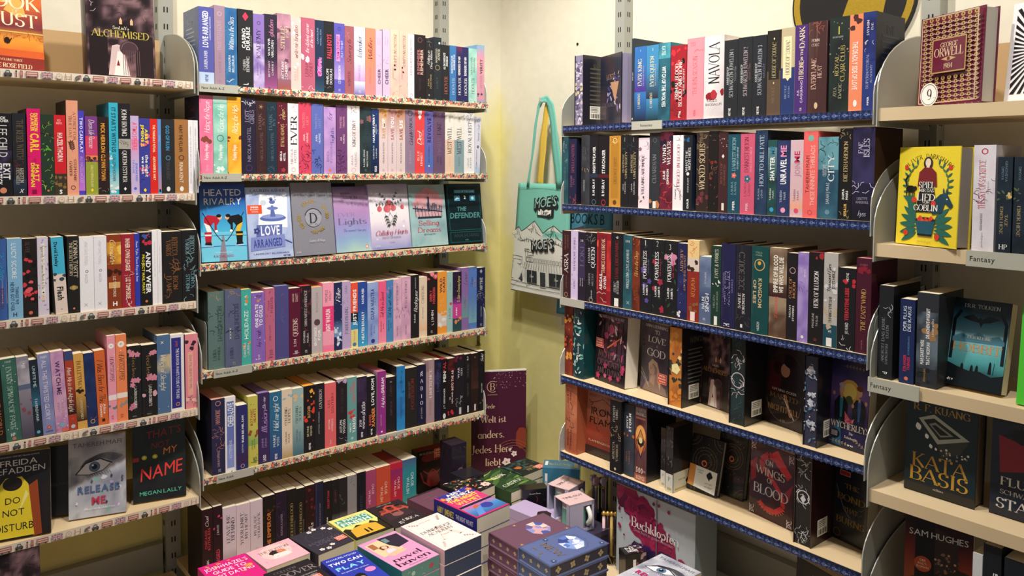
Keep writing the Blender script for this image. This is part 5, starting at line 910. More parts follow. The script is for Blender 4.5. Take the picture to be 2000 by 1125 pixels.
row('C3', '''
1098 1114.3 450 3a1c22|F A06A58 72 94 30 44~DIE MACHT;F A06A58 74 94 60 72~DER WELT;F F2E8E0 38 66 26 72~ASRA;S 8a5a4c 14 34 44 58~LEONIE MARIE;O b08060 5 18|maroon-black|large white lettering
1115 1128.4 450 d5c6e8|* 8a6ab8 4 96 18;F 9a88b8 42 90 40 66~SHADOW SONG;F a890c0 10 36 40 62~HERZ|pale lilac|tiny purple blossoms
1129 1144 453 241d2e|r 3a3250 30 86 10 90;F 6a5e84 50 80 24 76~LOKI;Sh CCC 86 89 30 70~DIE;S CCC 20 34 26 38~FEARS;S CCC 18 36 54 66~SHAW|dark violet|a tonal panel
1144.4 1165 454 1b1a1f|w 888 86 98 9;F C8C4CC 56 78 20 40~DAWN;F E4E0E8 50 80 50 84~QUEEN;F 9a94a0 24 42 24 42~AMBER;F 9a94a0 24 42 56 72~NICOLE;S DDD 5 18 46 60~forever;O 8a8a90 4 16|black|ornate silver crown
1165.5 1193 455 8e1c28|n d83c34 20 90;b E8584a 40 90 6;r 7a1822 4 97 12 70;F F2D8B8 44 92 34 58~THINGS GODS BREAK;B F4EAEA 20 44 20 40~ABIGAIL;B F4EAEA 22 40 50 68~OWEN;w F0C8B8 5 16 4|scarlet|flaming crossed arrows
1193.5 1216.3 455 1a181b|S DDD 92 96 40 60~6;F 8a2a2e 38 90 34 62~DARK DROWNING;F C8C8C8 20 34 24 44~CELIN C;F C8C8C8 18 36 50 68~PETERSEN;r F0ECE8 1 12 30 66|black|dark red title
1217 1234.2 459 1f4a54|n 2c6270 0 100;Sh C8D0C8 90 93 24 76~SOPHIE;Fv D0DCD4 28 80 36 66~DAWN OF SALT AND STORM;S 9ab0ac 6 12~x|ocean green|downward white title
1234.6 1250 463 4a2018|n 7a3420 0 100;* d89a48 85 98 10;C E0B060 46 80 30 74~Flirt in the Deep;F b05a34 10 34 26 48~KATE;F b05a34 8 36 56 74~GOLBERT|rust brown|golden script
1250.5 1273 466 1b1b22|L 2c3a30 3 97 8;F 5a4a98 4 96 4;Fh DDD 91 98 36 54~1;F F0EEF0 46 84 26 56~POWERLESS;S 6a6a98 52 76 66 76~DAS SPIEL;B F0EEF0 24 38 26 40~LAUREN;B F0EEF0 24 38 54 68~ROBERTS|black botanical|number 1, violet blossoms
1273.4 1297 468 1a1b1e|L 2c4a34 3 97 10;F a02c44 4 96 4;Fh DDD 91 98 36 54~2;F F0EEF0 46 84 26 56~POWERLESS;S b03a50 52 76 66 76~DIE FLUCHT;B F0EEF0 24 38 26 40~LAUREN;B F0EEF0 24 38 54 68~ROBERTS|black botanical|number 2, crimson blossoms
1297.4 1322.6 470 1a1b1e|L 2c4a38 3 97 10;F d088a8 4 90 4;Fh DDD 88 95 36 54~3;F F0EEF0 46 82 26 56~POWERLESS;S c83a58 52 74 66 76~DER THRON;B F0EEF0 24 38 26 40~LAUREN;B F0EEF0 24 38 54 68~ROBERTS|black botanical|number 3, pink blossoms
1323 1342 475 20224a|n 2a3068 10 60;Fv b88a5a 62 92 28 56~A BEAUTY;Fv b88a5a 34 88 64 82~LOVED THE BEAST;* aab0e0 10 60 7;b e8e0e8 3 10 3|ink blue|bronze downward title
1342.4 1365.5 469 8c2c22 c=e0c8a0|r e8c88a 76 100;w D8502A 76 98 7;r d8c8bc 62 78;b 3a2420 64 74 4;b 8a5a3a 10 30 7;F d8884a 30 54 34 66~REQUIEM;r F4E0DC 1 12 30 68|red and cream|a hand-drawn face
1366 1388.5 501 5a6a8c|g 26345a 55 30;n 7a8aa8 55 100;S F0F2F6 22 40 22 46~NALINI;S F0F2F6 18 46 52 84~SINGH;S c8ccd8 56 80 46 58~STURM;S EEE 4 9 30 60~LYX|misty slate|large SINGH lettering
1389 1408 480 1d3a30|F D8D8C8 60 96 36 70~FATE & FURIES;L EEE 42 56 5;S 8a9a88 20 40 22 40~HELEN;S 8a9a88 18 44 56 72~SCHEUERER;r F0F0EA 1 12 34 66|bottle green|white petals
1408.6 1436 476 23234a hc|F A8A0CC 28 68 30 66~METAL SLINGER;S 8a84b0 36 66 14 24~RACHEL SCHNEIDER;S 8a84b0 36 66 76 86~DUNKLE;B EEE 2 6 26 66~H|night purple|lavender slinger title
1436.6 1466.6 478 20222c hc|F 6f6a64 48 92 26 62~DIRE BOUND;F E4E0DC 26 44 22 40~SABLE;F E4E0DC 20 44 50 66~SORENSEN;w 55534e 2 20 8;r E8E4E0 4 8 40 54|slate-black|grey-brown title
1467.2 1501 481 15494a hc|Sh 9ab0a0 92 94 26 66~STALLA;Sh 9ab0a0 89 91 26 66~STARK;O C8A468 79 28;o D8A848 81 10;Bv C8B088 30 64 46 66~KINGDOM;Bv C8B088 34 62 14 34~OF LIES;S EEE 4 14 40 54~HUSCH|green hardcover|golden round emblem
1502 1536.4 484 5a4234 gl|n a08c74 0 100;g 3a1c20 60 45;B F2EEE4 50 92 24 48~EMPIRE OF BLOOD;B F2EEE4 50 90 56 80~WE WHO WILL DIE;B D85a4a 22 46 34 50~STACIA STARK|earth brown|white brush capitals
1537 1557.2 494 1d1a1f|O d0a8b0 80 26;F C88A5A 48 72 18 44~CAGE OF;F C88A5A 46 70 54 80~MOON;S F0ECF0 26 40 22 40~NOAH;S F0ECF0 22 40 54 72~STOFFERS|black|a crescent moon
1557.6 1578.5 493 8a72bc|n b09ad8 0 100;w 2a2034 56 66 5;Sv C8B8E0 72 88 26 42~LIA;Sv E8E0F4 70 84 56 72~ONE;o EEE 6 14|lavender|a dark raven
1579 1608 493 19181b c=5a1c24 p=8a2c34|F F2F0F0 40 80 36 66~HEIR OF ILLUSION;S C0B8B8 18 34 26 40~MADELINE;S C0B8B8 20 32 52 66~TAYLOR;r 6a2a24 4 7 40 60;b a03038 90 99 4|black|white HEIR lettering
1608.4 1635.5 494 b8b4b0 c=8a8074|r 1f4c5a 0 24;b c0ad92 20 40 9;b d8d8dc 40 90 9;C 2a2a2e 58 88 26 50~Thousand Eyes;S 3a3a3e 62 82 60 80~JEDES HERZ;F 3a3a3a 26 54 40 60~ZHANG YUESHI;S EEE 14 20 40 60~5;r F4F2EE 1 10 26 66|misty grey|a teal fox bottom
1636 1670.6 523 17171d|B C8303A 36 76 40 62~VERBOTENE LIEBE;S F0F0F0 20 34 44 62~J R WARD;b C0303a 78 86 3;S EEE 84 94 46 60~HEYNE;w E0E0E4 1 14 5|black|a silver dagger
1671.4 1701 504 47162a p=d88a8c|Fh 9a5a64 92 94 20 74~ALEXANDRIA;Fh 9a5a64 88.5 90.5 20 74~WARWICK;F 8a2034 82 90 4;F D0A060 24 68 36 66~THE EAST WIND;S a86a70 4 14 36 50~reverie|wine red|gold WIND lettering
''')
row('C4', '''
1102.5 1119 599 3a1814|n 8a3420 0 100;b d8883a 78 90 6;b c84a2a 40 60 6;b e8a04a 22 32 4;S c88a60 62 72 44 60~x|rust-red|fiery blossoms
1120 1141 603 123c42 hc c=123c40|L 7ab0a8 5 95 26;L e0e8e4 5 95 14;F c8d4cc 30 54 40 60~Bonds|peacock hardcover|white foliage
1305 1332.5 640 a8602f edge hc p=b0642a c=17171a k=17171a sc=6a6a66 st=WINGS s=1|n d88a3a 0 100;b e8a050 70 99 6;b 3a3a34 25 70 14;b e08a3a 2 22 7;b f0d890 60 70 1;O E8D890 48 26;f F4E8B0 48 34|orange sprayed-edge|a black sun emblem
1424.5 1455.5 662 1c2628 edge hc p=1e2a2c c=131316 k=131316 s=1|n 24383a 0 100;O C8B8C4 52 40;w E4D8D8 34 84 26;w 3a5a5c 3 30 8;w 3a5a5c 86 98 5|dark sprayed-edge|a white thorn ring
1569 1596.6 696 2f3148 edge hc p=34364e c=16151d k=16151d s=1|F C8CCD8 77 90 4;F C8CCD8 47 60 4;F C8CCD8 16 28 4;L 8a94b0 74 92 7;L 8a94b0 44 62 7;L 8a94b0 12 30 7;L 5a86a8 6 12 3;L 5a86a8 36 44 3;L 5a86a8 66 74 3;* EEE 10 90 16|indigo sprayed-edge|three skull clusters
''', front=.285)
row('C5', '''
1104 1127 746 a85a3c hc c=a4583a f=.287|g 7a3a2c 30 5;n c47a58 30 100;S 2a1a16 70 90 22 36~FOURTH;S 2a1a16 74 88 44 58~WING;w 2a1a16 56 64 4;w 5a2a20 36 54 8;S 6a3024 10 34 24 38~REBECCA;S 6a3024 10 34 50 62~YARROS|copper hardcover|a small black dragon
1191.5 1212.8 782 18181b f=.298|F B8B0A0 70 92 26 44~FOURTH;F B8B0A0 74 88 52 70~WING;w C8A878 46 66 10;F C0B498 18 42 24 42~REBECCA;F C0B498 16 40 56 74~YARROS;o C8B898 5 10|black|a bronze dragon
1213.4 1239 788 2c3038 hc gl|n 3c4450 0 100;B F4F4F4 66 84 30 46~ONYX;B F4F4F4 62 88 54 74~STORM;b c86a3a 54 60 3;S b06a4a 20 34 26 40~REBECCA;S b06a4a 16 36 54 66~YARROS|shiny graphite|tilted white ONYX
1550.5 1585 884 1d1b1f edge hc p=201d22 c=2a1014 k=2a1014 s=1|w C8C8CC 76 97 18;O D8D8DC 52 34;w E0E0E4 44 62 12;d D8D8DC 50 16;w C8C8CC 5 24 18|black sprayed-edge|silver crest and scrolls
''', front=.285)
row('D2', '''
1900 1943 283 e4e0e8 c=b8b4bc|n d4ccd8 0 100;O B82848 94 13;F B8304C 40 86 26 56~THE SKY OF SACRIFICE;S 8a7a84 46 74 66 72~DAS BUCH;w 7a2038 44 70 10;S 3a3438 20 36 36 46~ROSALIA AGUILAR SOLACE;T 666 4 18 40 50~penhaligon|white|dark red sky title
1947 1976 306.5 17222e c=141c26|n 1f2e3c 0 100;Sv 6a8294 74 96 50 66~GENOVEVA;Sv 6a8294 76 90 26 42~DIMOVA;F d8b878 58 62 1;L 5a6a4a 54 66 7;Fv B09A6A 28 40 56 76~TAGE;Fv B09A6A 18 50 24 44~EINER HEXE;Fh EEE 4 9 20 80~HP|dark navy|a yellow blossom
1979 2012 306.5 16212c|n 1f2e3c 0 100;Sv 6a8294 76 90 26 42~DIMOVA;Fv B09A6A 18 50 24 44~EINER HEXE;L 5a6a4a 54 66 7|blue-black|gold HEXE lettering
''')
row('D3', '''
1716 1744 557.5 1c2026 c=14161a|w C8C8CC 70 82 5;F 8a8e94 40 66 22 42~DAS ERBE;F 8a8e94 44 58 52 70~ELFEN;F 8a8e94 18 38 22 40~ANDRZEJ;F 8a8e94 16 38 50 66~SAPKOWSKI;S FFF 5 8 34 66~d|black|silver flourish
1757 1786 584 1a2a58 c=141c34|S E0E8F4 62 92 22 44~DER FLUG;S E0E8F4 62 92 52 74~DES IKARUS;S 5a8ac0 34 56 56 68~SCHNEIDERHAN;B D83048 14 34 28 46~STRANGER;B D83048 16 32 54 72~THINGS;o E0785a 6 13|blue|red logo lettering
1790 1832 572 2c3038 c=2a2e32|n 6a7a88 20 80;b a07a50 52 72 7;b 20222a 0 20 5;B F0F0F0 52 84 44 60~DRACHEN EWIGKEIT;S DDD 50 78 72 80~LEGENDEN;B F0F0F0 24 50 20 36~MARGARET WEIS;B F0F0F0 24 48 48 64~TRACY HICKMAN;S B0904A 6 20 34 46~blanvalet|storm grey|a tan dragon wing
''', front=.29)
row('D5', '''
1897 1916 1080 dcdce2|S 333 30 70 40 60~WORLD|slim white|tiny black print
1917.5 1953 1065 171b24|B F0F0F4 40 70 26 44~DIE;B F0F0F4 20 90 56 82~ENTDECKUNG|black|large white capitals
1958 1998 1093 1a2028|S 888 40 80 40 60~OSTEN|dark slate|small grey print
''', front=.29)
# ------------------------------------------------------------------ books that show their covers
def a_dust(c, H):
    c.vgrad(['6a2422', 'd8602a', 'f0a03c', '7a3440', 'a8483c', 'e8743a', 'd04a2c'], 8, 22, .08, 3, 2)
    c.scat(14, 0, H*.62, 1, H, ['f4b860', 'd85a30', 'f0d090'], .06, .16, 'blob')
    c.text('THE', .5, H*.93, .09, 'F', 'f0e0b8'); c.text('BOOK', .52, H*.80, .22, 'F', 'f8ecc8', .92, minw=.9); c.text('OF', .6, H*.69, .06, 'F', 'f0e0b8'); c.text('DUST', .55, H*.59, .2, 'F', 'f8ecc8', .8, minw=.76)
    c.line([(0, H*.44), (1, H*.45)], .02, 'f8c060'); c.scat(18, .3, H*.38, 1, H*.42, ['b8482c'], .02, .04, 'stroke')
    for x in (.28, .45): c.blob(x, H*.34, .045, '2a1418', .2); c.line([(x-.03, H*.31), (x-.03, H*.34)], .012, '2a1418'); c.line([(x+.03, H*.31), (x+.03, H*.34)], .012, '2a1418'); c.line([(x+.04, H*.34), (x+.07, H*.37)], .015, '2a1418')
    c.rect(0, 0, 1, H*.16, '8a2c28'); c.rect(0, H*.16, 1, H*.24, 'd8602c'); c.text('VOLUME THREE', .5, H*.12, .035, 'F', 'f0d8b0', .5); c.text('THE ROSE FIELD', .5, H*.055, .065, 'F', 'f8ecc8', .9)
def a_alch(c, H, tc='c9b95a'):
    c.neb(['1c1418', '3a2a30', '8a6a70', '2a1e24'], 4, 18, 28, 5, 2.2)
    c.poly([(.3, .02), (.62, .02), (.52, H*.36), (.44, H*.38), (.36, H*.36)], 'd0b8b8'); c.poly([(.38, .02), (.6, .02), (.5, H*.3), (.44, H*.3)], 'ece0dc')
    c.rect(.04, 0, .3, H*.5, '241a1e'); c.rect(.7, 0, .97, H*.5, '2a1e22'); c.ell(.6, H*.34, .13, .12, '4a363c', 14)
    for i in range(9): c.line([(.52+i*.03, .03), (.52+i*.03, H*.32)], .008, '6a5054')
    c.ring(.62, H*.33, .12, .012, '7a5c60', 14, 0, 180); c.poly([(.42, H*.13), (.47, H*.13), (.445, H*.2)], '8a2028')
    for x in (.5, .66): c.poly([(x-.02, H*.62), (x+.02, H*.62), (x+.02, H*.67), (x, H*.7), (x-.02, H*.67)], 'e8b890')
    c.scat(14, .05, H*.7, .95, H*.98, ['9a7a80', '5a444a', 'b89a9c'], .02, .06, 'stroke')
    c.text('SenLinYu', .5, H*.575, .05, 'F', 'e8dcc8', .4); c.text('ALCHEMISED', .5, H*.5, .11, 'F', tc, .86, minw=.84)
def a_disturb(c, H):
    c.rect(0, 0, 1, H, '1b1a1c'); c.poly([(0, 0), (.06, 0), (.16, H*.5), (.02, H*.7), (0, H*.7)], '7a3218'); c.poly([(.72, 0), (.86, .02), (.8, H*.66), (.66, H*.6)], '9a4420'); c.poly([(.86, 0), (1, 0), (1, H*.62), (.86, H*.6)], '241c1c')
    c.poly([(.12, .03), (.74, .03), (.66, H*.62), (.56, H*.72), (.32, H*.72), (.2, H*.62)], 'e8cf2e'); c.ell(.42, H*.645, .15, .12, '241a16', 18)
    c.poly([(.5, H*.3), (.62, H*.56), (.66, H*.5)], 'f6ea8a')
    c.text('FROM #1 SUNDAY TIMES BESTSELLING AUTHOR', .5, H*.965, .022, 'S', 'd0ccc4', .7)
    c.text('FREIDA', .52, H*.89, .1, 'S', 'e8e6e0', .6, minw=.58); c.text('McFADDEN', .5, H*.8, .1, 'S', 'e8e6e0', .88, minw=.86)
    c.text('DO', .42, H*.45, .11, 'S', '1c1a14', .24); c.text('NOT', .43, H*.31, .11, 'S', '1c1a14', .34); c.text('DISTURB', .44, H*.14, .12, 'S', '1c1a14', .6, .0)
def a_release(c, H, pink=0):
    c.neb(['8a8a9a', 'aeb0bc', 'c8c8d0', '75788a'], 3, 14, 22, 9, 1.6); c.scat(12, .1, .1, .9, H*.5, ['7fb8a8', 'b8a0c8', 'd8d8e4'], .02, .05, 'blob')
    c.text('TAHEREH MAFI', .5, H*.9, .085, 'S', '5f6270', .9, minw=.86)
    c.poly([(.14, H*.55), (.3, H*.66), (.55, H*.7), (.72, H*.64), (.6, H*.57), (.36, H*.53)], 'e4e4ea'); c.ell(.45, H*.615, .1, .1, '5a7a9a', 16); c.ell(.45, H*.615, .05, .05, '16161c', 12); c.ell(.42, H*.635, .018, .018, 'fff', 8)
    c.line([(.12, H*.54), (.3, H*.67), (.55, H*.71), (.76, H*.64)], .022, '2a2a34'); c.line([(.14, H*.54), (.36, H*.52), (.6, H*.56), (.72, H*.63)], .012, '4a4a56')
    for i in range(22): t = i/21; x = .2+.55*t; y = H*(.62+.09*math.sin(t*2.6)); c.line([(x, y), (x+.1+.1*t, y+.13-.05*t)], .009, '30303a')
    for i in range(10): t = i/9; x = .3+.4*t; c.line([(x, H*(.525+.03*t)), (x+.04, H*(.49+.03*t))], .007, '4a4a56')
    for i in range(9): x = c.r.uniform(.08, .95); y = c.r.uniform(H*.15, H*.5); c.poly([(x, y), (x+.03, y-.02), (x+.05, y+.02), (x+.02, y+.05)], c.r.choice(['5a5c6c', '40424e', 'e0e0e8']))
    c.text('RELEASE', .52, H*.345, .13, 'B', '566a96' if not pink else 'c8286a', .74, minw=.72); c.text('ME', .52, H*.2, .14, 'B', 'c0405c', .3, minw=.26); c.text('SHATTER ME: SERIES TWO', .55, H*.1, .03, 'S', 'f0f0f4', .5)
def a_name(c, H):
    c.rect(0, 0, 1, H, '17181a'); c.neb(['16171a', '1c2a24', '202226', '141416'], 3, 10, 16, 3)
    c.text('THAT\'S', .58, H*.83, .15, 'S', '8a2028', .68, .12, .6, .2); c.text('NOT', .52, H*.68, .12, 'S', '7a2028', .36, .1, .3, .2)
    for x in (.22, .42): c.ell(x, H*.54, .05, .045, 'c8c838', 12); c.ell(x, H*.54, .022, .022, 'f4f080', 8)
    c.rect(.01, H*.5, .12, H*.55, 'b0302c'); c.text('MY', .7, H*.6, .13, 'S', 'f08a3c', .3, .12, .28, .2); c.text('NAME', .52, H*.36, .25, 'S', 'e8403c', .82, .14, .78, .25); c.text('MEGAN LALLY', .52, H*.1, .075, 'S', '5cc8a8', .82, minw=.8)
def a_heated(c, H):
    c.vgrad(['7fd0e8', '58bce0', '4ab4dc', '3a90cc', '2c58ac', '27479c'], 2, 20)
    c.rect(0, 0, 1, H*.38, '72c8e4'); c.ring(.5, H*.14, .9, .022, '3a78b8', 28, 0, 180, .1); c.ring(.5, H*.3, .7, .014, '3a78b8', 28, 0, 180, .06); c.poly([(.38, 0), (.56, 0), (.5, H*.33), (.46, H*.33)], '8a8494')
    c.text('HEATED', .5, H*.885, .15, 'S', 'f8f8fa', .84, minw=.82); c.text('RIVALRY', .5, H*.77, .15, 'S', 'f8f8fa', .84, minw=.82)
    for m, c1, c2 in ((1, 'b82034', 'f0ece8'), (-1, '1a1a1c', 'e8b830')):
        X = lambda x: .5+m*(x-.5)
        c.poly([(X(.08), H*.56), (X(.16), H*.6), (X(.36), H*.58), (X(.42), H*.52), (X(.36), H*.47), (X(.28), H*.5), (X(.2), H*.44), (X(.08), H*.5)], c1)
        c.poly([(X(.08), H*.5), (X(.2), H*.46), (X(.24), H*.38), (X(.14), H*.38)], c2); c.poly([(X(.08), H*.38), (X(.24), H*.38), (X(.22), H*.24), (X(.1), H*.24)], c1)
        c.rect(min(X(.09), X(.23)), H*.33, max(X(.09), X(.23)), H*.35, c2); c.rect(min(X(.3), X(.35)), H*.4, max(X(.3), X(.35)), H*.5, c1); c.ell(X(.34), H*.39, .035, .03, 'f4f4f4', 8)
        c.ell(X(.42), H*.565, .05, .055, 'e0b090', 10); c.ell(X(.4), H*.585, .055, .04, '1c1816', 10); c.poly([(X(.08), H*.22), (X(.24), H*.21), (X(.22), H*.25), (X(.1), H*.25)], '1c1c1e'); c.line([(X(.07), H*.205), (X(.26), H*.2)], .012, 'eee')
        c.line([(X(.05), H*.63), (X(.34), H*.34), (X(.45), H*.26), (X(.48), H*.265)], .014, '15151a')
    c.text('THE GAME CHANGERS SERIES', .48, H*.115, .02, 'S', 'eef', .4); c.text('RACHEL REID', .48, H*.07, .05, 'S', 'b05a6c', .52)
def a_lovearr(c, H):
    c.neb(['a9b8dc', 'b8c6e6', '9aaad4', 'c0cce8'], 3, 10, 14, 4); c.text('LAUREN ASHER', .5, H*.95, .06, 'S', '4a568c', .84, minw=.8)
    c.poly([(.3, H*.9), (.93, H*.86), (.9, H*.42), (.24, H*.46)], 'eef0f6'); c.ell(.38, H*.78, .07, .06, 'c8d0e4'); c.ell(.87, H*.89, .07, .06, 'c8d0e0')
    c.ell(.58, H*.56, .3, .07, '5a6cb0', 18); c.ell(.58, H*.585, .26, .05, '8a9ad0', 18); c.poly([(.52, H*.58), (.64, H*.58), (.6, H*.74), (.55, H*.74)], '5a6cb0'); c.ell(.58, H*.7, .13, .035, '6a7cbc', 14); c.ell(.58, H*.79, .07, .045, '5a6cb0', 12); c.ell(.56, H*.83, .04, .04, '3a3f68', 8); c.scat(8, .5, H*.8, .66, H*.86, ['8a9ad0'], .01, .02)
    c.rect(.02, H*.63, .34, H*.75, 'e8502c'); c.text('SPIEGEL', .18, H*.72, .035, 'B', 'fff', .2); c.text('Bestseller-', .18, H*.69, .03, 'S', 'fff', .24); c.text('Autorin', .18, H*.66, .03, 'S', 'fff', .2)
    c.poly([(.2, H*.47), (.78, H*.47), (.76, H*.31), (.18, H*.31)], '5f6cae'); c.text('LOVE', .5, H*.39, .2, 'B', 'e8ecf8', .44, minw=.4); c.poly([(.06, H*.3), (.82, H*.33), (.82, H*.15), (.04, H*.11)], '7f8cc8'); c.text('ARRANGED', .43, H*.22, .17, 'B', '3a4690', .66, .04, .64)
    c.flower(.2, H*.39, .08, '3a4480', '9aa8d8'); c.line([(.82, H*.25), (.98, H*.2)], .02, '3a4480'); c.text('LAKEFRONT BILLIONAIRES', .5, H*.07, .035, 'S', '4a568c', .84, minw=.8); c.text('HEYNE', .84, H*.03, .035, 'B', '3a4070', .2)
def a_crestD(c, H):
    c.rect(0, 0, 1, H, '84848e')
    for i in range(12):
        a = 2*PI*i/12+.26; 
        if i % 3 == 1: continue
        c.branch(.5+.34*math.cos(a), H*.53+.34*math.sin(a), .13, a+PI/2, '9a8450', 3, .4, .01, .07)
    c.ell(.5, H*.51, .2, .2, '9a9aa4', 24); c.ring(.5, H*.51, .21, .018, '2a2a34', 24, 20, 160)
    c.scat(26, .36, H*.42, .64, H*.6, ['7a7a84', 'b8b8c0'], .02, .04, 'stroke'); c.text('D', .5, H*.51, .22, 'F', '2a2a3a'); c.text('Legacy & Kings', .55, H*.2, .06, 'C', 'c8c8cc', .4); c.text('LYX', .1, H*.05, .035, 'S', 'd8d8dc')
def a_ever(c, H):
    c.vgrad(['a8c8c0', '8aa8cc', '9a90c8', 'b088b8', 'b89ac4', '6a5a86'], 8, 18, .12, 2, 6)
    c.text('BIANCA', .35, H*.9, .05, 'S', '3a3050', .3); c.text('IOSIVONI', .5, H*.83, .07, 'S', '3a3050', .6); c.text('EVER', .35, H*.57, .09, 'F', '8a80b0', .5, minw=.5); c.text('Lights', .52, H*.47, .16, 'F', '6a6888', .86, minw=.84); c.text('The moment I love you', .55, H*.33, .07, 'C', '3a4a98', .8); c.ell(.88, H*.07, .045, .05, 'e07a4a', 10); c.ell(.88, H*.07, .02, .03, 'fff', 8)
def a_collide(c, H):
    c.vgrad(['8a94c8', 'c8bcd8', 'ece2e8', 'f2eaee', 'e4dce8', 'a8a8c4'], 8, 16, .1, 3, 2); c.scat(12, .05, .05, .95, H*.9, ['f0c8d0', 'fff', 'd8d0ec'], .015, .04)
    c.text('GREER', .75, H*.9, .035, 'S', '9a90a8', .3)
    for x, y, r in ((.5, .7, .08), (.44, .62, .09), (.6, .63, .07), (.25, .62, .06), (.83, .64, .05)): c.rose(x, H*y, r, 'd87078', 'a83a4a')
    for a in (2.2, .8, 3.0, .2): c.branch(.5, H*.68, .3, a, '4a504c', 4, .3, .006, .05)
    for x0 in (.45, .58): c.line([(.5, H*.56), (x0, H*.48), (.5, H*.4), (x0, H*.36)], .006, '6a6a70')
    c.branch(.38, H*.56, .26, -1.4, '3a4440', 4, .2, .006, .07); c.branch(.66, H*.56, .24, -1.8, '3a4440', 4, -.2, .006, .07)
    c.text('Colliding Hearts', .5, H*.26, .1, 'C', 'b0465a', .84, .03, .82); c.text('WHITESTONE HOSPITAL', .5, H*.18, .03, 'S', '5a5668', .66); c.text('ROMAN', .5, H*.11, .025, 'S', 'a098b0'); c.text('LYX', .14, H*.05, .04, 'S', 'eef')
def a_dreams(c, H):
    c.neb(['8fb0b4', 'a9c6c6', '9cbcc0', '7fa4aa'], 3, 12, 18, 7); c.text('APRIL DAWSON', .5, H*.94, .045, 'S', 'c87a84', .8)
    for x, y, r in ((.3, .78, .14), (.5, .84, .16), (.7, .8, .15), (.84, .72, .1), (.2, .68, .1)): c.blob(x, H*y, r, 'e09aa4', .12)
    c.poly([(.1, H*.64), (.2, H*.72), (.88, H*.74), (.92, H*.62), (.86, H*.46), (.2, H*.46)], 'd8a8b0')
    for i in range(16): x = .14+i*.048; h = c.r.uniform(.06, .2); c.rect(x, H*.56, x+.036, H*.56+h, c.r.choice(['4a5668', '5a6272', '7a6a7a']))
    c.rect(.5, H*.56, .55, H*.8, '3a4658'); c.line([(.525, H*.8), (.525, H*.88)], .006, '3a4658')
    c.line([(.08, H*.62), (.9, H*.55)], .02, '2a3444'); 
    for i in range(9): c.line([(.14+i*.09, H*.61-i*.01), (.16+i*.09, H*.47)], .012, '3a4656')
    c.rect(.2, H*.45, .86, H*.48, '2e3a4a'); c.text('Selling', .5, H*.38, .11, 'F', 'c86a78', .62, minw=.58); c.text('Dreams', .5, H*.27, .11, 'F', 'c86a78', .7, minw=.66); c.text('BEVYN BOYS 1', .5, H*.19, .035, 'S', '4a5a60', .5)
def a_defend(c, H):
    c.rect(0, 0, 1, H, '12262b'); c.frame(.05, .33, .95, H-.05, .008, '2f6a6a'); c.frame(.05, .04, .95, .28, .008, '2f6a6a')
    for i in range(7): c.rect(.08, .4+i*.13, .92, .46+i*.13, '16222a')
    c.rect(.2, H*.69, .84, H*.92, '0e1a24'); c.rect(.22, H*.84, .82, H*.9, '2a7a94'); c.text('GODS OF THE GAME', .52, H*.87, .05, 'B', 'a8e0ec', .56); c.rect(.22, H*.71, .38, H*.8, '4a9ab8'); c.rect(.66, H*.71, .82, H*.8, '3a8aa8'); c.poly([(.23, H*.73), (.37, H*.75), (.3, H*.78)], 'e8f4f8'); c.text('2', .52, H*.77, .08, 'B', 'c8f0f4'); c.flower(.74, H*.755, .05, 'a8e0ec')
    c.text('THE', .4, H*.58, .1, 'B', '4f8a88', .3, 0, .26, .15); c.text('DEFENDER', .5, H*.47, .13, 'B', '4f8a88', .88, 0, .86, .12); c.text('ANA HUANG', .5, H*.135, .08, 'S', '3a4a4c', .74, minw=.72); c.text('LYX', .5, H*.06, .03, 'S', '8ab')
def sticker(c, x, y, s=.2, red='e0502e'):
    c.rect(x, y, x+s, y+s*.8, red); c.frame(x+.012, y+.012, x+s-.012, y+s*.8-.012, .006, 'f4e0d8')
    for i, t in enumerate(('SPIEGEL', 'Bestseller', 'Autorin')): c.text(t, x+s/2, y+s*(.62-.2*i), s*.13, 'B', 'fdf4ee', s*.8)
def a_mother(c, H):
    c.rect(0, 0, 1, H, '241c20'); c.poly([(.08, H*.3), (.2, H*.8), (.5, H*.95), (.85, H*.8), (.95, H*.35), (.7, H*.25), (.3, H*.25)], '4a3038')
    c.scat(40, .1, H*.3, .92, H*.92, ['b04a6a', 'd8a0a8', '6a2a3a', 'e0c0c4', '8a3a50', '3a2428'], .04, .1, 'leaf')
    for x, y, r in ((.5, .78, .1), (.36, .68, .07), (.64, .6, .07)): c.rose(x, H*y, r, 'c85078', '7a1f3c')
    for x in (.25, .42, .7, .85): c.line([(x, H*.35), (x+.02, H*.9)], .018, '1a1416')
    c.line([(.4, H*.5), (.8, H*.68)], .03, 'd87838'); c.scat(7, .05, .1, .95, H*.3, ['b03a5c', 'c86080'], .05, .09, 'flower')
    c.text('CARISSA BROADBENT', .52, H*.95, .055, 'F', 'c8b8b8', .8, minw=.8)
    for i, t in enumerate(('MOTHER', 'OF DEATH', 'AND DAWN')): c.text(t, .5, H*(.4-.12*i), .13, 'F', '6a5054', .8, minw=.74)
    sticker(c, .03, H*.48, .25)
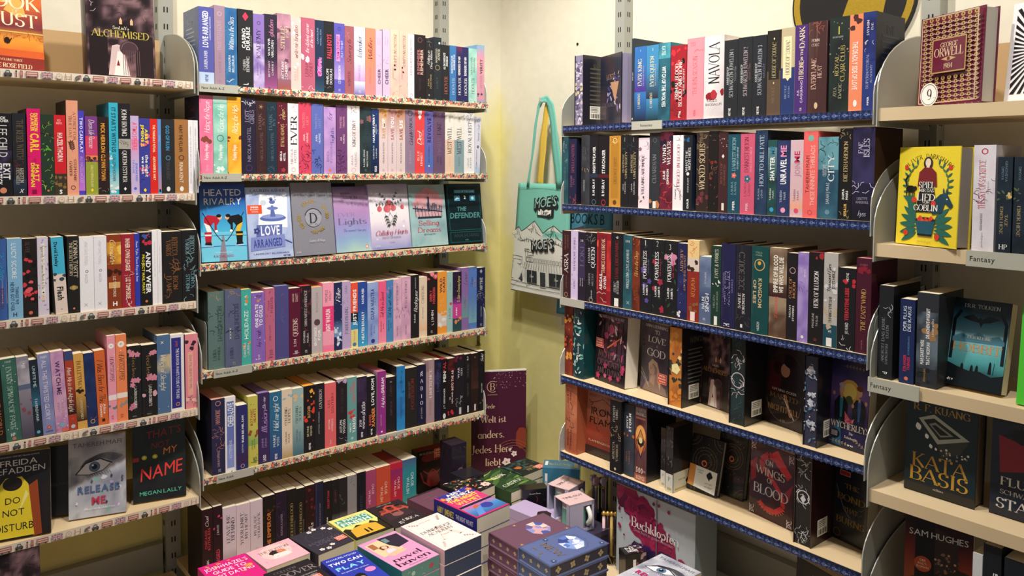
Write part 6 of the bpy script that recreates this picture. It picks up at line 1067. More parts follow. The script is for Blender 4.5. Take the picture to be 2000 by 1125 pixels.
def a_god(c, H):
    c.neb(['3a3440', '4a4250', '564c58', '38323e'], 3, 8, 14, 6); c.scat(18, .05, H*.3, .95, H*.95, ['5a2434', '6a3444', '2a2430'], .03, .06, 'leaf')
    c.text('ANNA BENNING', .5, H*.95, .07, 'F', 'cfc8cc', .84, minw=.82)
    c.poly([(.1, 0), (.2, H*.12), (.34, H*.14), (.3, H*.3), (.38, H*.42), (.55, H*.43), (.66, H*.32), (.7, H*.16), (.92, H*.1), (1, 0)], '8a7268')
    c.poly([(.3, H*.3), (.28, H*.4), (.42, H*.48), (.6, H*.44), (.76, H*.2), (.72, H*.06), (.64, H*.2), (.6, H*.36), (.45, H*.42)], 'c0a890'); c.ell(.42, H*.32, .1, .13, 'b8988a', 14); c.poly([(.34, H*.14), (.52, H*.1), (.54, H*.26), (.4, H*.26)], 'a88878')
    c.line([(.35, H*.34), (.4, H*.335)], .012, '2a2024'); c.line([(.37, H*.25), (.42, H*.25)], .012, '7a3a3a'); c.line([(.02, H*.32), (.3, H*.1)], .012, 'c8b8a8'); c.line([(.02, H*.25), (.34, H*.06)], .012, 'c8b8a8')
    c.text('TO', .55, H*.87, .1, 'F', 'f0ecec'); c.text('LOVE', .55, H*.76, .15, 'F', 'f0ecec', .66, minw=.64); c.text('A', .55, H*.67, .06, 'F', 'f0ecec'); c.text('GOD', .55, H*.57, .18, 'F', 'f0ecec', .7, minw=.68); sticker(c, .64, H*.16, .32)
def a_night(c, H):
    c.neb(['1a1618', '2e2426', '241c1e', '38282a'], 3, 10, 16, 3); c.poly([(.05, H*.4), (.12, H*.78), (.3, H*.82), (.42, H*.7), (.36, H*.4)], '4a1a1e'); c.ell(.3, H*.72, .12, .14, '2a1616', 14)
    c.poly([(.38, H*.35), (.45, H*.72), (.6, H*.9), (.76, H*.86), (.86, H*.6), (.8, H*.3)], '231c22'); c.ell(.5, H*.7, .12, .14, 'a87a68', 14); c.blob(.6, H*.83, .16, '1a1214', .18); c.poly([(.48, H*.4), (.56, H*.4), (.72, H*.14), (.66, H*.14)], 'b88a78'); c.line([(.5, H*.35), (.78, H*.12)], .02, 'e8e4e8'); c.ring(.5, H*.3, .44, .014, '6a5e60', 26, 180, 360, .4)
    c.ring(.5, H*.62, .46, .012, '3f3638', 26, 0, 180, .5)
    c.text('KIM NINA OCKER', .5, H*.44, .05, 'S', 'd0c8c0', .66, minw=.64); c.text('MARKED', .5, H*.36, .1, 'F', '8a6a48', .78, minw=.74); c.text('BY', .5, H*.29, .06, 'F', '8a6a48'); c.text('NIGHTFALL', .5, H*.21, .11, 'F', 'b08a58', .84, minw=.82); c.text('LYX', .5, H*.07, .04, 'S', 'd0c8c0')
def a_wych(c, H):
    c.vgrad(['1a1c36', '2a2650', '4a3a78', '7a5aa0', '3a3468', '28244c'], 8, 18, .1, 3, 4); c.ell(.5, H*.65, .26, .28, 'd8a858', 20); c.ell(.5, H*.65, .18, .2, 'ecd070', 16); c.blob(.5, H*.55, .1, '4a5a3a', .2)
    for x, hc, bc, sh in ((.3, 'c8b4c8', '20202c', '3a8aa0'), (.76, '7a3a20', '1c2238', '3a6ab8')):
        c.poly([(x-.15, H*.2), (x-.18, H*.5), (x-.08, H*.58), (x+.08, H*.58), (x+.18, H*.5), (x+.15, H*.2)], bc); c.poly([(x-.04, H*.57), (x+.05, H*.57), (x+.03, H*.34), (x-.02, H*.34)], sh); c.ell(x, H*.66, .065, .09, 'd8a890', 14); c.blob(x-.005, H*.71, .085, hc, .18, ry=.06); c.rect(x-.025, H*.56, x+.025, H*.6, 'd0a088')
    c.poly([(.14, H*.2), (.1, .03), (.36, .03), (.3, H*.34)], '2a5a78'); c.poly([(.4, H*.42), (.62, H*.3), (.66, H*.36), (.5, H*.28), (.42, H*.3)], 'e8708a')
    for x, y in ((.1, .6), (.93, .56), (.6, .5)): c.ell(x, H*y, .035, .05, 'd8a890', 8)
    c.text('WYCHERLEYS', .56, H*.255, .14, 'F', 'd8c8b8', .98, minw=.96); c.text('Die', .6, H*.18, .06, 'F', 'e0d4c8'); c.text('Debütantin', .6, H*.13, .06, 'F', 'e0d4c8', .4)
    c.ell(.17, H*.14, .14, .12, '15141c', 20); 
    for i in range(5): c.rect(.09, H*.14+.05-i*.025, .25, H*.14+.06-i*.025, 'a8a4b0')
    c.branch(.05, .1, .4, .1, '9a8878', 5, -.2, .008, .06); c.branch(.98, .1, .3, 2.6, '9a8878', 4, .2, .008, .06); c.branch(.3, H*.93, .5, .1, '8a7868', 6, -.2, .008, .06); c.text('crve', .6, H*.05, .05, 'B', 'f0ecec')
def a_iron(c, H):
    c.vgrad(['4a2c28', '8a3c2c', 'b04c34', 'b86a50', 'b87c64', 'a87260'], 6, 14, .06, 3); c.text('REBECCA YARROS', .5, H*.93, .065, 'F', '5a342c', .9, minw=.86); c.line([(.1, H*.8), (.3, H*.84), (.5, H*.9), (.72, H*.84), (.95, H*.74)], .014, '2a1a18'); c.line([(.05, H*.84), (.2, H*.8), (.12, H*.76)], .014, '2a1a18'); c.scat(20, .35, H*.45, .65, H*.75, ['3a2420', '6a3a30'], .03, .07, 'stroke')
    c.text('IRON', .5, H*.69, .17, 'S', '1f1614', .74, minw=.72); c.text('FLAME', .52, H*.54, .15, 'S', '1f1614', .86, minw=.84)
    for i in range(5): c.ring(.5, H*.38, .3+.04*i, .01, 'b8604a', 16, 200, 340, .1+.03*i)
    c.text('FLAMMENGEKÜSST', .5, H*.22, .05, 'S', 'e0b898', .84, minw=.8); c.rect(0, 0, 1, H*.13, '2e2220')
def a_wings(c, H):
    c.rect(0, 0, 1, H, '2e1218'); c.neb(['2a1016', '4a1a20', '38141a', '240e14'], 3, 8, 12, 3)
    c.line([(.3, H*.62), (.26, H*.78), (.42, H*.88), (.6, H*.84), (.8, H*.72), (.9, H*.66)], .12, 'b8242a'); c.poly([(.5, H*.92), (.62, H*.98), (.75, H*.86), (.95, H*.7), (.82, H*.66), (.6, H*.78)], 'd02c30')
    c.line([(.36, H*.66), (.6, H*.5), (.76, H*.38), (.78, H*.24), (.6, H*.14), (.36, H*.14), (.24, H*.2)], .09, 'c8282c'); c.poly([(.0, H*.7), (.16, H*.8), (.14, H*.5), (.04, H*.44)], '9a1e26'); c.poly([(.8, H*.45), (.98, H*.6), (.9, H*.35)], '9a1e26')
    for i in range(12): a = 3.6+i*.22; c.line([(.5+.27*math.cos(a), H*.25+.17*math.sin(a)), (.5+.34*math.cos(a), H*.25+.23*math.sin(a))], .014, 'e04a40')
    for x, y in ((.07, .06), (.93, .06), (.07, .94), (.93, .92)):
        for k in range(3): c.ring(x, H*y+(k-1)*.06, .05, .014, 'c8b8bc', 10, k*80, k*80+230)
    c.text('ON', .45, H*.77, .1, 'F', 'd8d0cc'); c.text('WINGS', .48, H*.64, .14, 'F', 'd8d0cc', .68, minw=.66); c.text('OF', .48, H*.53, .09, 'F', 'd8d0cc'); c.text('BLOOD', .5, H*.38, .17, 'F', 'd8d0cc', .82, minw=.8); c.text('Roman', .5, H*.1, .03, 'F', 'a89898')
def a_bond(c, H):
    c.vgrad(['1c1a1c', '26262c', '24262e', '1e2028'], 6, 12, .1); c.poly([(.05, H*.4), (.2, H*.7), (.5, H*.9), (.85, H*.75), (.95, H*.4), (.6, H*.35)], '1a1c24'); c.line([(.05, H*.75), (.3, H*.45), (.5, H*.35)], .02, '6a6e7c'); c.scat(12, .6, H*.3, .95, H*.8, ['3a3e4c', '5a5e6c'], .05, .1, 'stroke')
    for i, t in enumerate(('THE', 'BOND', 'THAT', 'BURNS')): c.text(t, .52, H*(.77-.16*i), .12 if i % 2 == 0 else .16, 'F', '8a6a30', .86, minw=.4+.42*(i % 2)+.02)
    c.rect(.14, H*.9, .46, H*.97, 'a82c28'); c.frame(.15, H*.905, .45, H*.965, .008, 'e8c8c0'); c.ring(.14, H*.1, .1, .014, '7a5a28')
def a_1984(c, H):
    c.rect(0, 0, 1, H, '6a2038')
    for j in range(19):
        y = .06+j*(H-.12)/18
        for i in range(9):
            x = .13+i*.1; 
            if .3 < x < .78 and H*.34 < y < H*.74: continue
            c.ell(x, y, .034, .026, 'b89a5c', 8); c.ell(x, y, .013, .013, '6a2038', 6); c.ring(x, y-.04, .055, .008, 'c8a8a0', 6, 200, 340, .03)
    c.frame(.09, .04, .96, H-.03, .014, 'c8b090'); c.rect(.28, H*.36, .8, H*.72, '6a1f38'); c.frame(.28, H*.36, .8, H*.72, .016, 'b8985c')
    c.text('GEORGE', .54, H*.655, .055, 'F', 'e0c8a0', .3); c.text('ORWELL', .54, H*.575, .1, 'F', 'e0c8a0', .46, minw=.44); c.poly([(.42, H*.5), (.54, H*.525), (.66, H*.5), (.54, H*.475)], 'c8a870'); c.ell(.54, H*.5, .025, .025, '6a2038', 10); c.text('1984', .54, H*.425, .06, 'F', 'e0c8a0')
    c.ell(.26, H*.13, .145, .145, 'f4f2ee', 26); c.ring(.26, H*.13, .125, .008, '4a4a4a', 26); c.text('9', .27, H*.13, .13, 'F', '1c1c1c'); c.text('€', .18, H*.115, .05, 'S', '1c1c1c'); c.text('.-', .34, H*.1, .04, 'S', '1c1c1c')
def a_burst(c, H):
    c.rect(0, 0, 1, H, 'f2eef0'); cx, cy = .55, H*.5; n = 46
    for i in range(n):
        a = 2*PI*i/n; R = 2.2; b = PI/n*1.0
        def cl(a_, r_): return (cx+r_*math.cos(a_), cy+r_*math.sin(a_))
        def edge(a_):
            dx, dy = math.cos(a_), math.sin(a_); t = min([k for k in ((.93-cx)/dx if dx > 0 else 9, (.08-cx)/dx if dx < 0 else 9, (H-.08-cy)/dy if dy > 0 else 9, (.1-cy)/dy if dy < 0 else 9) if k > 0]); return cl(a_, t)
        c.poly([cl(a, .2), edge(a-b*.55), edge(a+b*.55)], '232328')
    c.poly([(cx-.28, cy), (cx, cy+.2), (cx+.28, cy), (cx, cy-.2)], 'f4f0f4')
def a_goblin(c, H):
    Y = 'f0d838'; G = '2f6a5c'; c.rect(0, 0, 1, H, Y)
    for i, ch in enumerate('OLIVER DARKSHIRE'):
        a = math.radians(137-i*6.4); c.text(ch, .5+.5*math.cos(a), H*.58+.46*math.sin(a), .062, 'F', '2a2418', rot=a-PI/2)
    for m in (1, -1):
        for k in range(7): a = PI/2-m*(.55+.24*k); x, y = .5+.33*math.cos(a), H*.63+.3*math.sin(a); c.leaf(x, y, .1, a+m*.4, G); c.leaf(x, y, .09, a-PI/2*m, '5a7a3a')
        c.ell(.5+m*.36, H*.79, .035, .035, 'd8402c', 12)
    for m in (1, -1):
        for k in range(5): c.leaf(.5+m*.14, H*(.26-.03*k), .3, PI/2-m*(.9+.3*k), G, .28)
    c.ell(.5, H*.835, .075, .09, '2a2020', 16); c.ell(.5, H*.84, .045, .06, 'f0dcc4', 14); c.rect(.475, H*.76, .525, H*.81, 'f0dcc4')
    c.poly([(.36, H*.74), (.44, H*.79), (.56, H*.79), (.64, H*.74), (.66, H*.6), (.6, H*.6), (.58, H*.68), (.62, H*.5), (.38, H*.5), (.42, H*.68), (.4, H*.6), (.34, H*.6)], '7a2028')
    c.poly([(.4, H*.64), (.6, H*.64), (.68, H*.34), (.32, H*.34)], '1e2426')
    c.poly([(.1, H*.5), (.3, H*.5), (.34, H*.3), (.22, H*.34), (.18, H*.44)], G); c.blob(.22, H*.57, .075, '151516', .15, ry=.055); c.ell(.3, H*.58, .035, .03, '151516', 8); c.line([(.16, H*.6), (.13, H*.66), (.18, H*.71)], .022, '151516')
    for x in (.16, .2, .26, .29): c.line([(x, H*.56), (x, H*.5)], .015, '151516')
    c.poly([(.6, H*.32), (.62, H*.46), (.72, H*.525), (.82, H*.545), (.93, H*.42), (.89, H*.385), (.8, H*.44), (.76, H*.34)], '1f4454'); c.leaf(.78, H*.52, .1, 1.7, '264a58', .3); c.leaf(.81, H*.52, .1, 1.3, '264a58', .3); c.ell(.83, H*.48, .01, .01, 'fff', 6)
    c.ell(.5, H*.255, .17, .05, '3a2420', 18); c.scat(14, .38, H*.24, .62, H*.285, ['d8402c', 'e85a3a'], .025, .035); c.poly([(.34, H*.25), (.66, H*.25), (.62, H*.12), (.38, H*.12)], '24596a'); c.rect(.38, H*.1, .62, H*.12, '151a1c')
    for x, y in ((.18, .12), (.7, .1), (.3, .46), (.62, .43)): c.ell(x, H*y, .042, .042, 'd8402c', 12)
    for t, y, s, w_ in (('SPIEL', .615, .085, .26), ('MIR DAS', .56, .045, .24), ('LIED', .49, .095, .3), ('VOM', .44, .035, .12), ('GOBLIN', .385, .085, .4)): c.text(t, .5, H*y, s, 'F', 'fbf8f0', w_, minw=w_)
    c.text('penhaligon', .5, H*.045, .045, 'T', '8a7a20', .26)
def a_hobbit(c, H):
    c.vgrad(['14222a', '1c3a44', '4a9aa0', '6ab4b8', '8ac0cc', '4a88a8', '1c3240', '10181e'], 6, 20, .05, 3); c.line([(.05, H*.3), (.05, H*.75), (.15, H*.86)], .06, '14202a'); c.line([(.95, H*.3), (.95, H*.75), (.85, H*.86)], .06, '14202a')
    c.poly([(.05, H*.55), (.2, H*.6), (.35, H*.57), (.5, H*.63), (.65, H*.58), (.85, H*.62), (.95, H*.56), (.95, H*.52), (.05, H*.5)], '4a7a8c')
    c.poly([(.18, H*.78), (.36, H*.83), (.46, H*.78), (.5, H*.8), (.54, H*.78), (.64, H*.83), (.84, H*.8), (.66, H*.75), (.55, H*.74), (.52, H*.69), (.48, H*.74), (.34, H*.75)], '122028')
    c.poly([(0, 0), (1, 0), (1, H*.2), (.8, H*.16), (.6, H*.2), (.4, H*.19), (.2, H*.22), (0, H*.26)], '0f181e')
    for x, h in ((.28, .06), (.45, .055), (.54, .06), (.76, .12)): c.poly([(x-.03, H*.19), (x+.03, H*.19), (x+.02, H*(.19+h)), (x, H*(.21+h)), (x-.02, H*(.19+h))], '0b1216')
    c.line([(.82, H*.19), (.83, H*.32)], .01, '0b1216'); c.text('J.R.R. TOLKIEN', .5, H*.92, .07, 'F', 'c8ccd0', .66, minw=.64); c.text('DER KLEINE', .52, H*.57, .05, 'F', 'd8c8b0', .44, minw=.42); c.text('HOBBIT', .5, H*.45, .15, 'F', 'c8955a', .88, minw=.86); c.text('dtv', .1, H*.07, .05, 'B', 'e8e8e8')
def a_kata(c, H):
    c.rect(0, 0, 1, H, '182a34'); c.rect(0, 0, 1, H*.1, '262422'); c.text('R. F. KUANG', .5, H*.9, .1, 'F', 'b08c48', .84, minw=.8)
    c.poly([(.18, H*.78), (.4, H*.85), (.9, H*.66), (.46, H*.55)], 'aeb4a6'); c.poly([(.25, H*.77), (.4, H*.81), (.78, H*.67), (.48, H*.6)], '1a2224'); c.poly([(.33, H*.74), (.42, H*.77), (.68, H*.67), (.5, H*.63)], '8a8f84'); c.poly([(.37, H*.73), (.42, H*.745), (.62, H*.67), (.5, H*.65)], '161c1e'); c.poly([(.46, H*.55), (.9, H*.66), (.78, H*.5), (.52, H*.42)], '3a3c38')
    for x, y, r in ((.2, .65, .05), (.32, .58, .035), (.38, .49, .03), (.45, .48, .02)): c.leaf(x, H*y, r*2.4, 1.9, 'f4f4f0', .7)
    c.scat(18, .5, H*.42, .9, H*.52, ['e0dcd0', '8a8a80'], .008, .02); c.text('KATA', .5, H*.34, .2, 'F', 'b98e3c', .8, minw=.78); c.text('BASIS', .5, H*.195, .2, 'F', 'c89838', .86, minw=.84); c.text('eichborn', .5, H*.075, .035, 'F', 'c8c4b8', .26)
def a_fluch(c, H):
    c.neb(['1c1d24', '232c40', '1a1f2c', '2c2a30'], 2, 8, 12, 5); c.poly([(.1, H*.82), (.4, H*.78), (.7, H*.74), (.9, H*.5), (.5, H*.5), (.14, H*.44)], '8a2430'); c.blob(.6, H*.84, .34, '16171c', .15, ry=.14); c.poly([(.5, H*.5), (.6, H*.68), (.72, H*.72), (.8, H*.5)], '16171c')
    c.text('ANTHONY', .5, H*.94, .07, 'F', '4a3a40', .7); c.text('FLUCH', .5, H*.36, .13, 'F', 'd8d4cc', .72, minw=.7); c.text('SCHWARZER', .5, H*.25, .07, 'F', 'c0bcb4', .72, minw=.7); c.text('STADT', .5, H*.13, .16, 'F', 'd8d4cc', .84, minw=.8)
def a_hughes(c, H):
    c.vgrad(['5a4a34', '6a5434', '9a5a34', 'a0482c', '7a2c24', '3a1a1e', '221418'], 6, 14, .05); c.poly([(.16, H*.4), (.16, H*.93), (.45, H*.95), (.45, H*.4)], '1c1a20'); c.poly([(.45, H*.4), (.45, H*.92), (.8, H*.85), (.8, H*.5)], '3a2c2c'); c.scat(40, .46, H*.45, .8, H*.7, ['8a6a58', 'c89a78', '5a4038'], .01, .03); c.poly([(.1, H*.42), (.9, H*.42), (1, H*.56), (.8, H*.58), (.6, H*.5), (.3, H*.46)], '2e2c20')
    c.ell(.28, H*.56, .13, .13, 'b8522c', 20)
    for i, t in enumerate(('DER', 'KULT-', 'ROMAN')): c.text(t, .28, H*.56+.06-i*.055, .035, 'S', 'f0d8c8', .18)
    c.text('SAM HUGHES', .5, H*.84, .1, 'S', 'e4e0dc', .9, minw=.88); c.text('WIR HABEN KEINE', .5, H*.33, .1, 'B', 'f0ece8', .96, minw=.94); c.text('ANTIMEMETIK', .5, H*.2, .13, 'B', 'f0ece8', .96, minw=.94)
def a_helmet(c, H):
    c.rect(0, 0, 1, H, '141214'); c.blob(.5, H*.6, .4, '2a1418', .05, 20, ry=.5); c.ell(.5, H*.82, .36, .14, '7a2430', 18); c.line([(.1, H*.5), (.2, H*.25), (.42, H*.12), (.62, H*.12), (.84, H*.3), (.9, H*.55)], .05, 'a82c40'); c.poly([(.34, H*.4), (.5, H*.48), (.68, H*.4), (.74, H*.22), (.58, H*.12), (.42, H*.12), (.3, H*.24)], 'a8303f'); c.line([(.2, H*.52), (.36, H*.42), (.5, H*.52), (.66, H*.42), (.84, H*.55)], .03, 'c8404c'); c.ell(.52, H*.63, .3, .12, '1a1418', 16)
    c.text('NAVESSA ALLEN', .5, H*.93, .06, 'F', 'b8b0b0', .9, minw=.84); sticker(c, .56, H*.78, .34)
F = face
F('A1', (-46, 131), (88, 138.5), (-44, -44), .045, 'b04a2a', a_dust, 'thick orange desert hardcover with large cream title, camel silhouettes, top left corner of photo', 4, True, (.26, .215), pg='efe8d8', mat='gloss')
F('A1', (171, 144.5), (305, 154), (168, -24), .05, '2a1e22', a_alch, 'dark hardcover showing ruined gate and gold title, standing on top far-left shelf', 5, True, (.25, .25), mat='gloss')
F('A5', (-30, 1064), (100, 1040), (98, 876), .02, '1b1a1c', a_disturb, 'black cover with a yellow door hanger, at left end of fifth far-left shelf', 9)
F('A5', (134, 1017), (247, 999), (127, 858), .022, '8a8c9a', a_release, 'grey cover with a large blue eye, fifth far-left shelf', 9)
F('A5', (260, 984), (364, 967), (256, 825), .028, '17181a', a_name, 'black cover with slanted red words and yellow eyes, fifth far-left shelf', 9)
F('A5', (97, 1010), (140, 1003), (98, 872), .02, '2a2c34', lambda c, H: (c.text('RELEASE', .5, H*.45, .16, 'B', '4a4650', .9), c.text('ME', .6, H*.3, .16, 'B', '4a3038')), 'dark shadowed cover half hidden between yellow hanger and grey eye covers', 9)
F('B3', (394, 513), (484, 508), (388, 359), .022, '2c58ac', a_heated, 'blue cover with two hockey players leaning head to head, third floral-edged shelf', 8)
F('B3', (487.5, 507.5), (574, 501), (487, 366), .03, 'a9b8dc', a_lovearr, 'pale blue cover with fountain and red sticker, third floral-edged shelf', 8)
F('B3', (576, 501), (656, 495), (575, 357), .03, '84848e', a_crestD, 'grey cover with gold leaf wreath round letter D, third floral-edged shelf', 8)
F('B3', (658, 494.5), (725.5, 489), (660, 365), .025, '9a90c8', a_ever, 'violet rainbow-sheen cover with grey title, third floral-edged shelf', 8)
F('B3', (727.5, 489), (804, 483), (727, 360), .03, 'c8bcd8', a_collide, 'whitish cover with red roses and script title, third floral-edged shelf', 8, mat='gloss')
F('B3', (806, 483), (876, 477.5), (807, 361), .03, '8fb0b4', a_dreams, 'pale teal cover with pink city skyline, third floral-edged shelf', 8)
F('B3', (878, 477.3), (946, 473), (877, 359), .03, '12262b', a_defend, 'black-teal cover with scoreboard and outlined panels, right end of third floral-edged shelf', 8)
F('B3', (657, 487), (702, 484), (640, 358), .02, '28304c', None, 'plain navy cover hidden behind the grey and violet covers', 8)
F('B6', (816, 965), (874, 950), (814.5, 884), .045, '141214', a_helmet, 'black cover with a red motorcycle helmet and red page edges', 2, pg='8a2430')
F('C4', (1160.5, 738), (1219.5, 760), (1219.5, 620), .05, '241c20', a_mother, 'dark cover crowded with pink roses and a red sticker, thick white pages', 3, pg='e8e0d4')
F('C4', (1250, 757), (1303, 776.5), (1303, 637), .03, '3a3440', a_god, 'grey-violet cover with blonde profile and large white title', 3, pg='e8e0d4')
F('C4', (1366, 786), (1422.5, 806), (1423.5, 658), .03, '2a1e22', lambda c, H: a_alch(c, H, 'b08848'), 'dark brown cover with gate and gold title on fourth blue-edged shelf', 3)
F('C4', (1492, 819), (1566, 847), (1566, 685), .035, '241c1e', a_night, 'dark cover with embracing couple and gold title inside a curling frame', 3, True)
F('C4', (1616, 864), (1691, 889), (1699, 714), .03, '2a2650', a_wych, 'purple cover with blonde woman and red-haired man, white script title', 4)
F('C5', (1143, 882), (1203, 905), (1145, 758), .04, '7a3428', a_iron, 'copper-red cover with black dragon outline, fifth blue-edged shelf', 3, True)
F('C5', (1462, 997), (1547, 1037.5), (1459.5, 855), .04, '2e1218', a_wings, 'dark red cover with a coiling red dragon and silver title', 2, True)
F('C5', (1625, 1047), (1690, 1078), (1623, 904), .04, '1c1a1c', a_bond, 'black cover with bronze four-line title and red sticker', 3)
F('D1', (1791, 207), (1915, 200), (1795, 40), .035, '6a2038', a_1984, 'burgundy hardcover with gold eye pattern and round white price sticker', 2, True, (.215, .29), pg='b8b0a4')
F('D1', (1960, 190), (2090, 183), (1976, 10), .03, 'f2eef0', a_burst, 'white cover with black starburst rays, at right edge of the photo', 6, False, (.24, .29), pg='e8e0d4', spinec='b8c848')
F('D2', (1749, 474), (1867, 487), (1753, 288), .04, 'f0d838', a_goblin, 'yellow cover with woman in red, black cat and donkey', 2, True, pg='9a9088')
F('D3', (1843, 748), (1955, 771.5), (1870, 580), .03, '14222a', a_hobbit, 'blue-green cover with dragon silhouette over four travellers', 14)
F('D3', (1984, 788), (2070, 808), (1988, 594), .03, '52c83a', lambda c, H: c.text('THE', .3, H*.8, .1, 'B', '1c3a14'), 'bright green cover cut off at the right edge of the photo', 5)
F('D4', (1765, 951), (1903, 995), (1906, 800), .045, '182a34', a_kata, 'dark blue hardcover with gold title and impossible building', 2, True, pg='6a5a44', mat='gloss')
F('D4', (1931, 999), (2070, 1043), (1942, 812), .04, '1c1d24', a_fluch, 'dark cover with a red face shape beside the dark blue gold-titled hardcover', 2, True)
F('D5', (1762, 1208), (1895, 1250), (1766, 998), .03, '7a2c24', a_hughes, 'brown-orange cover with dark monolith and round orange badge', 2)
# bottom left corner: a dark red book leaning on the base shelf
F('A6', (-40, 1340), (85, 1300), (-30, 1092), .03, '3a1a1c', lambda c, H: (a_alch(c, H)), 'dark red-brown book with grey picture panel, low in the left corner', 6)
bookend('B2', 941, .09, .10, 'grey metal bookend plate at right end of second floral-edged shelf', .29, 0, 1)
bookend('B4', 402.5, .135, .12, 'grey metal bookend plate beside the grey-green hardcover'); bookend('B5', 409.5, .125, .13, 'grey metal bookend plate beside the navy rose-gold book')
bookend('B6', 392, .135, .11, 'grey metal bookend plate at left end of the base shelf row'); bookend('D3', 1709, .135, .08, 'grey metal bookend plate left of the black flourish book on third far-right shelf'); bookend('D2', 1897, .13, .08, 'grey metal bookend plate beside the white sky book on second far-right shelf')
# puzzle box, notebooks
def boxy(shelf, xl, xr, yt, dep, col, art, label, cat, name, front=.29, sidec=None):
    side, zs, ph = SHELF[shelf]; xm = (xl+xr)/2; h = hw(side, xm, yt, front)[2]-zs; q = np.array(W(side, U(side, hw(side, xm, yt, front)), front, zs+h/2))-CAM; ym = PY-FPX*(q@_u)/(q@_f)
    u0 = U(side, hw(side, xl, ym, front)); u1 = U(side, hw(side, xr, ym, front)); w_ = u1-u0
    root = empty(name, label, cat, Matrix.Translation(W(side, u0, front, zs+.0004)) @ Matrix.Rotation(RZ[side], 4, 'Z'))
    MB().box(0, w_, 0, dep, 0, h, col).build('box_body', 'gloss', root); MB().box(-.0004, w_+.0004, -.0004, dep, h-.02, h+.0006, sidec or col).build('lid', 'gloss', root)
    c = Canvas(w_, h/w_, None, 7e-4, 5); art(c, h/w_); c.build('front_print', root, 'gloss')
    return root, w_, h
def a_puz(c, H):
    c.neb(['3a2426', '5a3438', '6a4040', '2a1c20'], 2, 6, 16, 4); c.rect(.08, H*.84, .92, H*.95, '6a5a5a'); c.text('FOURTH', .5, H*.92, .2, 'F', 'c8b8b0', .8); c.text('WING', .5, H*.87, .22, 'F', 'c8b8b0', .8, minw=.8); c.rect(.1, H*.8, .9, H*.825, '9a5a50'); c.ell(.5, H*.55, .46, .9, 'c8602c', 16); c.ell(.5, H*.6, .4, .6, 'f0b060', 14)
    c.poly([(.1, H*.5), (.5, H*.68), (.9, H*.5), (.5, H*.3)], '3a1c1c'); c.poly([(.16, H*.5), (.5, H*.66), (.84, H*.5), (.5, H*.33)], 'd88a4a'); c.blob(.5, H*.5, .26, '1c1416', .3); c.ell(.5, H*.53, .15, .2, 'f0e0a0', 10); c.text('500', .42, H*.14, .34, 'B', 'e8c8b8', .6); c.text('TEILE', .82, H*.14, .1, 'S', 'e8c8b8', .2); c.rect(0, 0, 1, H*.09, 'a8604a'); c.text('KOSMOS', .5, H*.045, .25, 'B', 'f0c8b0', .7)
boxy('C5', 1239.8, 1263.5, 789, .13, '1c1a1e', a_puz, 'dark jigsaw puzzle box with orange diamond picture and number 500', 'puzzle', 'puzzle_box', .29)
def a_nb(c, H):
    c.rect(0, 0, 1, H, '1c1a1c'); c.scat(10, .1, H*.3, .9, H*.98, ['a89878'], .12, .2, 'stroke'); c.rect(0, .0, 1, H*.28, 'd8d8cc'); c.text('P', .5, H*.2, .5, 'S', '6a7a7a'); c.rect(.2, H*.03, .8, H*.07, 'b8a878')
boxy('C5', 1291, 1300.5, 836, .085, '1a181a', a_nb, 'slim black notebook with white label band, left one of a touching pair', 'notebook', 'slim_notebook', .27)
nb2, nw, nh = boxy('C5', 1301, 1315, 834, .085, '1a181a', a_nb, 'slim black notebook with white label band, right one of a touching pair', 'notebook', 'slim_notebook', .285)
c = Canvas(.085, nh/.085, None, 3e-4, 3); c.rect(.02, 0, .98, nh/.085*.3, 'd4d4c4'); c.rect(.1, .06, .8, .12, 'b8a458'); c.text('PORTABLE', .5, .38, .06, 'S', '3a3a34', .6); c.blob(.75, .28, .08, '1c1c1c'); c.build('side_label', nb2, 'print', (nw, 0, 0), (0, 0, PI/2))
def a_journal(c, H):
    G = '7a6840'; c.rect(0, 0, 1, H, '211f22')
    for r_ in (.38, .3, .2): c.ring(.5, H*.55, r_, .01, G, 26)
    for x, y in ((0, 0), (1, 0), (0, H), (1, H)): c.ring(x, y, .3, .01, G, 22); c.ring(x, y, .2, .01, G, 22)
    c.scat(34, .2, H*.3, .8, H*.8, [G, '5a4e38'], .02, .06, 'stroke'); c.scat(20, .05, H*.1, .95, H*.95, ['c8b888'], .004, .01); c.ell(.5, H*.52, .09, .09, 'c86a48', 14); c.blob(.5, H*.52, .05, '1c1a1c', .4)
def a_journal1(c, H):
    a_journal(c, H); c.poly([(.06, H*.08), (.94, H*.0+.03), (.94, H*.42), (.06, H*.46)], 'e8e8e4'); c.poly([(.06, H*.08), (.26, H*.07), (.26, H*.45), (.06, H*.46)], 'd89048'); c.text('FOURTH', .42, H*.38, .035, 'S', '3a3a3a'); c.text('WING', .42, H*.34, .035, 'S', '3a3a3a'); c.blob(.72, H*.32, .1, '18181a', .45); c.text('NOT GRO', .72, H*.18, .035, 'S', '4a4a4a'); c.text('ME CANCE', .72, H*.12, .035, 'S', '4a4a4a')
face('C5', (1338, 950), (1399, 972), (1356, 846), .018, '211f22', a_journal1, 'black gold-patterned notebook leaning back, large white and orange label', 14, True, None, pg='b8b4a8', name='notebook', cat='notebook', group=False)
face('C5', (1396, 958), (1450, 979), (1410, 822), .022, '211f22', a_journal, 'black gold-patterned notebook standing behind the white-labelled notebook', 8, True, None, pg='b8b4a8', name='notebook', cat='notebook', group=False)
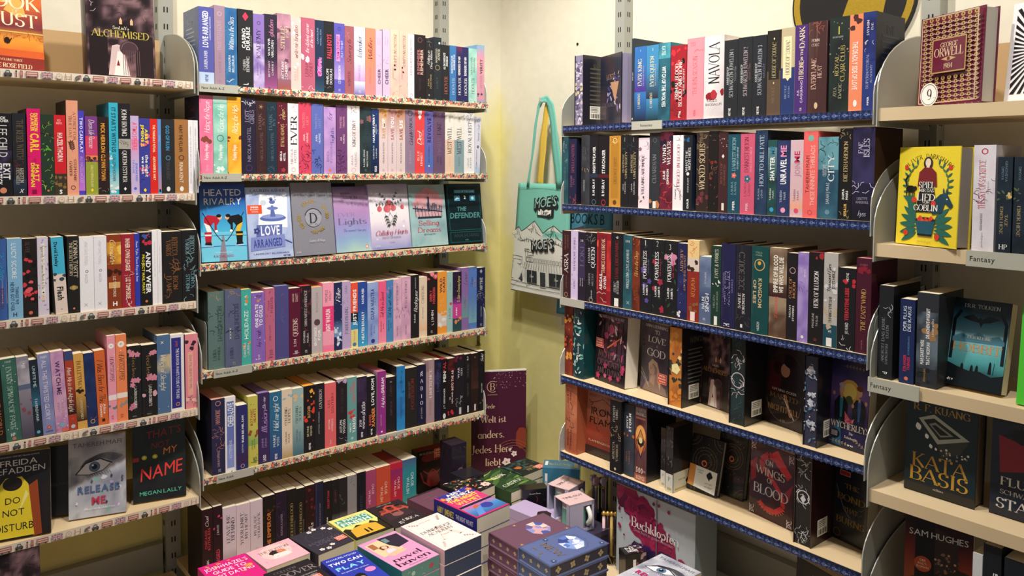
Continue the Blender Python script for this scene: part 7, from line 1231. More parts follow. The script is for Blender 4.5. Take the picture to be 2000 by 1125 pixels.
# the leaning display book at the left of the top blue-edged shelf
def a_raven(c, H):
    c.neb(['20222e', '2c3040', '4a3a3c', '262a38'], 2, 8, 12, 6); c.scat(26, .3, H*.2, .95, H*.7, ['8a7ab0', 'c8a080', 'd8d0e0', '5a4a80'], .04, .1, 'leaf'); c.poly([(.5, H*.6), (.9, H*.6), (.74, H*.3)], 'c89a78'); c.text('LOST', .5, H*.68, .12, 'F', 'a8886a', .7); c.text('CROWNED', .45, H*.28, .1, 'F', '6a6470', .8)
face('C1', (1172, 243), (1212.5, 241), (1213, 101), .05, '22242f', a_raven, 'dark hardcover turned at an angle with flowery skull cover, top blue-edged shelf', 0, True, (.243, .285), pg='8f88a6', spinec='22222e')
# ------------------------------------------------------------------ the display table and what lies on it
TZ = .42
tb = empty('display_table', 'low wooden display table covered with flat book stacks and gift boxes', 'table', None, None, (0, 0, 0), 0)
MB().box(-1.5, -.3095, -1.42, -.4055, TZ-.03, TZ-.0004, 'c8ab80').build('tabletop', 'wood', tb)
for x in (-1.45, -.36):
    for y in (-1.37, -.46): MB().box(x-.025, x+.025, y-.025, y+.025, .0005, TZ-.031).build('leg', 'metal', tb)
ZT = .585
def flat(tl, tr, z, hh, t, cov, art, label, n=1, ww=None, hard=False, pg=CREAM, spinec=None, under=None, skew=0, name=None, edge=None, base=None, tt=None, spinetxt=None, group=True):
    """a book lying flat: tl, tr = the measured top-left and top-right corners of its cover, z = height of the cover"""
    A = hz(*tl, z); B = hz(*tr, z); xd = B-A; w_ = ww or np.linalg.norm(xd); xd = xd/np.linalg.norm(xd); up = np.array([-xd[1], xd[0], 0.0])
    for k in range(n):
        zz = z-k*(t+.0006); P = A-up*hh; j = 0 if k == 0 else rnd.uniform(-.05, .05)
        mt = Matrix(((xd[0], 0, up[0], P[0]), (xd[1], 0, up[1], P[1]), (0, -1, 0, zz), (0, 0, 0, 1)))
        lab = label if k == 0 else word_trim(f'{["", "second", "third", "fourth", "fifth", "sixth"][k]} book down in the stack under the {under or label.split(",")[0]}')
        if k: mt = mt @ Matrix.Translation((rnd.uniform(-.0012, .0012), 0, rnd.uniform(-.002, .002)))
        root = empty(name or ('hardcover_book' if hard else 'paperback_book'), lab, 'book', mt, ('stack of the '+(under or label.split(',')[0])) if group else None)
        book_body(root, 'face', w_, hh, t, cov, pg, hard, spinec, None, 'print')
        if k == 0:
            c = Canvas(w_, hh/w_, None, 3e-4, len(label)); c.basec = hexc(cov); art(c, hh/w_); c.build('cover_art', root, 'print')
        if edge:
            for fn, W2, loc, rot in edge:
                c = Canvas(W2 or w_, t/(W2 or w_), None, 4e-4, k+3); fn(c, t/(W2 or w_)); o = c.build('edge_print', root, 'print')
                if o: o.matrix_local = Matrix.Translation((0, t, .003 if hard else 0)) @ Matrix.Rotation(PI/2, 4, 'X') if rot == 'b' else (Matrix.Translation((w_-(.003 if hard else 0), t, 0)) @ Matrix.Rotation(-PI/2, 4, 'Y') @ Matrix.Rotation(PI/2, 4, 'X'))
        if spinetxt:
            c = Canvas(hh, t/hh, None, 3e-4, 3); spinetxt(c, t/hh); o = c.build('spine_print', root, 'print')
            if o: o.matrix_local = Matrix(((0, 1, 0, 0), (0, 0, -1, 0), (-1, 0, 0, hh), (0, 0, 0, 1))) @ Matrix.Identity(4) if False else Matrix.Translation((0, 0, hh)) @ Matrix(((0, 1, 0, 0), (0, 0, -1, t), (-1, 0, 0, 0), (0, 0, 0, 1)))
    return root
def t_josh(c, H):
    c.rect(0, 0, 1, H, 'd81f7c'); c.text('JOSH+HAZEL\'S', .5, H*.84, .14, 'S', 'fbeef4', .9, minw=.88); c.text('GUIDE TO', .5, H*.7, .13, 'S', 'fbeef4', .7, minw=.62); c.text('NOT DATING', .5, H*.56, .14, 'S', 'fbeef4', .86, minw=.84); c.scat(7, .05, H*.05, .95, H*.5, ['e8c83a', 'f0a060'], .05, .09, 'leaf'); c.scat(4, .1, H*.9, .9, H*.97, ['e8c83a'], .04, .07, 'leaf'); c.rose(.85, H*.62, .08, 'e8a05a', 'b85a3a'); c.rose(.15, H*.5, .07, 'f0b080', 'b85a3a')
def t_boston(c, H):
    c.rect(0, 0, 1, H, 'eeb0bc'); c.text('ELENA ARMAS', .5, H*.93, .07, 'T', 'd8808c', .8); c.ell(.5, H*.6, .34, .34, 'f4c8c4', 24); c.text('THE BOSTON', .5, H*.72, .1, 'F', '6a3a34', .7); c.blob(.45, H*.55, .12, '2a1f22', .2); c.blob(.6, H*.53, .1, 'd87a5a', .2); c.poly([(.3, H*.3), (.4, H*.5), (.7, H*.48), (.75, H*.3)], 'f0e0dc'); c.scat(16, .05, .05, .95, H*.9, ['d88a94', 'e8c0a0'], .02, .04, 'leaf')
def t_hoover(c, H):
    c.rect(0, 0, 1, H, '211d20'); c.text('COLLEEN', .4, H*.9, .09, 'F', '6a5e62', .5); c.text('HOOVER', .5, H*.77, .19, 'F', '8a7c80', .94, minw=.9); c.text('ZU VIELE LUEGEN UM GLUECKLICH', .55, H*.62, .04, 'S', 'c8c0c0', .7); c.text('ZU SEIN IST DAS LEBEN', .55, H*.56, .04, 'S', 'c8c0c0', .6); c.scat(16, .1, .02, .95, H*.4, ['c8285a', '8a2a6a', 'e0503a'], .05, .12, 'blob'); sticker(c, .62, H*.4, .26)
def t_marigold(c, H):
    c.rect(0, 0, 1, H, '34303c'); c.ring(.5, H*.62, .3, .008, '4a4654', 22); c.ring(.5, H*.66, .12, .01, '4a4654', 16); c.text('MARIGOLD', .5, H*.44, .11, 'F', '5a5666', .84, minw=.8); c.text('MANOR', .5, H*.34, .11, 'F', '5a5666', .6, minw=.56); c.branch(.35, H*.97, .6, -.2, '4a4654', 5, .3, .008, .05); c.branch(.1, H*.1, .6, .1, '4a4654', 5, .3, .008, .05)
    for x, y in ((.45, .9), (.6, .94), (.8, .86), (.2, .12), (.35, .08), (.5, .16), (.9, .74)): c.flower(x, H*y, .07, 'e8dcd8', 'b08060')
    sticker(c, .68, H*.18, .26)
def t_play(c, H):
    c.rect(0, 0, 1, H, '2c3aa8'); c.text('ALI HAZELWOOD', .5, H*.93, .07, 'S', 'e8ecf8', .84, minw=.8); c.text('TWO CAN', .5, H*.8, .14, 'B', 'f4f4fa', .9, minw=.88); c.text('PLAY', .5, H*.64, .17, 'B', '8ad0f0', .84, minw=.8); c.text('Die spielen nicht - sie lieben', .5, H*.52, .045, 'S', 'e8e8f4', .8); c.ell(.8, H*.4, .14, .12, 'e088b8', 18); c.blob(.45, H*.3, .16, '16161c', .2); c.ell(.45, H*.24, .1, .12, 'e0b090', 14); c.rect(.2, 0, .8, H*.12, '3a4ad0')
def t_photo(c, H):
    c.rect(0, 0, 1, H, 'ece080'); c.text('ELSIE SILVER', .5, H*.95, .045, 'S', 'b8a850', .7); c.rect(.08, H*.6, .92, H*.9, '4a9a94'); c.text('A PHOTO', .5, H*.83, .14, 'B', 'f0ecc8', .84, minw=.8); c.text('FINISH', .5, H*.68, .17, 'B', 'f4f0d8', .8, minw=.76)
    c.poly([(0, 0), (1, 0), (1, H*.56), (.9, H*.42), (.78, H*.56), (.66, H*.44), (.4, H*.54), (.22, H*.42), (.1, H*.52), (0, H*.46)], '2a2418'); c.poly([(.1, H*.1), (.86, H*.08), (.84, H*.42), (.6, H*.5), (.3, H*.46), (.16, H*.4)], 'd8a838')
    for x in (.46, .56): c.poly([(x-.03, H*.16), (x+.03, H*.16), (x+.02, H*.3), (x, H*.34), (x-.02, H*.3)], '1a1612')
    c.rect(0, 0, 1, H*.1, '1f1a14')
def t_novel(c, H):
    c.rect(0, 0, 1, H, 'd898c0'); c.poly([(.08, H*.9), (.62, H*.94), (.66, H*.5), (.1, H*.46)], 'e0c8a0'); c.poly([(.45, H*.96), (.95, H*.92), (.92, H*.6), (.6, H*.56), (.5, H*.7)], '2f2738')
    c.blob(.34, H*.68, .1, '7a3a28', .15); c.poly([(.22, H*.46), (.3, H*.64), (.44, H*.64), (.56, H*.5), (.7, H*.46), (.6, H*.42), (.3, H*.4)], 'e8b898'); c.ell(.36, H*.69, .06, .07, 'f0c4a4', 12); c.rect(.12, H*.72, .26, H*.88, 'a86a48'); c.rect(.5, H*.78, .62, H*.9, '6a8a90'); c.poly([(.26, H*.5), (.5, H*.52), (.48, H*.6), (.32, H*.62)], 'd8d0e0')
    c.text('novel', .5, H*.3, .19, 'F', '4a1428', .76, 0, .74); c.text('haven', .5, H*.16, .19, 'F', '4a1428', .86, 0, .84); c.text('SUSAN OF KINTSUGI', .5, H*.05, .035, 'S', '7a3a58', .6)
def t_like(c, H):
    c.rect(0, 0, 1, H, '2c2426'); c.text('SONIA MASZTINE', .5, H*.95, .045, 'F', 'b8a8a8', .7); c.poly([(.1, H*.6), (.3, H*.8), (.5, H*.9), (.8, H*.8), (.95, H*.6), (.7, H*.4), (.3, H*.4)], 'b84a3a')
    for x, s in ((.26, '7a3a34'), (.5, '5a2a2a'), (.75, '6a3430')): c.ell(x, H*.72, .09, .1, s, 12); c.poly([(x-.14, H*.3), (x-.1, H*.6), (x+.1, H*.6), (x+.14, H*.3)], '3a2a2e'); c.blob(x, H*.79, .09, '1c1416', .2, ry=.05)
    c.ell(.5, H*.46, .16, .12, '8a5a54', 14); c.text('LIKE A', .62, H*.18, .12, 'F', 'e8dcd8', .6); c.text('IS', .3, H*.12, .13, 'F', 'e8dcd8')
def t_mauve(c, H):
    c.rect(0, 0, 1, H, '6a4454'); 
    for i in range(14): c.ell(i/13, H-.03, .05, .05, '3a2430', 10); c.ell(i/13, .03, .05, .05, '3a2430', 10)
    c.text('IMMERTAL', .5, H*.7, .08, 'F', '8a6474', .7); c.text('LIEBE', .5, H*.58, .08, 'F', '8a6474', .5); c.flower(.5, H*.4, .14, '5a3444')
def t_dunb(c, H):
    c.rect(0, 0, 1, H, 'efe0da'); c.frame(.06, .06, .94, H-.06, .006, 'c8a8a4'); c.text('A', .55, H*.45, .6, 'F', 'e6cec4'); c.text('SARAH SPRINZ', .5, H*.88, .04, 'F', 'c8a098', .5); c.text('DUNBRIDGE', .5, H*.6, .11, 'F', '4a4448', .84, minw=.8); c.text('ACADEMY', .5, H*.5, .11, 'F', '4a4448', .7, minw=.66); c.text('Anyone', .5, H*.38, .05, 'C', 'b09088')
    for x, y, a in ((.08, .08, .8), (.92, .08, 2.3), (.08, H-.08, -.8), (.92, H-.08, -2.3)): c.branch(x, y, .22, a, 'b89a98', 4, .4, .006, .05)
def t_abby(c, H):
    c.vgrad(['4a3a80', '3a8ac8', 'e85a78', '3a2f7a', '3236a0'], 4, 12, .06, 3); c.rect(0, H*.4, 1, H*.46, '1c1c3a'); c.text('ABBY', .5, H*.93, .12, 'B', 'f4ecd8', .46, minw=.42); c.text('JIMENEZ', .5, H*.82, .13, 'B', 'f4ecd8', .84, minw=.8); c.flower(.1, H*.86, .1, 'e8783a'); c.flower(.92, H*.9, .09, 'e8783a'); c.rect(0, H*.48, 1, H*.76, 'd03a78')
    c.text('THE NIGHT', .5, H*.7, .13, 'B', 'f8e038', .84, minw=.82); c.text('WE MET', .5, H*.57, .13, 'B', 'f8c83a', .7, minw=.66); c.text('Manchmal reicht eine Nacht', .5, H*.48, .035, 'S', 'fff', .7); c.blob(.62, H*.25, .14, '3a3a98', .15); c.blob(.4, H*.3, .09, 'c85a3a', .2); c.poly([(.1, .02), (.3, .02), (.5, H*.3), (.3, H*.26)], '5a8ad0'); c.rect(0, 0, 1, .06, 'c82a58'); c.rect(.0, 0, .05, H, 'c82a58')
def t_floralblk(c, H):
    c.rect(0, 0, 1, H, '211a1c'); c.scat(60, 0, 0, 1, H, ['b8482c', '3a5a3a', 'd8a060', '7a2a38', '4a6a5a', 'e8d0c0'], .04, .09, 'leaf'); c.flower(.2, H*.3, .2, 'e8583c', 'f0c060', 8); c.flower(.85, H*.2, .16, 'e8c8c0', 'c86a4a', 7); c.text('DARK', .55, H*.7, .12, 'F', '8a7a4a', .5)
def t_green(c, H):
    c.rect(0, 0, 1, H, '2c4428'); 
    for i in range(26): a = c.r.uniform(-.3, .8); c.leaf(c.r.uniform(-.1, .8), c.r.uniform(0, H), c.r.uniform(.4, .8), a, c.r.choice(['6a8a3a', 'a8b04a', '1f3320', '4a6a34', '3a5a30']), .22)
    c.text('DARK', .5, H*.68, .15, 'F', 'f0ecd8', .5, .1, .46, .2); c.text('CASTLE', .5, H*.3, .14, 'F', 'f4f0e0', .76, .08, .72); c.text('LENA KIEFER', .3, H*.9, .04, 'F', 'd8d8b8', .4)
def t_finis(c, H):
    c.rect(0, 0, 1, H, '1c2422'); c.scat(26, 0, H*.3, 1, H, ['2c4a4a', '34443a', '16201e', '3a5a58'], .08, .2, 'leaf'); c.blob(.3, H*.55, .1, 'b8682c', .4); c.text('THE', .6, H*.36, .1, 'S', 'a08858', .3); c.text('FINISH', .62, H*.22, .11, 'S', 'a08858', .6, 0, .5); sticker(c, .66, H*.03, .3)
def gem(c, H, bg, ring_, cols, title):
    c.rect(0, 0, 1, H, bg); P = [(.5+.3*math.cos(PI/8+i*PI/4)*1.05, H*.62+.27*math.sin(PI/8+i*PI/4)) for i in range(8)]
    if title: 
        for o in (0, .4): c.line([(.5+.42*math.cos(o+i*PI/3), H*.62+.36*math.sin(o+i*PI/3)) for i in range(4)], .008, ring_)
    c.poly(P, cols[0])
    for i in range(8): c.poly([(.5, H*.62), P[i], P[(i+1) % 8]], cols[i % len(cols)])
    c.poly([(.5+(x-.5)*.5, H*.62+(y-H*.62)*.5) for x, y in P], cols[1]); c.scat(8, .35, H*.52, .65, H*.72, cols, .04, .08, 'blob')
    if title: c.text('NEW', .52, H*.3, .16, 'F', '7a6440', .7, minw=.64); c.scat(4, .1, H*.05, .9, H*.2, ['7a6440'], .04, .06, 'leaf')
    for x, y in ((.9, H*.93), (.1, H*.4), (.88, H*.12)): c.flower(x, y, .07, ring_)
    c.frame(.02, .02, .98, H-.02, .006, ring_)
for a in (
 ((386, 1110), (478, 1080), .582, .18, .032, 'd81f7c', t_josh, 'hot pink book with white title, lying in lower left of the table', 5),
 ((480, 1080.5), (563, 1051), .583, .118, .032, 'eeb0bc', t_boston, 'pale pink book with kissing couple, lying beside the hot pink one', 5),
 ((565, 1050.5), (637, 1023), .583, .143, .032, '34303c', t_marigold, 'charcoal book with white blossoms, lying left of the yellow book', 5),
 ((641, 1019), (713, 995.7), .585, .158, .032, 'ece080', t_photo, 'yellow book with teal title panel and black silhouettes, lying flat', 5)):
    flat(*a[:9])
flat((714.6, 994.6), (778, 974.6), .580, .165, .03, '2c2426', t_like, 'dark book with three figures before an orange sky, lying flat', 5)
flat((795, 974), (846, 955), .565, .135, .028, '6a4454', t_mauve, 'mauve-brown book with scalloped dark border, lying flat', 5, .125)
flat((514, 1122), (600, 1091), .584, .19, .032, '211d20', t_hoover, 'black book with large grey author name, lying flat', 5, .124)
A_ = None
flat((626, 1097), (696, 1073.5), .584, .19, .032, '2c3aa8', t_play, 'bright blue book with light blue title, lying below the yellow one', 5, None)
def e_novel(c, H): c.rect(0, 0, 1, H, '5a8a88'); c.scat(9, 0, 0, .95, H*.7, ['c8d8d0', '7aa8a0', 'e8e8e0'], .02, .05, 'stroke'); c.ell(.78, H*.5, .06, .05, 'b84a5a', 12); c.ell(.3, H*.5, .05, .05, 'a8c8c0', 10)
flat((698, 1066), (773, 1035.6), .584, .195, .038, 'd898c0', t_novel, 'pink book with couple in armchair and maroon title, teal edges', 4, .126, False, '5a8a88', '2f7f94', 'pink and teal book', edge=[(e_novel, None, None, 'b')])
flat((782.5, 1028.5), (854, 1001), .598, .195, .042, 'efe0da', t_dunb, 'cream-white book with large faint A and dark blue edges', 4, None, False, '35415f', 'd8b4c0', 'cream book with dark blue edges')
def s_abby(c, H): c.rect(0, 0, 1, H, '2f2f86'); c.text('ABBY JIMENEZ', .28, H*.5, H*.4, 'B', 'f0d848', .4); c.text('THE NIGHT WE MET', .72, H*.5, H*.3, 'B', 'e0d8f0', .4)
flat((847.5, 974.6), (911, 950), .610, .19, .046, '3236a0', t_abby, 'blue, pink and yellow book on thick white page stack', 4, .135, False, 'e4dcc8', '2f2f86', 'blue and pink book', spinetxt=s_abby)
flat((862, 948), (909, 928), .572, .13, .03, '211a1c', t_floralblk, 'black book covered with red and orange flowers, behind the blue-pink one', 4, .118)
flat((923, 931.8), (972, 913.5), .560, .185, .033, '2c4428', t_green, 'green leafy book with white lettering, far corner of the table', 4, .125, under='green leafy book')
flat((976, 912.5), (1027, 893), .552, .115, .03, '1c2422', t_finis, 'dark green-black book with gold lettering, behind the green leafy one', 4, .13)
def e_gem(bgc):
    def f(c, H):
        c.rect(.02, .09*H, .98, H*.91, bgc); c.rect(.02, .09*H, .98, .13*H, 'c8c4cc'); c.rect(.02, .87*H, .98, .91*H, 'c8c4cc')
        for i in range(4): c.flower(.14+.24*i, H*.5, .05, 'c8b890', '8a7a50', 4, i)
    return f
flat((1061, 1001.7), (1112, 1028), .583, .205, .036, '6d4a5e', lambda c, H: gem(c, H, '6d4a5e', '7f5c62', ['8a90c8', 'd0a0a8', '4a58a0', 'e8c8c0', '6a5a90'], 0), 'mauve hardcover with oval gem picture, top of the left gem stack', 4, .132, True, '7a5470', None, 'mauve gem hardcover', edge=[(e_gem('7a5470'), None, None, 'b')])
flat((1125.6, 1026.8), (1188, 1060), .612, .207, .036, '5a6896', lambda c, H: gem(c, H, '5a6896', '43507a', ['c8d4f0', '8aa0d8', 'f0f4fa', '5a78c0', '3a4a8a'], 1), 'blue hardcover with octagonal gem picture and bronze word', 4, .13, True, '50608c', None, 'blue gem hardcover', edge=[(e_gem('56648f'), None, None, 'b'), (e_gem('4a4858'), .207, None, 'r')])
flat((1292, 1081), (1366, 1116), .575, .19, .04, 'b8b0bc', lambda c, H: a_release(c, H, 1), 'grey-lilac book with eye and pink title, bottom right of table', 3, .13, under='grey-lilac eye book')
# dark stand under the mug boxes, mug boxes, blue box
def carton(tl, tr, z, w_, d, h, faces, label, name, cat='box', base=None, top=None):
    A = hz(*tl, z); B = hz(*tr, z); xd = (B-A)/np.linalg.norm(B-A); w_ = w_ or np.linalg.norm(B-A); iny = np.array([-xd[1], xd[0], 0.0])
    return Matrix(((xd[0], iny[0], 0, A[0]), (xd[1], iny[1], 0, A[1]), (0, 0, 1, z-h), (0, 0, 0, 1))), w_
def mug_box(tl, tr, z, d, h, label, k):
    # tl -> tr is the front-right edge of the lid; the window side is on the left
    mt, w_ = carton(tl, tr, z, None, d, h, None, label, 'mug_box')
    root = empty('mug_box', label, 'mug box', mt, 'boxed mugs on the table'); t = .0015
    m = MB(); C1 = 'b9b4cc'; m.box(0, w_, d-t, d, 0, h, C1).box(w_-t, w_, 0, d, 0, h, C1).box(0, w_, 0, d, 0, t, C1)
    m.box(0, w_*.56, 0, t, 0, h, C1).box(w_*.56, w_, 0, t, h*.86, h, C1).box(w_*.56, w_, 0, t, 0, h*.1, C1).box(w_*.9, w_, 0, t, 0, h, C1)
    m.box(0, t, 0, d*.18, 0, h, C1).box(0, t, d*.9, d, 0, h, C1); m.build('carton', 'print', root)
    MB().box(-.0004, w_+.0004, -.0004, d, h-t, h, 'd8b8b8').build('pink_lid', 'print', root)
    c = Canvas(w_, d/w_, None, 0); c.text('TIME-OUT', .5, d/w_*.6, .12, 'S', '6a4a4c', .8); c.text('mug', .5, d/w_*.4, .05, 'S', '9a7a7a'); o = c.build('lid_lettering', root, 'print'); o.matrix_local = Matrix.Translation((0, 0, h+.0006)) @ Matrix.Rotation(-PI/2, 4, 'X')
    # the mug inside with its handle out of the window
    mr = .036; cx, cy = w_*.5, d*.5; P = [(cx, cy, .006), (cx, cy, .0061), (cx, cy, h*.88)]
    m = MB().tube([(cx, cy, .004), (cx, cy, h*.88)], mr, 'f1efe6', 28); m.build('mug', 'wht', root, True)
    m = MB(); m.tube([(cx, cy, h*.2), (cx, cy, h*.72)], mr+.0006, '7fc0ac', 28, False); m.build('mug_picture', 'print', root, True)
    hp = [(w_*.76, -.0+.004-.012*math.sin(PI*i/8)*1.3, h*.78-(h*.56)*i/8) for i in range(9)]
    MB().tube(hp, .0072, 'f1efe6', 10).build('mug_handle', 'wht', root, True)
    return root
def stand(tl, tr, z, d, h, col, label, art=None, name='gift_box', cat='box', w0=None):
    mt, w_ = carton(tl, tr, z, w0, d, h, None, label, name); root = empty(name, label, cat, mt)
    MB().box(0, w_, 0, d, 0, h-.001, col).build('box_body', 'gloss', root); MB().box(-.0006, w_+.0006, -.0006, d+.0006, h-.018, h, col).build('lid', 'gloss', root)
    if art: c = Canvas(w_, h/w_, None, 9e-4, 4); art(c, h/w_); c.build('front_print', root, 'gloss')
    return root, w_, h
mug_box((1112, 988), (1161, 975.6), .600, .085, .092, 'pale lilac mug box with pink lid and handle showing, in front of its twin', 0)
mug_box((1111, 958), (1143, 940), .600, .085, .092, 'pale lilac mug box with shaded pink lid, behind the front mug box', 1)
# ------------------------------------------------------------------ more things on the table, the corner and the walls
def a_blk(c, H): c.rect(0, 0, 1, H, '18161c'); c.scat(12, 0, 0, 1, H*.8, ['5a2430', '3a3a30', '8a3a3a'], .05, .12, 'stroke'); c.text('Favourite Phrases', .5, H*.9, .05, 'F', 'd8d4cc', .8)
def card_top(root, w_, d, h, art):
    c = Canvas(w_, d/w_, None, 0); art(c, d/w_); o = c.build('lid_print', root, 'gloss'); o.matrix_local = Matrix.Translation((0, 0, h+.0006)) @ Matrix.Rotation(-PI/2, 4, 'X')
stand((1020, 958), (1070, 953), .562, .045, .1415, '18161c', 'black box with thin red drawing and white lettering, left of the mug boxes', a_blk)
for (x0, x1, y0, y1, lab) in ((-.41, -.26, -.875, -.779, 'dark flat box that carries the front mug box'), (-.342, -.205, -.777, -.64, 'dark flat box that carries the rear mug box')):
    r_ = empty('gift_box', lab, 'box', None, None, (x0, y0, .4204)); MB().box(0, x1-x0, 0, y1-y0, 0, .0865, '2f2838').build('box_body', 'gloss', r_); MB().box(-.0006, x1-x0+.0006, -.0006, y1-y0+.0006, .07, .0868, '3a3244').build('lid', 'gloss', r_)
def a_blue(c, H): c.rect(0, 0, 1, H, '3f7896'); c.rect(.06, H*.35, .13, H*.88, 'e8e8e4'); c.text('KAOZI', .095, H*.62, .05, 'B', '1c2a34', .4, PI/2); 
r_, w_, h_ = stand((1060, 913), (1132, 917), .585, .075, .1645, '35708f', 'blue cardboard box with white label strip, in front of the corner', a_blue)
card_top(r_, w_, .075, h_, lambda c, H: (c.text('Mein Jahr der Buecher', .45, H*.5, H*.3, 'F', 'b0a878', .6), c.rect(.84, H*.15, .95, H*.7, 'a8a48c'), c.rect(.04, H*.3, .12, H*.8, 'e0e0dc')))
def a_orak(c, H): c.rect(0, 0, 1, H, '17161a'); c.scat(16, .5, 0, 1, H, ['7a4a5a', 'a88a98', '4a3a4a'], .05, .12, 'blob'); c.rect(.36, H*.55, .5, H*.8, 'f0f0ec'); c.rect(.36, H*.15, .5, H*.42, 'f0f0ec'); c.ell(.72, H*.4, .12, .12, 'a8a0a8', 12)
r_, w_, h_ = stand((1222, 1084), (1262, 1078), .505, .045, .0846, '16151a', 'small black card game box with white squares, before the ink-splash board', a_orak)
card_top(r_, w_, .045, h_, lambda c, H: (c.rect(0, 0, 1, H, '1b191d'), c.scat(10, .5, 0, 1, H, ['8a5a6a', '5a3a4a', 'b89aa8'], .05, .1, 'blob'), c.text('DAS', .4, H*.72, .14, 'B', 'f4f0ec'), c.text('LUEGEN', .45, H*.4, .2, 'B', 'f4f0ec', .5)))
# two patterned flat books under the clutter (lilac cover with dark picture)
flat((991, 991), (1022, 977), .53, .17, .03, 'b8a4c8', lambda c, H: (c.rect(0, 0, 1, H, 'b8a4c8'), c.blob(.5, H*.3, .3, '2a1c20', .3), c.ell(.5, H*.1, .3, .1, 'a8b8d8')), 'lilac book with dark hair picture, half under the mauve gem stack', 3, .083, under='half-hidden lilac book')
# pens in a holder
pc = hz(1172, 1062, TZ+.0004)
ph = empty('pen_holder', 'dark cup packed with gift pens beside the mug boxes', 'pen holder', None, None, (pc[0], pc[1], TZ+.0004))
MB().tube([(0, 0, 0), (0, 0, .07)], .042, '241f24', 20).build('cup', 'gloss', ph, True)
pcol = [('1f5a4c', '8a7a9a'), ('3a3a4a', '9aa0b8'), ('e8c8cc', 'c8a8b4'), ('2a5a4a', '6a6a7a'), ('4a3a4a', 'a88a98'), ('1f4a44', '7a8a9a'), ('3a2a3a', '8a8098'), ('503f52', 'b0a8b8'), ('2a4a44', '8a7a8a'), ('443a4c', '9a92a8')]
for i, (a, b) in enumerate(pcol):
    an = i*2.4; rr = .011+.018*((i*7) % 10)/10; x = pc[0]+rr*math.cos(an); y = pc[1]+rr*math.sin(an); z0 = TZ+.0712; hh = .105+.014*(i % 3)
    words = ['green', 'slate', 'blush pink', 'dark green', 'plum', 'teal', 'aubergine', 'violet', 'moss green', 'grey-violet'][i]
    p_ = empty('pen', f'{words} gift pen with heart-shaped top standing in the dark cup', 'pen', None, 'gift pens in the cup', (x, y, z0))
    MB().tube([(0, 0, 0), (0, 0, hh)], .0042, a, 8).build('barrel', 'gloss', p_, True); MB().tube([(0, 0, hh), (0, 0, hh+.006)], .0046, 'b89a58', 8).build('gold_ring', 'foil', p_)
    MB().prism([(0, hh+.006), (.012, hh+.021), (.011, hh+.031), (.004, hh+.034), (0, hh+.029), (-.004, hh+.034), (-.011, hh+.031), (-.012, hh+.021)], -.004, .004, 'y', b).build('heart_top', 'gloss', p_)
p2 = hz(1190, 1085, TZ+.0004)
for i, (col, nm) in enumerate((('e8c0c4', 'pink patterned'), ('2a1c20', 'black floral'), ('c8a860', 'gold topped'), ('241a20', 'dark speckled'))):
    x = p2[0]+.0105*(i-1.5)*.8; y = p2[1]-.0105*(i-1.5)*.8
    p_ = empty('pen', f'{nm} pen standing upright in front of the pen cup', 'pen', None, None, (x, y, TZ+.0004))
    MB().tube([(0, 0, 0), (0, 0, .125)], .0048, col, 8).build('barrel', 'gloss', p_, True); MB().tube([(0, 0, .125), (0, 0, .131), (0, 0, .139)], [.005, .0085, .003], 'c8a050', 8).build('gold_knob', 'foil', p_, True)
    c = Canvas(.006, 18); c.clip = False; c.scat(10, .1, 1, .9, 17, ['c86a78', 'e8d0c8'], .1, .25, 'dot'); c.build('pen_pattern', p_, 'print', (-.003, -.0050, 0))
# ink-splash board "Buchklopfen"
def a_ink(c, H):
    c.rect(0, 0, 1, H, 'b9c2cc'); R_ = ['8a1f4c', 'a82a58', '6a1a48', '9a2450']; P_ = ['3a2458', '4a2a68', '2c2048']; B_ = ['2a5a80', '3a8aa8', '24406a']
    for i in range(60): t = i/59; c.blob(.08+.7*t+c.r.uniform(-.1, .1), H*(.96-.62*t)+c.r.uniform(-.1, .1), c.r.uniform(.05, .11), c.r.choice(R_), .25)
    for i in range(46): c.blob(c.r.uniform(.2, .74), H*c.r.uniform(.16, .42), c.r.uniform(.05, .1), c.r.choice(P_), .25)
    for i in range(26): t = i/25; c.blob(.66+.3*t, H*(.34-.3*t)+c.r.uniform(-.06, .06), c.r.uniform(.04, .08), c.r.choice(B_), .25)
    c.scat(30, .05, H*.2, .95, H*.95, R_, .008, .02); c.rect(.54, 0, .55, H, '6a6a78'); c.text('Buchklopfen', .52, H*.66, .1, 'F', 'e8e4e4', .62, 0, .6); c.text('Dein Buch in guten Haenden', .5, H*.58, .03, 'S', 'a890a8', .5)
face('C6', (1203, 1112), (1356, 1178), (1202, 941), .10, 'b9c2cc', a_ink, 'tall pale box board with purple ink splash and white lettering below blue shelf', 0, False, (.27, .27), '2f4450', '8a98a4', 'print', False, 'display_board', cat='display')
# wine-red poster board in the corner
def a_post(c, H):
    c.rect(0, 0, 1, H, '4a1830'); c.scat(70, .4, H*.85, 1, H, ['a8788a', 'e0c8c8'], .003, .008); c.blob(.95, H*.4, .14, '8a3a28', .2, ry=.2); c.text('B', .38, H*.87, .13, 'F', 'd8b090'); c.ring(.38, H*.87, .1, .012, 'd8b090', 16, 60, 300); c.text('ROMANCE', .38, H*.8, .025, 'S', 'c8a080', .2)
    for t, x, y, s, m in (('Jede', .34, .7, .08, .3), ('Welt ist', .4, .585, .12, .66), ('anders.', .36, .455, .14, .74), ('Jedes Herz', .38, .325, .14, .9), ('liebt', .4, .21, .14, .44), ('anders.', .42, .1, .08, .4)): c.text(t, x, H*y, s, 'F', 'e4c0a0', m)
    for x, y, r in ((.64, .2, .09), (.78, .27, .06), (.5, .155, .03), (.7, .31, .03)): c.flower(x, H*y, r, 'ecdcd8', 'c86a4a', 5, x*9)
    for k in range(3): c.ring(.75, H*.2, .3+.05*k, .006, 'a86a58', 16, 20, 150)
q0 = CAM+ray(925, 900)*1.0; 
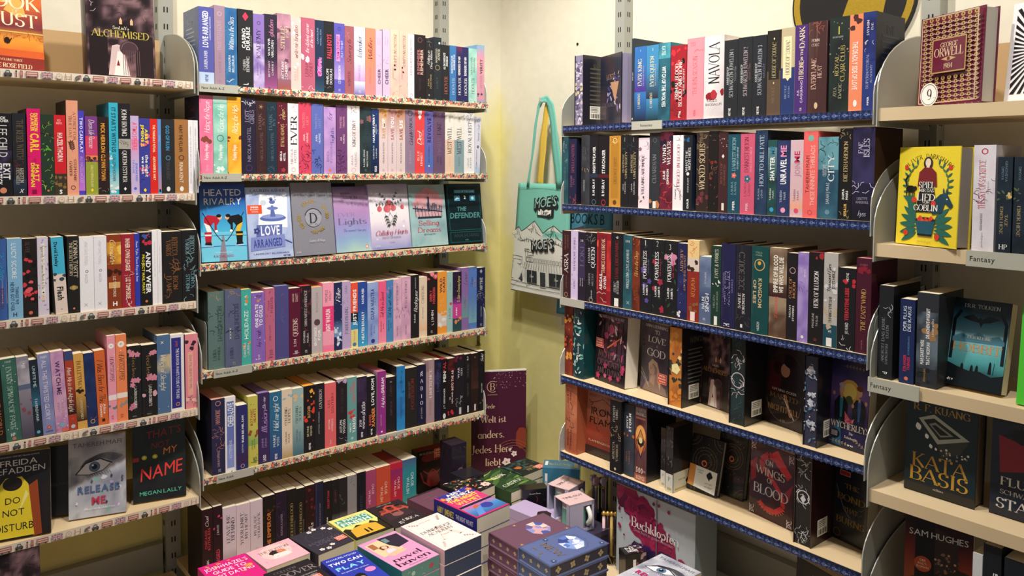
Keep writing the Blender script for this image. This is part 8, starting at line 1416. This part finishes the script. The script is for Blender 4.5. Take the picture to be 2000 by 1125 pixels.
pa = hw('L', 921, 900, .185); pb = hw('R', 1027, 900, .1)
pd = np.array([pb[0]-pa[0], pb[1]-pa[1], 0]); pw = np.linalg.norm(pd); pd /= pw
ztp = (CAM+ray(1027, 723)*((pb[0]-CAM[0])/ray(1027, 723)[0]))[2]
mt, u2, i2 = frame_mat(np.array([pa[0], pa[1], .4212]), pd, 0)
po = empty('poster_board', 'wine-red cardboard poster with cream lettering and white blossoms in the corner', 'poster', mt)
MB().box(0, pw, 0, .012, 0, ztp-.4212, '4a1830').build('board', 'print', po); MB().box(0, pw, 0, .012, ztp-.4212, ztp-.4208+.004, 'e8e2d8').build('white_top_edge', 'print', po)
c = Canvas(pw, (ztp-.4212)/pw, None, 3e-4, 8); a_post(c, (ztp-.4212)/pw); c.build('poster_print', po)
MB().box(-.3085, -.003, -.62, -.003, .38, .42, 'c8ab80').build('corner_base', 'wood'); tag(bpy.data.objects['corner_base'], 'low wooden base block filling the corner behind the table', 'shelf')
# purple gift boxes left of the poster
def a_swirl(c, H): c.rect(0, 0, 1, H, '2a2030'); c.scat(14, 0, 0, 1, H, ['6a4a58', '9a7a6a', '4a3a5a'], .08, .18, 'stroke'); c.rose(.6, H*.6, .25, '4a3444', '9a7a72'); c.rect(.06, H*.2, .2, H*.6, 'a8a4a0')
def cb(px, py, dist, w_, d, h, col, art, lab, rz=0.0, z0=.4204):
    p = hw('L', px, py, dist); root = empty('gift_box', lab, 'box', None, 'dark gift boxes by the poster', (p[0], p[1], z0), rz)
    MB().box(0, w_, 0, d, 0, h-.001, col).build('box_body', 'gloss', root); MB().box(-.0006, w_+.0006, -.0006, d+.0006, h-.015, h, col).build('lid', 'gloss', root)
    c = Canvas(w_, h/w_, None, 9e-4, 4); art(c, h/w_); c.build('front_print', root, 'gloss')
cb(882, 880, .33, .062, .07, .24, '2a2030', a_swirl, 'tall dark purple gift box with swirl pattern, left of the poster')
cb(905, 905, .42, .085, .075, .155, '26222a', a_swirl, 'short dark gift box with a worn shiny edge, before the poster')
# dark book below the blue shelves, right
face('C6', (1545, 1290), (1620, 1345), (1553, 1084), .04, '1c1c26', lambda c, H: (c.rect(0, 0, 1, H, '1c1c26'), c.flower(.5, H*.78, .3, '6a5a68', '8a7a80', 7)), 'black book with a dusky mauve flower, low under the blue shelves', 3, True)
# tote bags on the right wall
def bag(name, label, px0, px1, pyt, pyb, px0b, px1b, dist, cloth, art, strap=True, fold=.006, hookpx=None):
    d = dist; uT0 = U('R', hw('R', px0, pyt, d)); uT1 = U('R', hw('R', px1, pyt, d)); uB0 = U('R', hw('R', px0b, pyb, d)); uB1 = U('R', hw('R', px1b, pyb, d)); zt = hw('R', px0, pyt, d)[2]; zb = hw('R', px0b, pyb, d)[2]
    h = zt-zb; w0 = uB0; wd = max(uT1, uB1)-uB0
    root = empty(name, label, 'bag', None, 'tote bags hanging on the wall', W('R', w0, d, zb), RZ['R']); nx, nz = 14, 22
    def yo(x, z, s=1): return fold*(math.sin(x*5.2+z*1.7)*.6+math.sin(x*11+z*4)*.25)*(1-.4*z/(h/wd))
    def X(u, v):
        a = (uB0-w0)*(1-v)+(uT0-w0)*v; b = (uB1-w0)*(1-v)+(uT1-w0)*v; return a+(b-a)*u
    for nm, sgn in (('front_panel', -1), ('back_panel', 1)):
        m = MB()
        for j in range(nz+1):
            for i in range(nx+1):
                u, v = i/nx, j/nz; puff = .010*math.sin(PI*u)*math.sin(PI*min(v*1.1, 1)) ; x = X(u, v); z = v*h
                m.V.append((x, sgn*(puff+.0012)+yo(x/wd, z/wd), z)); m.C.append(hexc(cloth(u, v)))
        m.F = [(j*(nx+1)+i, j*(nx+1)+i+1, (j+1)*(nx+1)+i+1, (j+1)*(nx+1)+i) for j in range(nz) for i in range(nx)]; o = m.build(nm, 'fabric', root, True)
        sd = o.modifiers.new('t', 'SOLIDIFY'); sd.thickness = .001
    H = h/wd
    def warp(x, z):
        v = min(max(z*wd/h, 0), 1); xx = x*wd; a = X(0, v); b = X(1, v); u = min(max((xx-a)/(b-a), 0), 1); return -(.010*math.sin(PI*u)*math.sin(PI*min(v*1.1, 1))+.0012+.0008)+yo(x, z)
    c = Canvas(wd, H, warp, 2e-4, 5); art(c, H, lambda u, v: (X(u, v)/wd, v*H)); c.build('bag_print', root, 'fabric')
    if strap:
        hk = hw('R', *hookpx, d); hu = U('R', hk)-w0; hzz = hk[2]-zb
        def band(pts, y, col, nm):
            m = MB(); Q = []
            for (x, yy, wpx) in pts: q = hw('R', x, yy, d); Q.append((U('R', q)-w0, q[2]-zb, wpx/610))
            R = []
            for i in range(len(Q)-1):
                for k in range(4): t = k/4; R.append(tuple(Q[i][a]*(1-t)+Q[i+1][a]*t for a in range(3)))
            R.append(Q[-1])
            for i, (x, z, w_) in enumerate(R):
                a0, a1 = R[max(i-1, 0)], R[min(i+1, len(R)-1)]; dx, dz = a1[0]-a0[0], a1[1]-a0[1]; L = math.hypot(dx, dz) or 1; nxn, nzn = -dz/L*w_/2, dx/L*w_/2
                for s_ in (-1, -.33, .33, 1): m.V.append((x+nxn*s_, y+.002*(1-s_*s_)-.0015*math.sin(i*.9+s_), z+nzn*s_)); m.C.append(hexc(col))
            m.F = [(4*i+k, 4*i+k+1, 4*i+k+5, 4*i+k+4) for i in range(len(R)-1) for k in range(3)]; o = m.build(nm, 'fabric', root, True); s_ = o.modifiers.new('t', 'SOLIDIFY'); s_.thickness = .0016; s_.offset = 0
        band([(1052, 366, 20), (1055, 320, 21), (1059, 270, 21), (1064, 225, 19), (1068, 200, 14)], .006, 'e0bd4e', 'yellow_lined_strap')
        band([(1033, 366, 7), (1041, 310, 7), (1048, 250, 7), (1054, 210, 9), (1061, 195, 12), (1070, 193, 15), (1078, 206, 18), (1084, 250, 21), (1090, 310, 23), (1096, 366, 25)], -.006, '74bfae', 'mint_strap')
        o = MB().tube([(hu, .035, hzz-.012), (hu, -.02, hzz-.010), (hu, -.022, hzz+.004)], .003, 'b0a890', 8).build('wall_hook', 'rim', root)
    return root
def moe(c, P):
    K = '1f2528'
    for (u, v, s, dn) in ((.56, .80, 1, 1), (.55, .425, .92, 0)):
        x, y = P(u, v)
        if dn: c.poly([(x-.1, y+.02), (x+.17, y+.05), (x+.17, y-.115), (x+.1, y-.135), (x-.1, y-.115)], K); c.rect(x-.085, y-.1, x+.13, y-.035, 'eceae0'); c.text('Diner', x+.02, y-.067, .052, 'C', K, .17, .06)
        for dx, dy, cl in ((.02, -.018, K), (.013, -.012, K), (-.008, .006, K), (0, 0, K)): c.text("MOE'S", x+.02+dx, y+.04+dy, .125*s, 'B', cl, .39, .12, .38, .18)
        c.text("MOE'S", x+.02, y+.042, .1*s, 'S', '9cccbc' if dn else 'c9cdc6', .37, .12, .36, .18)
def bag_art(c, H, P):
    K = '3a4244'; g = lambda pts, w_=.006, col=K: c.line([P(*p) for p in pts], w_, col)
    ridge = [(0, .565), (.08, .6), (.14, .56), (.22, .585), (.3, .62), (.4, .665), (.5, .61), (.58, .56), (.66, .6), (.76, .635), (.88, .58), (1, .6)]
    c.poly([P(*p) for p in ridge]+[P(1, .01), P(0, .01)], 'e0dfd4'); g(ridge, .01)
    for (u, v) in ((.4, .665), (.08, .6), (.76, .635)):
        for k in range(7): a = (k-3)*.03; g([(u+a*.5, v-.01-abs(a)), (u+a*1.6, v-.07-.01*k % 3)], .004)
        g([(u, v), (u-.04, v-.04), (u-.01, v-.06), (u-.05, v-.11)], .005)
    g([(0, .5), (.15, .47), (.3, .5), (.5, .46), (.7, .5), (.9, .46), (1, .49)], .005)
    for i in range(22): u = .03+i*.045; g([(u, .47), (u+.01, .49+.01*(i % 3)), (u+.02, .47)], .004)
    B = lambda u0, v0, u1, v1, w_=.005, col=K: g([(u0, v0), (u1, v0), (u1, v1), (u0, v1), (u0, v0)], w_, col)
    B(.26, .09, .98, .40); B(.24, .385, 1, .405); B(.3, .35, .94, .38); B(.28, .29, .96, .335)
    for i in range(14): u = .29+i*.048; B(u, .295, u+.032, .328, .004)
    c.poly([P(.24, .285), P(.99, .285), P(.99, .225), P(.2, .225)], 'd2d2c6')
    for i in range(17): g([(.26+i*.044, .285), (.23+i*.047, .225)], .004)
    for u0, u1 in ((.3, .48), (.7, .94)):
        c.poly([P(u0, .105), P(u1, .105), P(u1, .215), P(u0, .215)], '2e3436'); B(u0, .105, u1, .215); g([((u0+u1)/2, .105), ((u0+u1)/2, .215)], .006, 'd8d8cc'); x, y = P((u0+u1)/2, .165); c.text('Diner', x, y, .03, 'C', 'e4e4da', .12)
    c.poly([P(.54, .08), P(.64, .08), P(.64, .215), P(.54, .215)], '3a4042'); B(.54, .08, .64, .215, .006, 'e0e0d4')
    B(0, .12, .2, .33); B(.02, .26, .18, .3)
    for i in range(3): B(.02+.055*i, .2, .055+.055*i, .25)
    c.poly([P(.05, .12), P(.22, .12), P(.2, .17), (P(.14, .2)), P(.07, .18)], '4a5254'); 
    for u in (.08, .19): x, y = P(u, .12); c.ell(x, y, .022, .022, '23282a', 10)
    g([(0, .1), (.3, .09), (1, .085)], .006); g([(0, .06), (.4, .05), (1, .055)], .005); g([(.28, .06), (.36, .09)], .005)
    moe(c, P)
    g([(0.005, .955), (.995, .955)], .004, '5fa898')
bag('tote_bag', 'mint and white canvas tote bag with diner lettering and line drawing of mountains', 1013, 1113, 357, 566, 998, 1111, .075, lambda u, v: '7cc4b2' if v > .5 else 'e0dfd4', bag_art, True, .005, (1063, 193))
def blue_art(c, H, P):
    x, y = P(.55, .86); c.text('BOOKS B', x, y, .13, 'S', '1c3440', .6); c.poly([P(.1, .5), P(.6, .55), P(.5, .8), P(.2, .75)], '5a4654')
bag('tote_bag', 'dusky blue tote bag hanging behind the mint bag and blue-edged shelves', 1095, 1197, 392, 612, 1087, 1192, .042, lambda u, v: '4f8fa8', blue_art, False, .004)
# round black and gold sign on the right wall
uc = U('R', hw('R', 1661, 60, .012)); zc = hw('R', 1661, -2, .012)[2]; ue = U('R', hw('R', 1547, 60, .012)); R_ = uc-ue
rs = empty('round_sign', 'round black and gold sign hanging above the top blue-edged books', 'sign', None, None, W('R', uc, .0, zc), RZ['R'])
MB().prism([(R_*math.cos(2*PI*i/56), R_*math.sin(2*PI*i/56)) for i in range(56)], -.012, -.0005, 'y', '1d1c1e').build('disc', 'print', rs)
c = Canvas(R_*2, 1, None, .0124); c.clip = False
c.ring(.5, .5, .46, .052, 'c8a63c', 56); c.poly([(.36, .16), (.28, .22), (.3, .26), (.42, .34), (.48, .5), (.5, .7), (.72, .74), (.78, .5), (.74, .3), (.76, .2), (.7, .24), (.6, .2), (.44, .17)], 'c8a63c')
c.leaf(.62, .5, .3, 1.2, '1d1c1e', .4); c.build('gold_emblem', rs, 'foil', (-R_, 0, -R_))
# small fittings on the walls
p = hw('L', 935, 668, .004); lt = empty('wall_latch', 'small old brass latch on the yellow wall right of the shelves', 'latch', None, None, (p[0], -.0005, p[2]))
MB().box(-.006, .006, -.004, 0, -.012, .026, '6a5c38').build('plate', 'brass', lt); MB().tube([(0, -.004, .0), (0, -.012, -.004), (-.008, -.014, -.014)], .0022, '6a5c38', 6).build('hook', 'brass', lt); MB().tube([(-.016, -.007, -.012), (.008, -.007, -.012)], .0025, '6a5c38', 6).build('bolt', 'brass', lt)
for px, py in ((1128, 86), (1128, 288)):
    p = hw('R', px, py, .001); o = MB().tube([(0, 0, 0), (-.0025, 0, 0)], .0045, '4a4640', 12).build('wall_screw', 'dark'); o.location = (-.0003, p[1], p[2]); tag(o, 'small dark screw head in the cream wall, '+('above' if py < 200 else 'left of')+' the blue-edged shelves', 'screw')
# ------------------------------------------------------------------ labels: short, and each its own
import re
seen = {}
for o in bpy.data.objects:
    l = o.get('label')
    if not l or o.parent: continue
    ws = l.split()
    if len(ws) > 16:
        l = l.replace(' book with', ' with').replace(' lettering', ' letters'); ws = l.split()
    if len(ws) > 16: l = l.replace('leftmost, beside', 'leftmost by').replace('at right end, beside', 'rightmost by'); ws = l.split()
    if len(ws) > 16: print('LONG', len(ws), l)
    o['label'] = l
    if l in seen: print('DUP', l)
    seen[l] = 1
print('objects', len(bpy.data.objects), 'tris', sum(len(p.vertices)-2 for m in bpy.data.meshes for p in m.polygons))
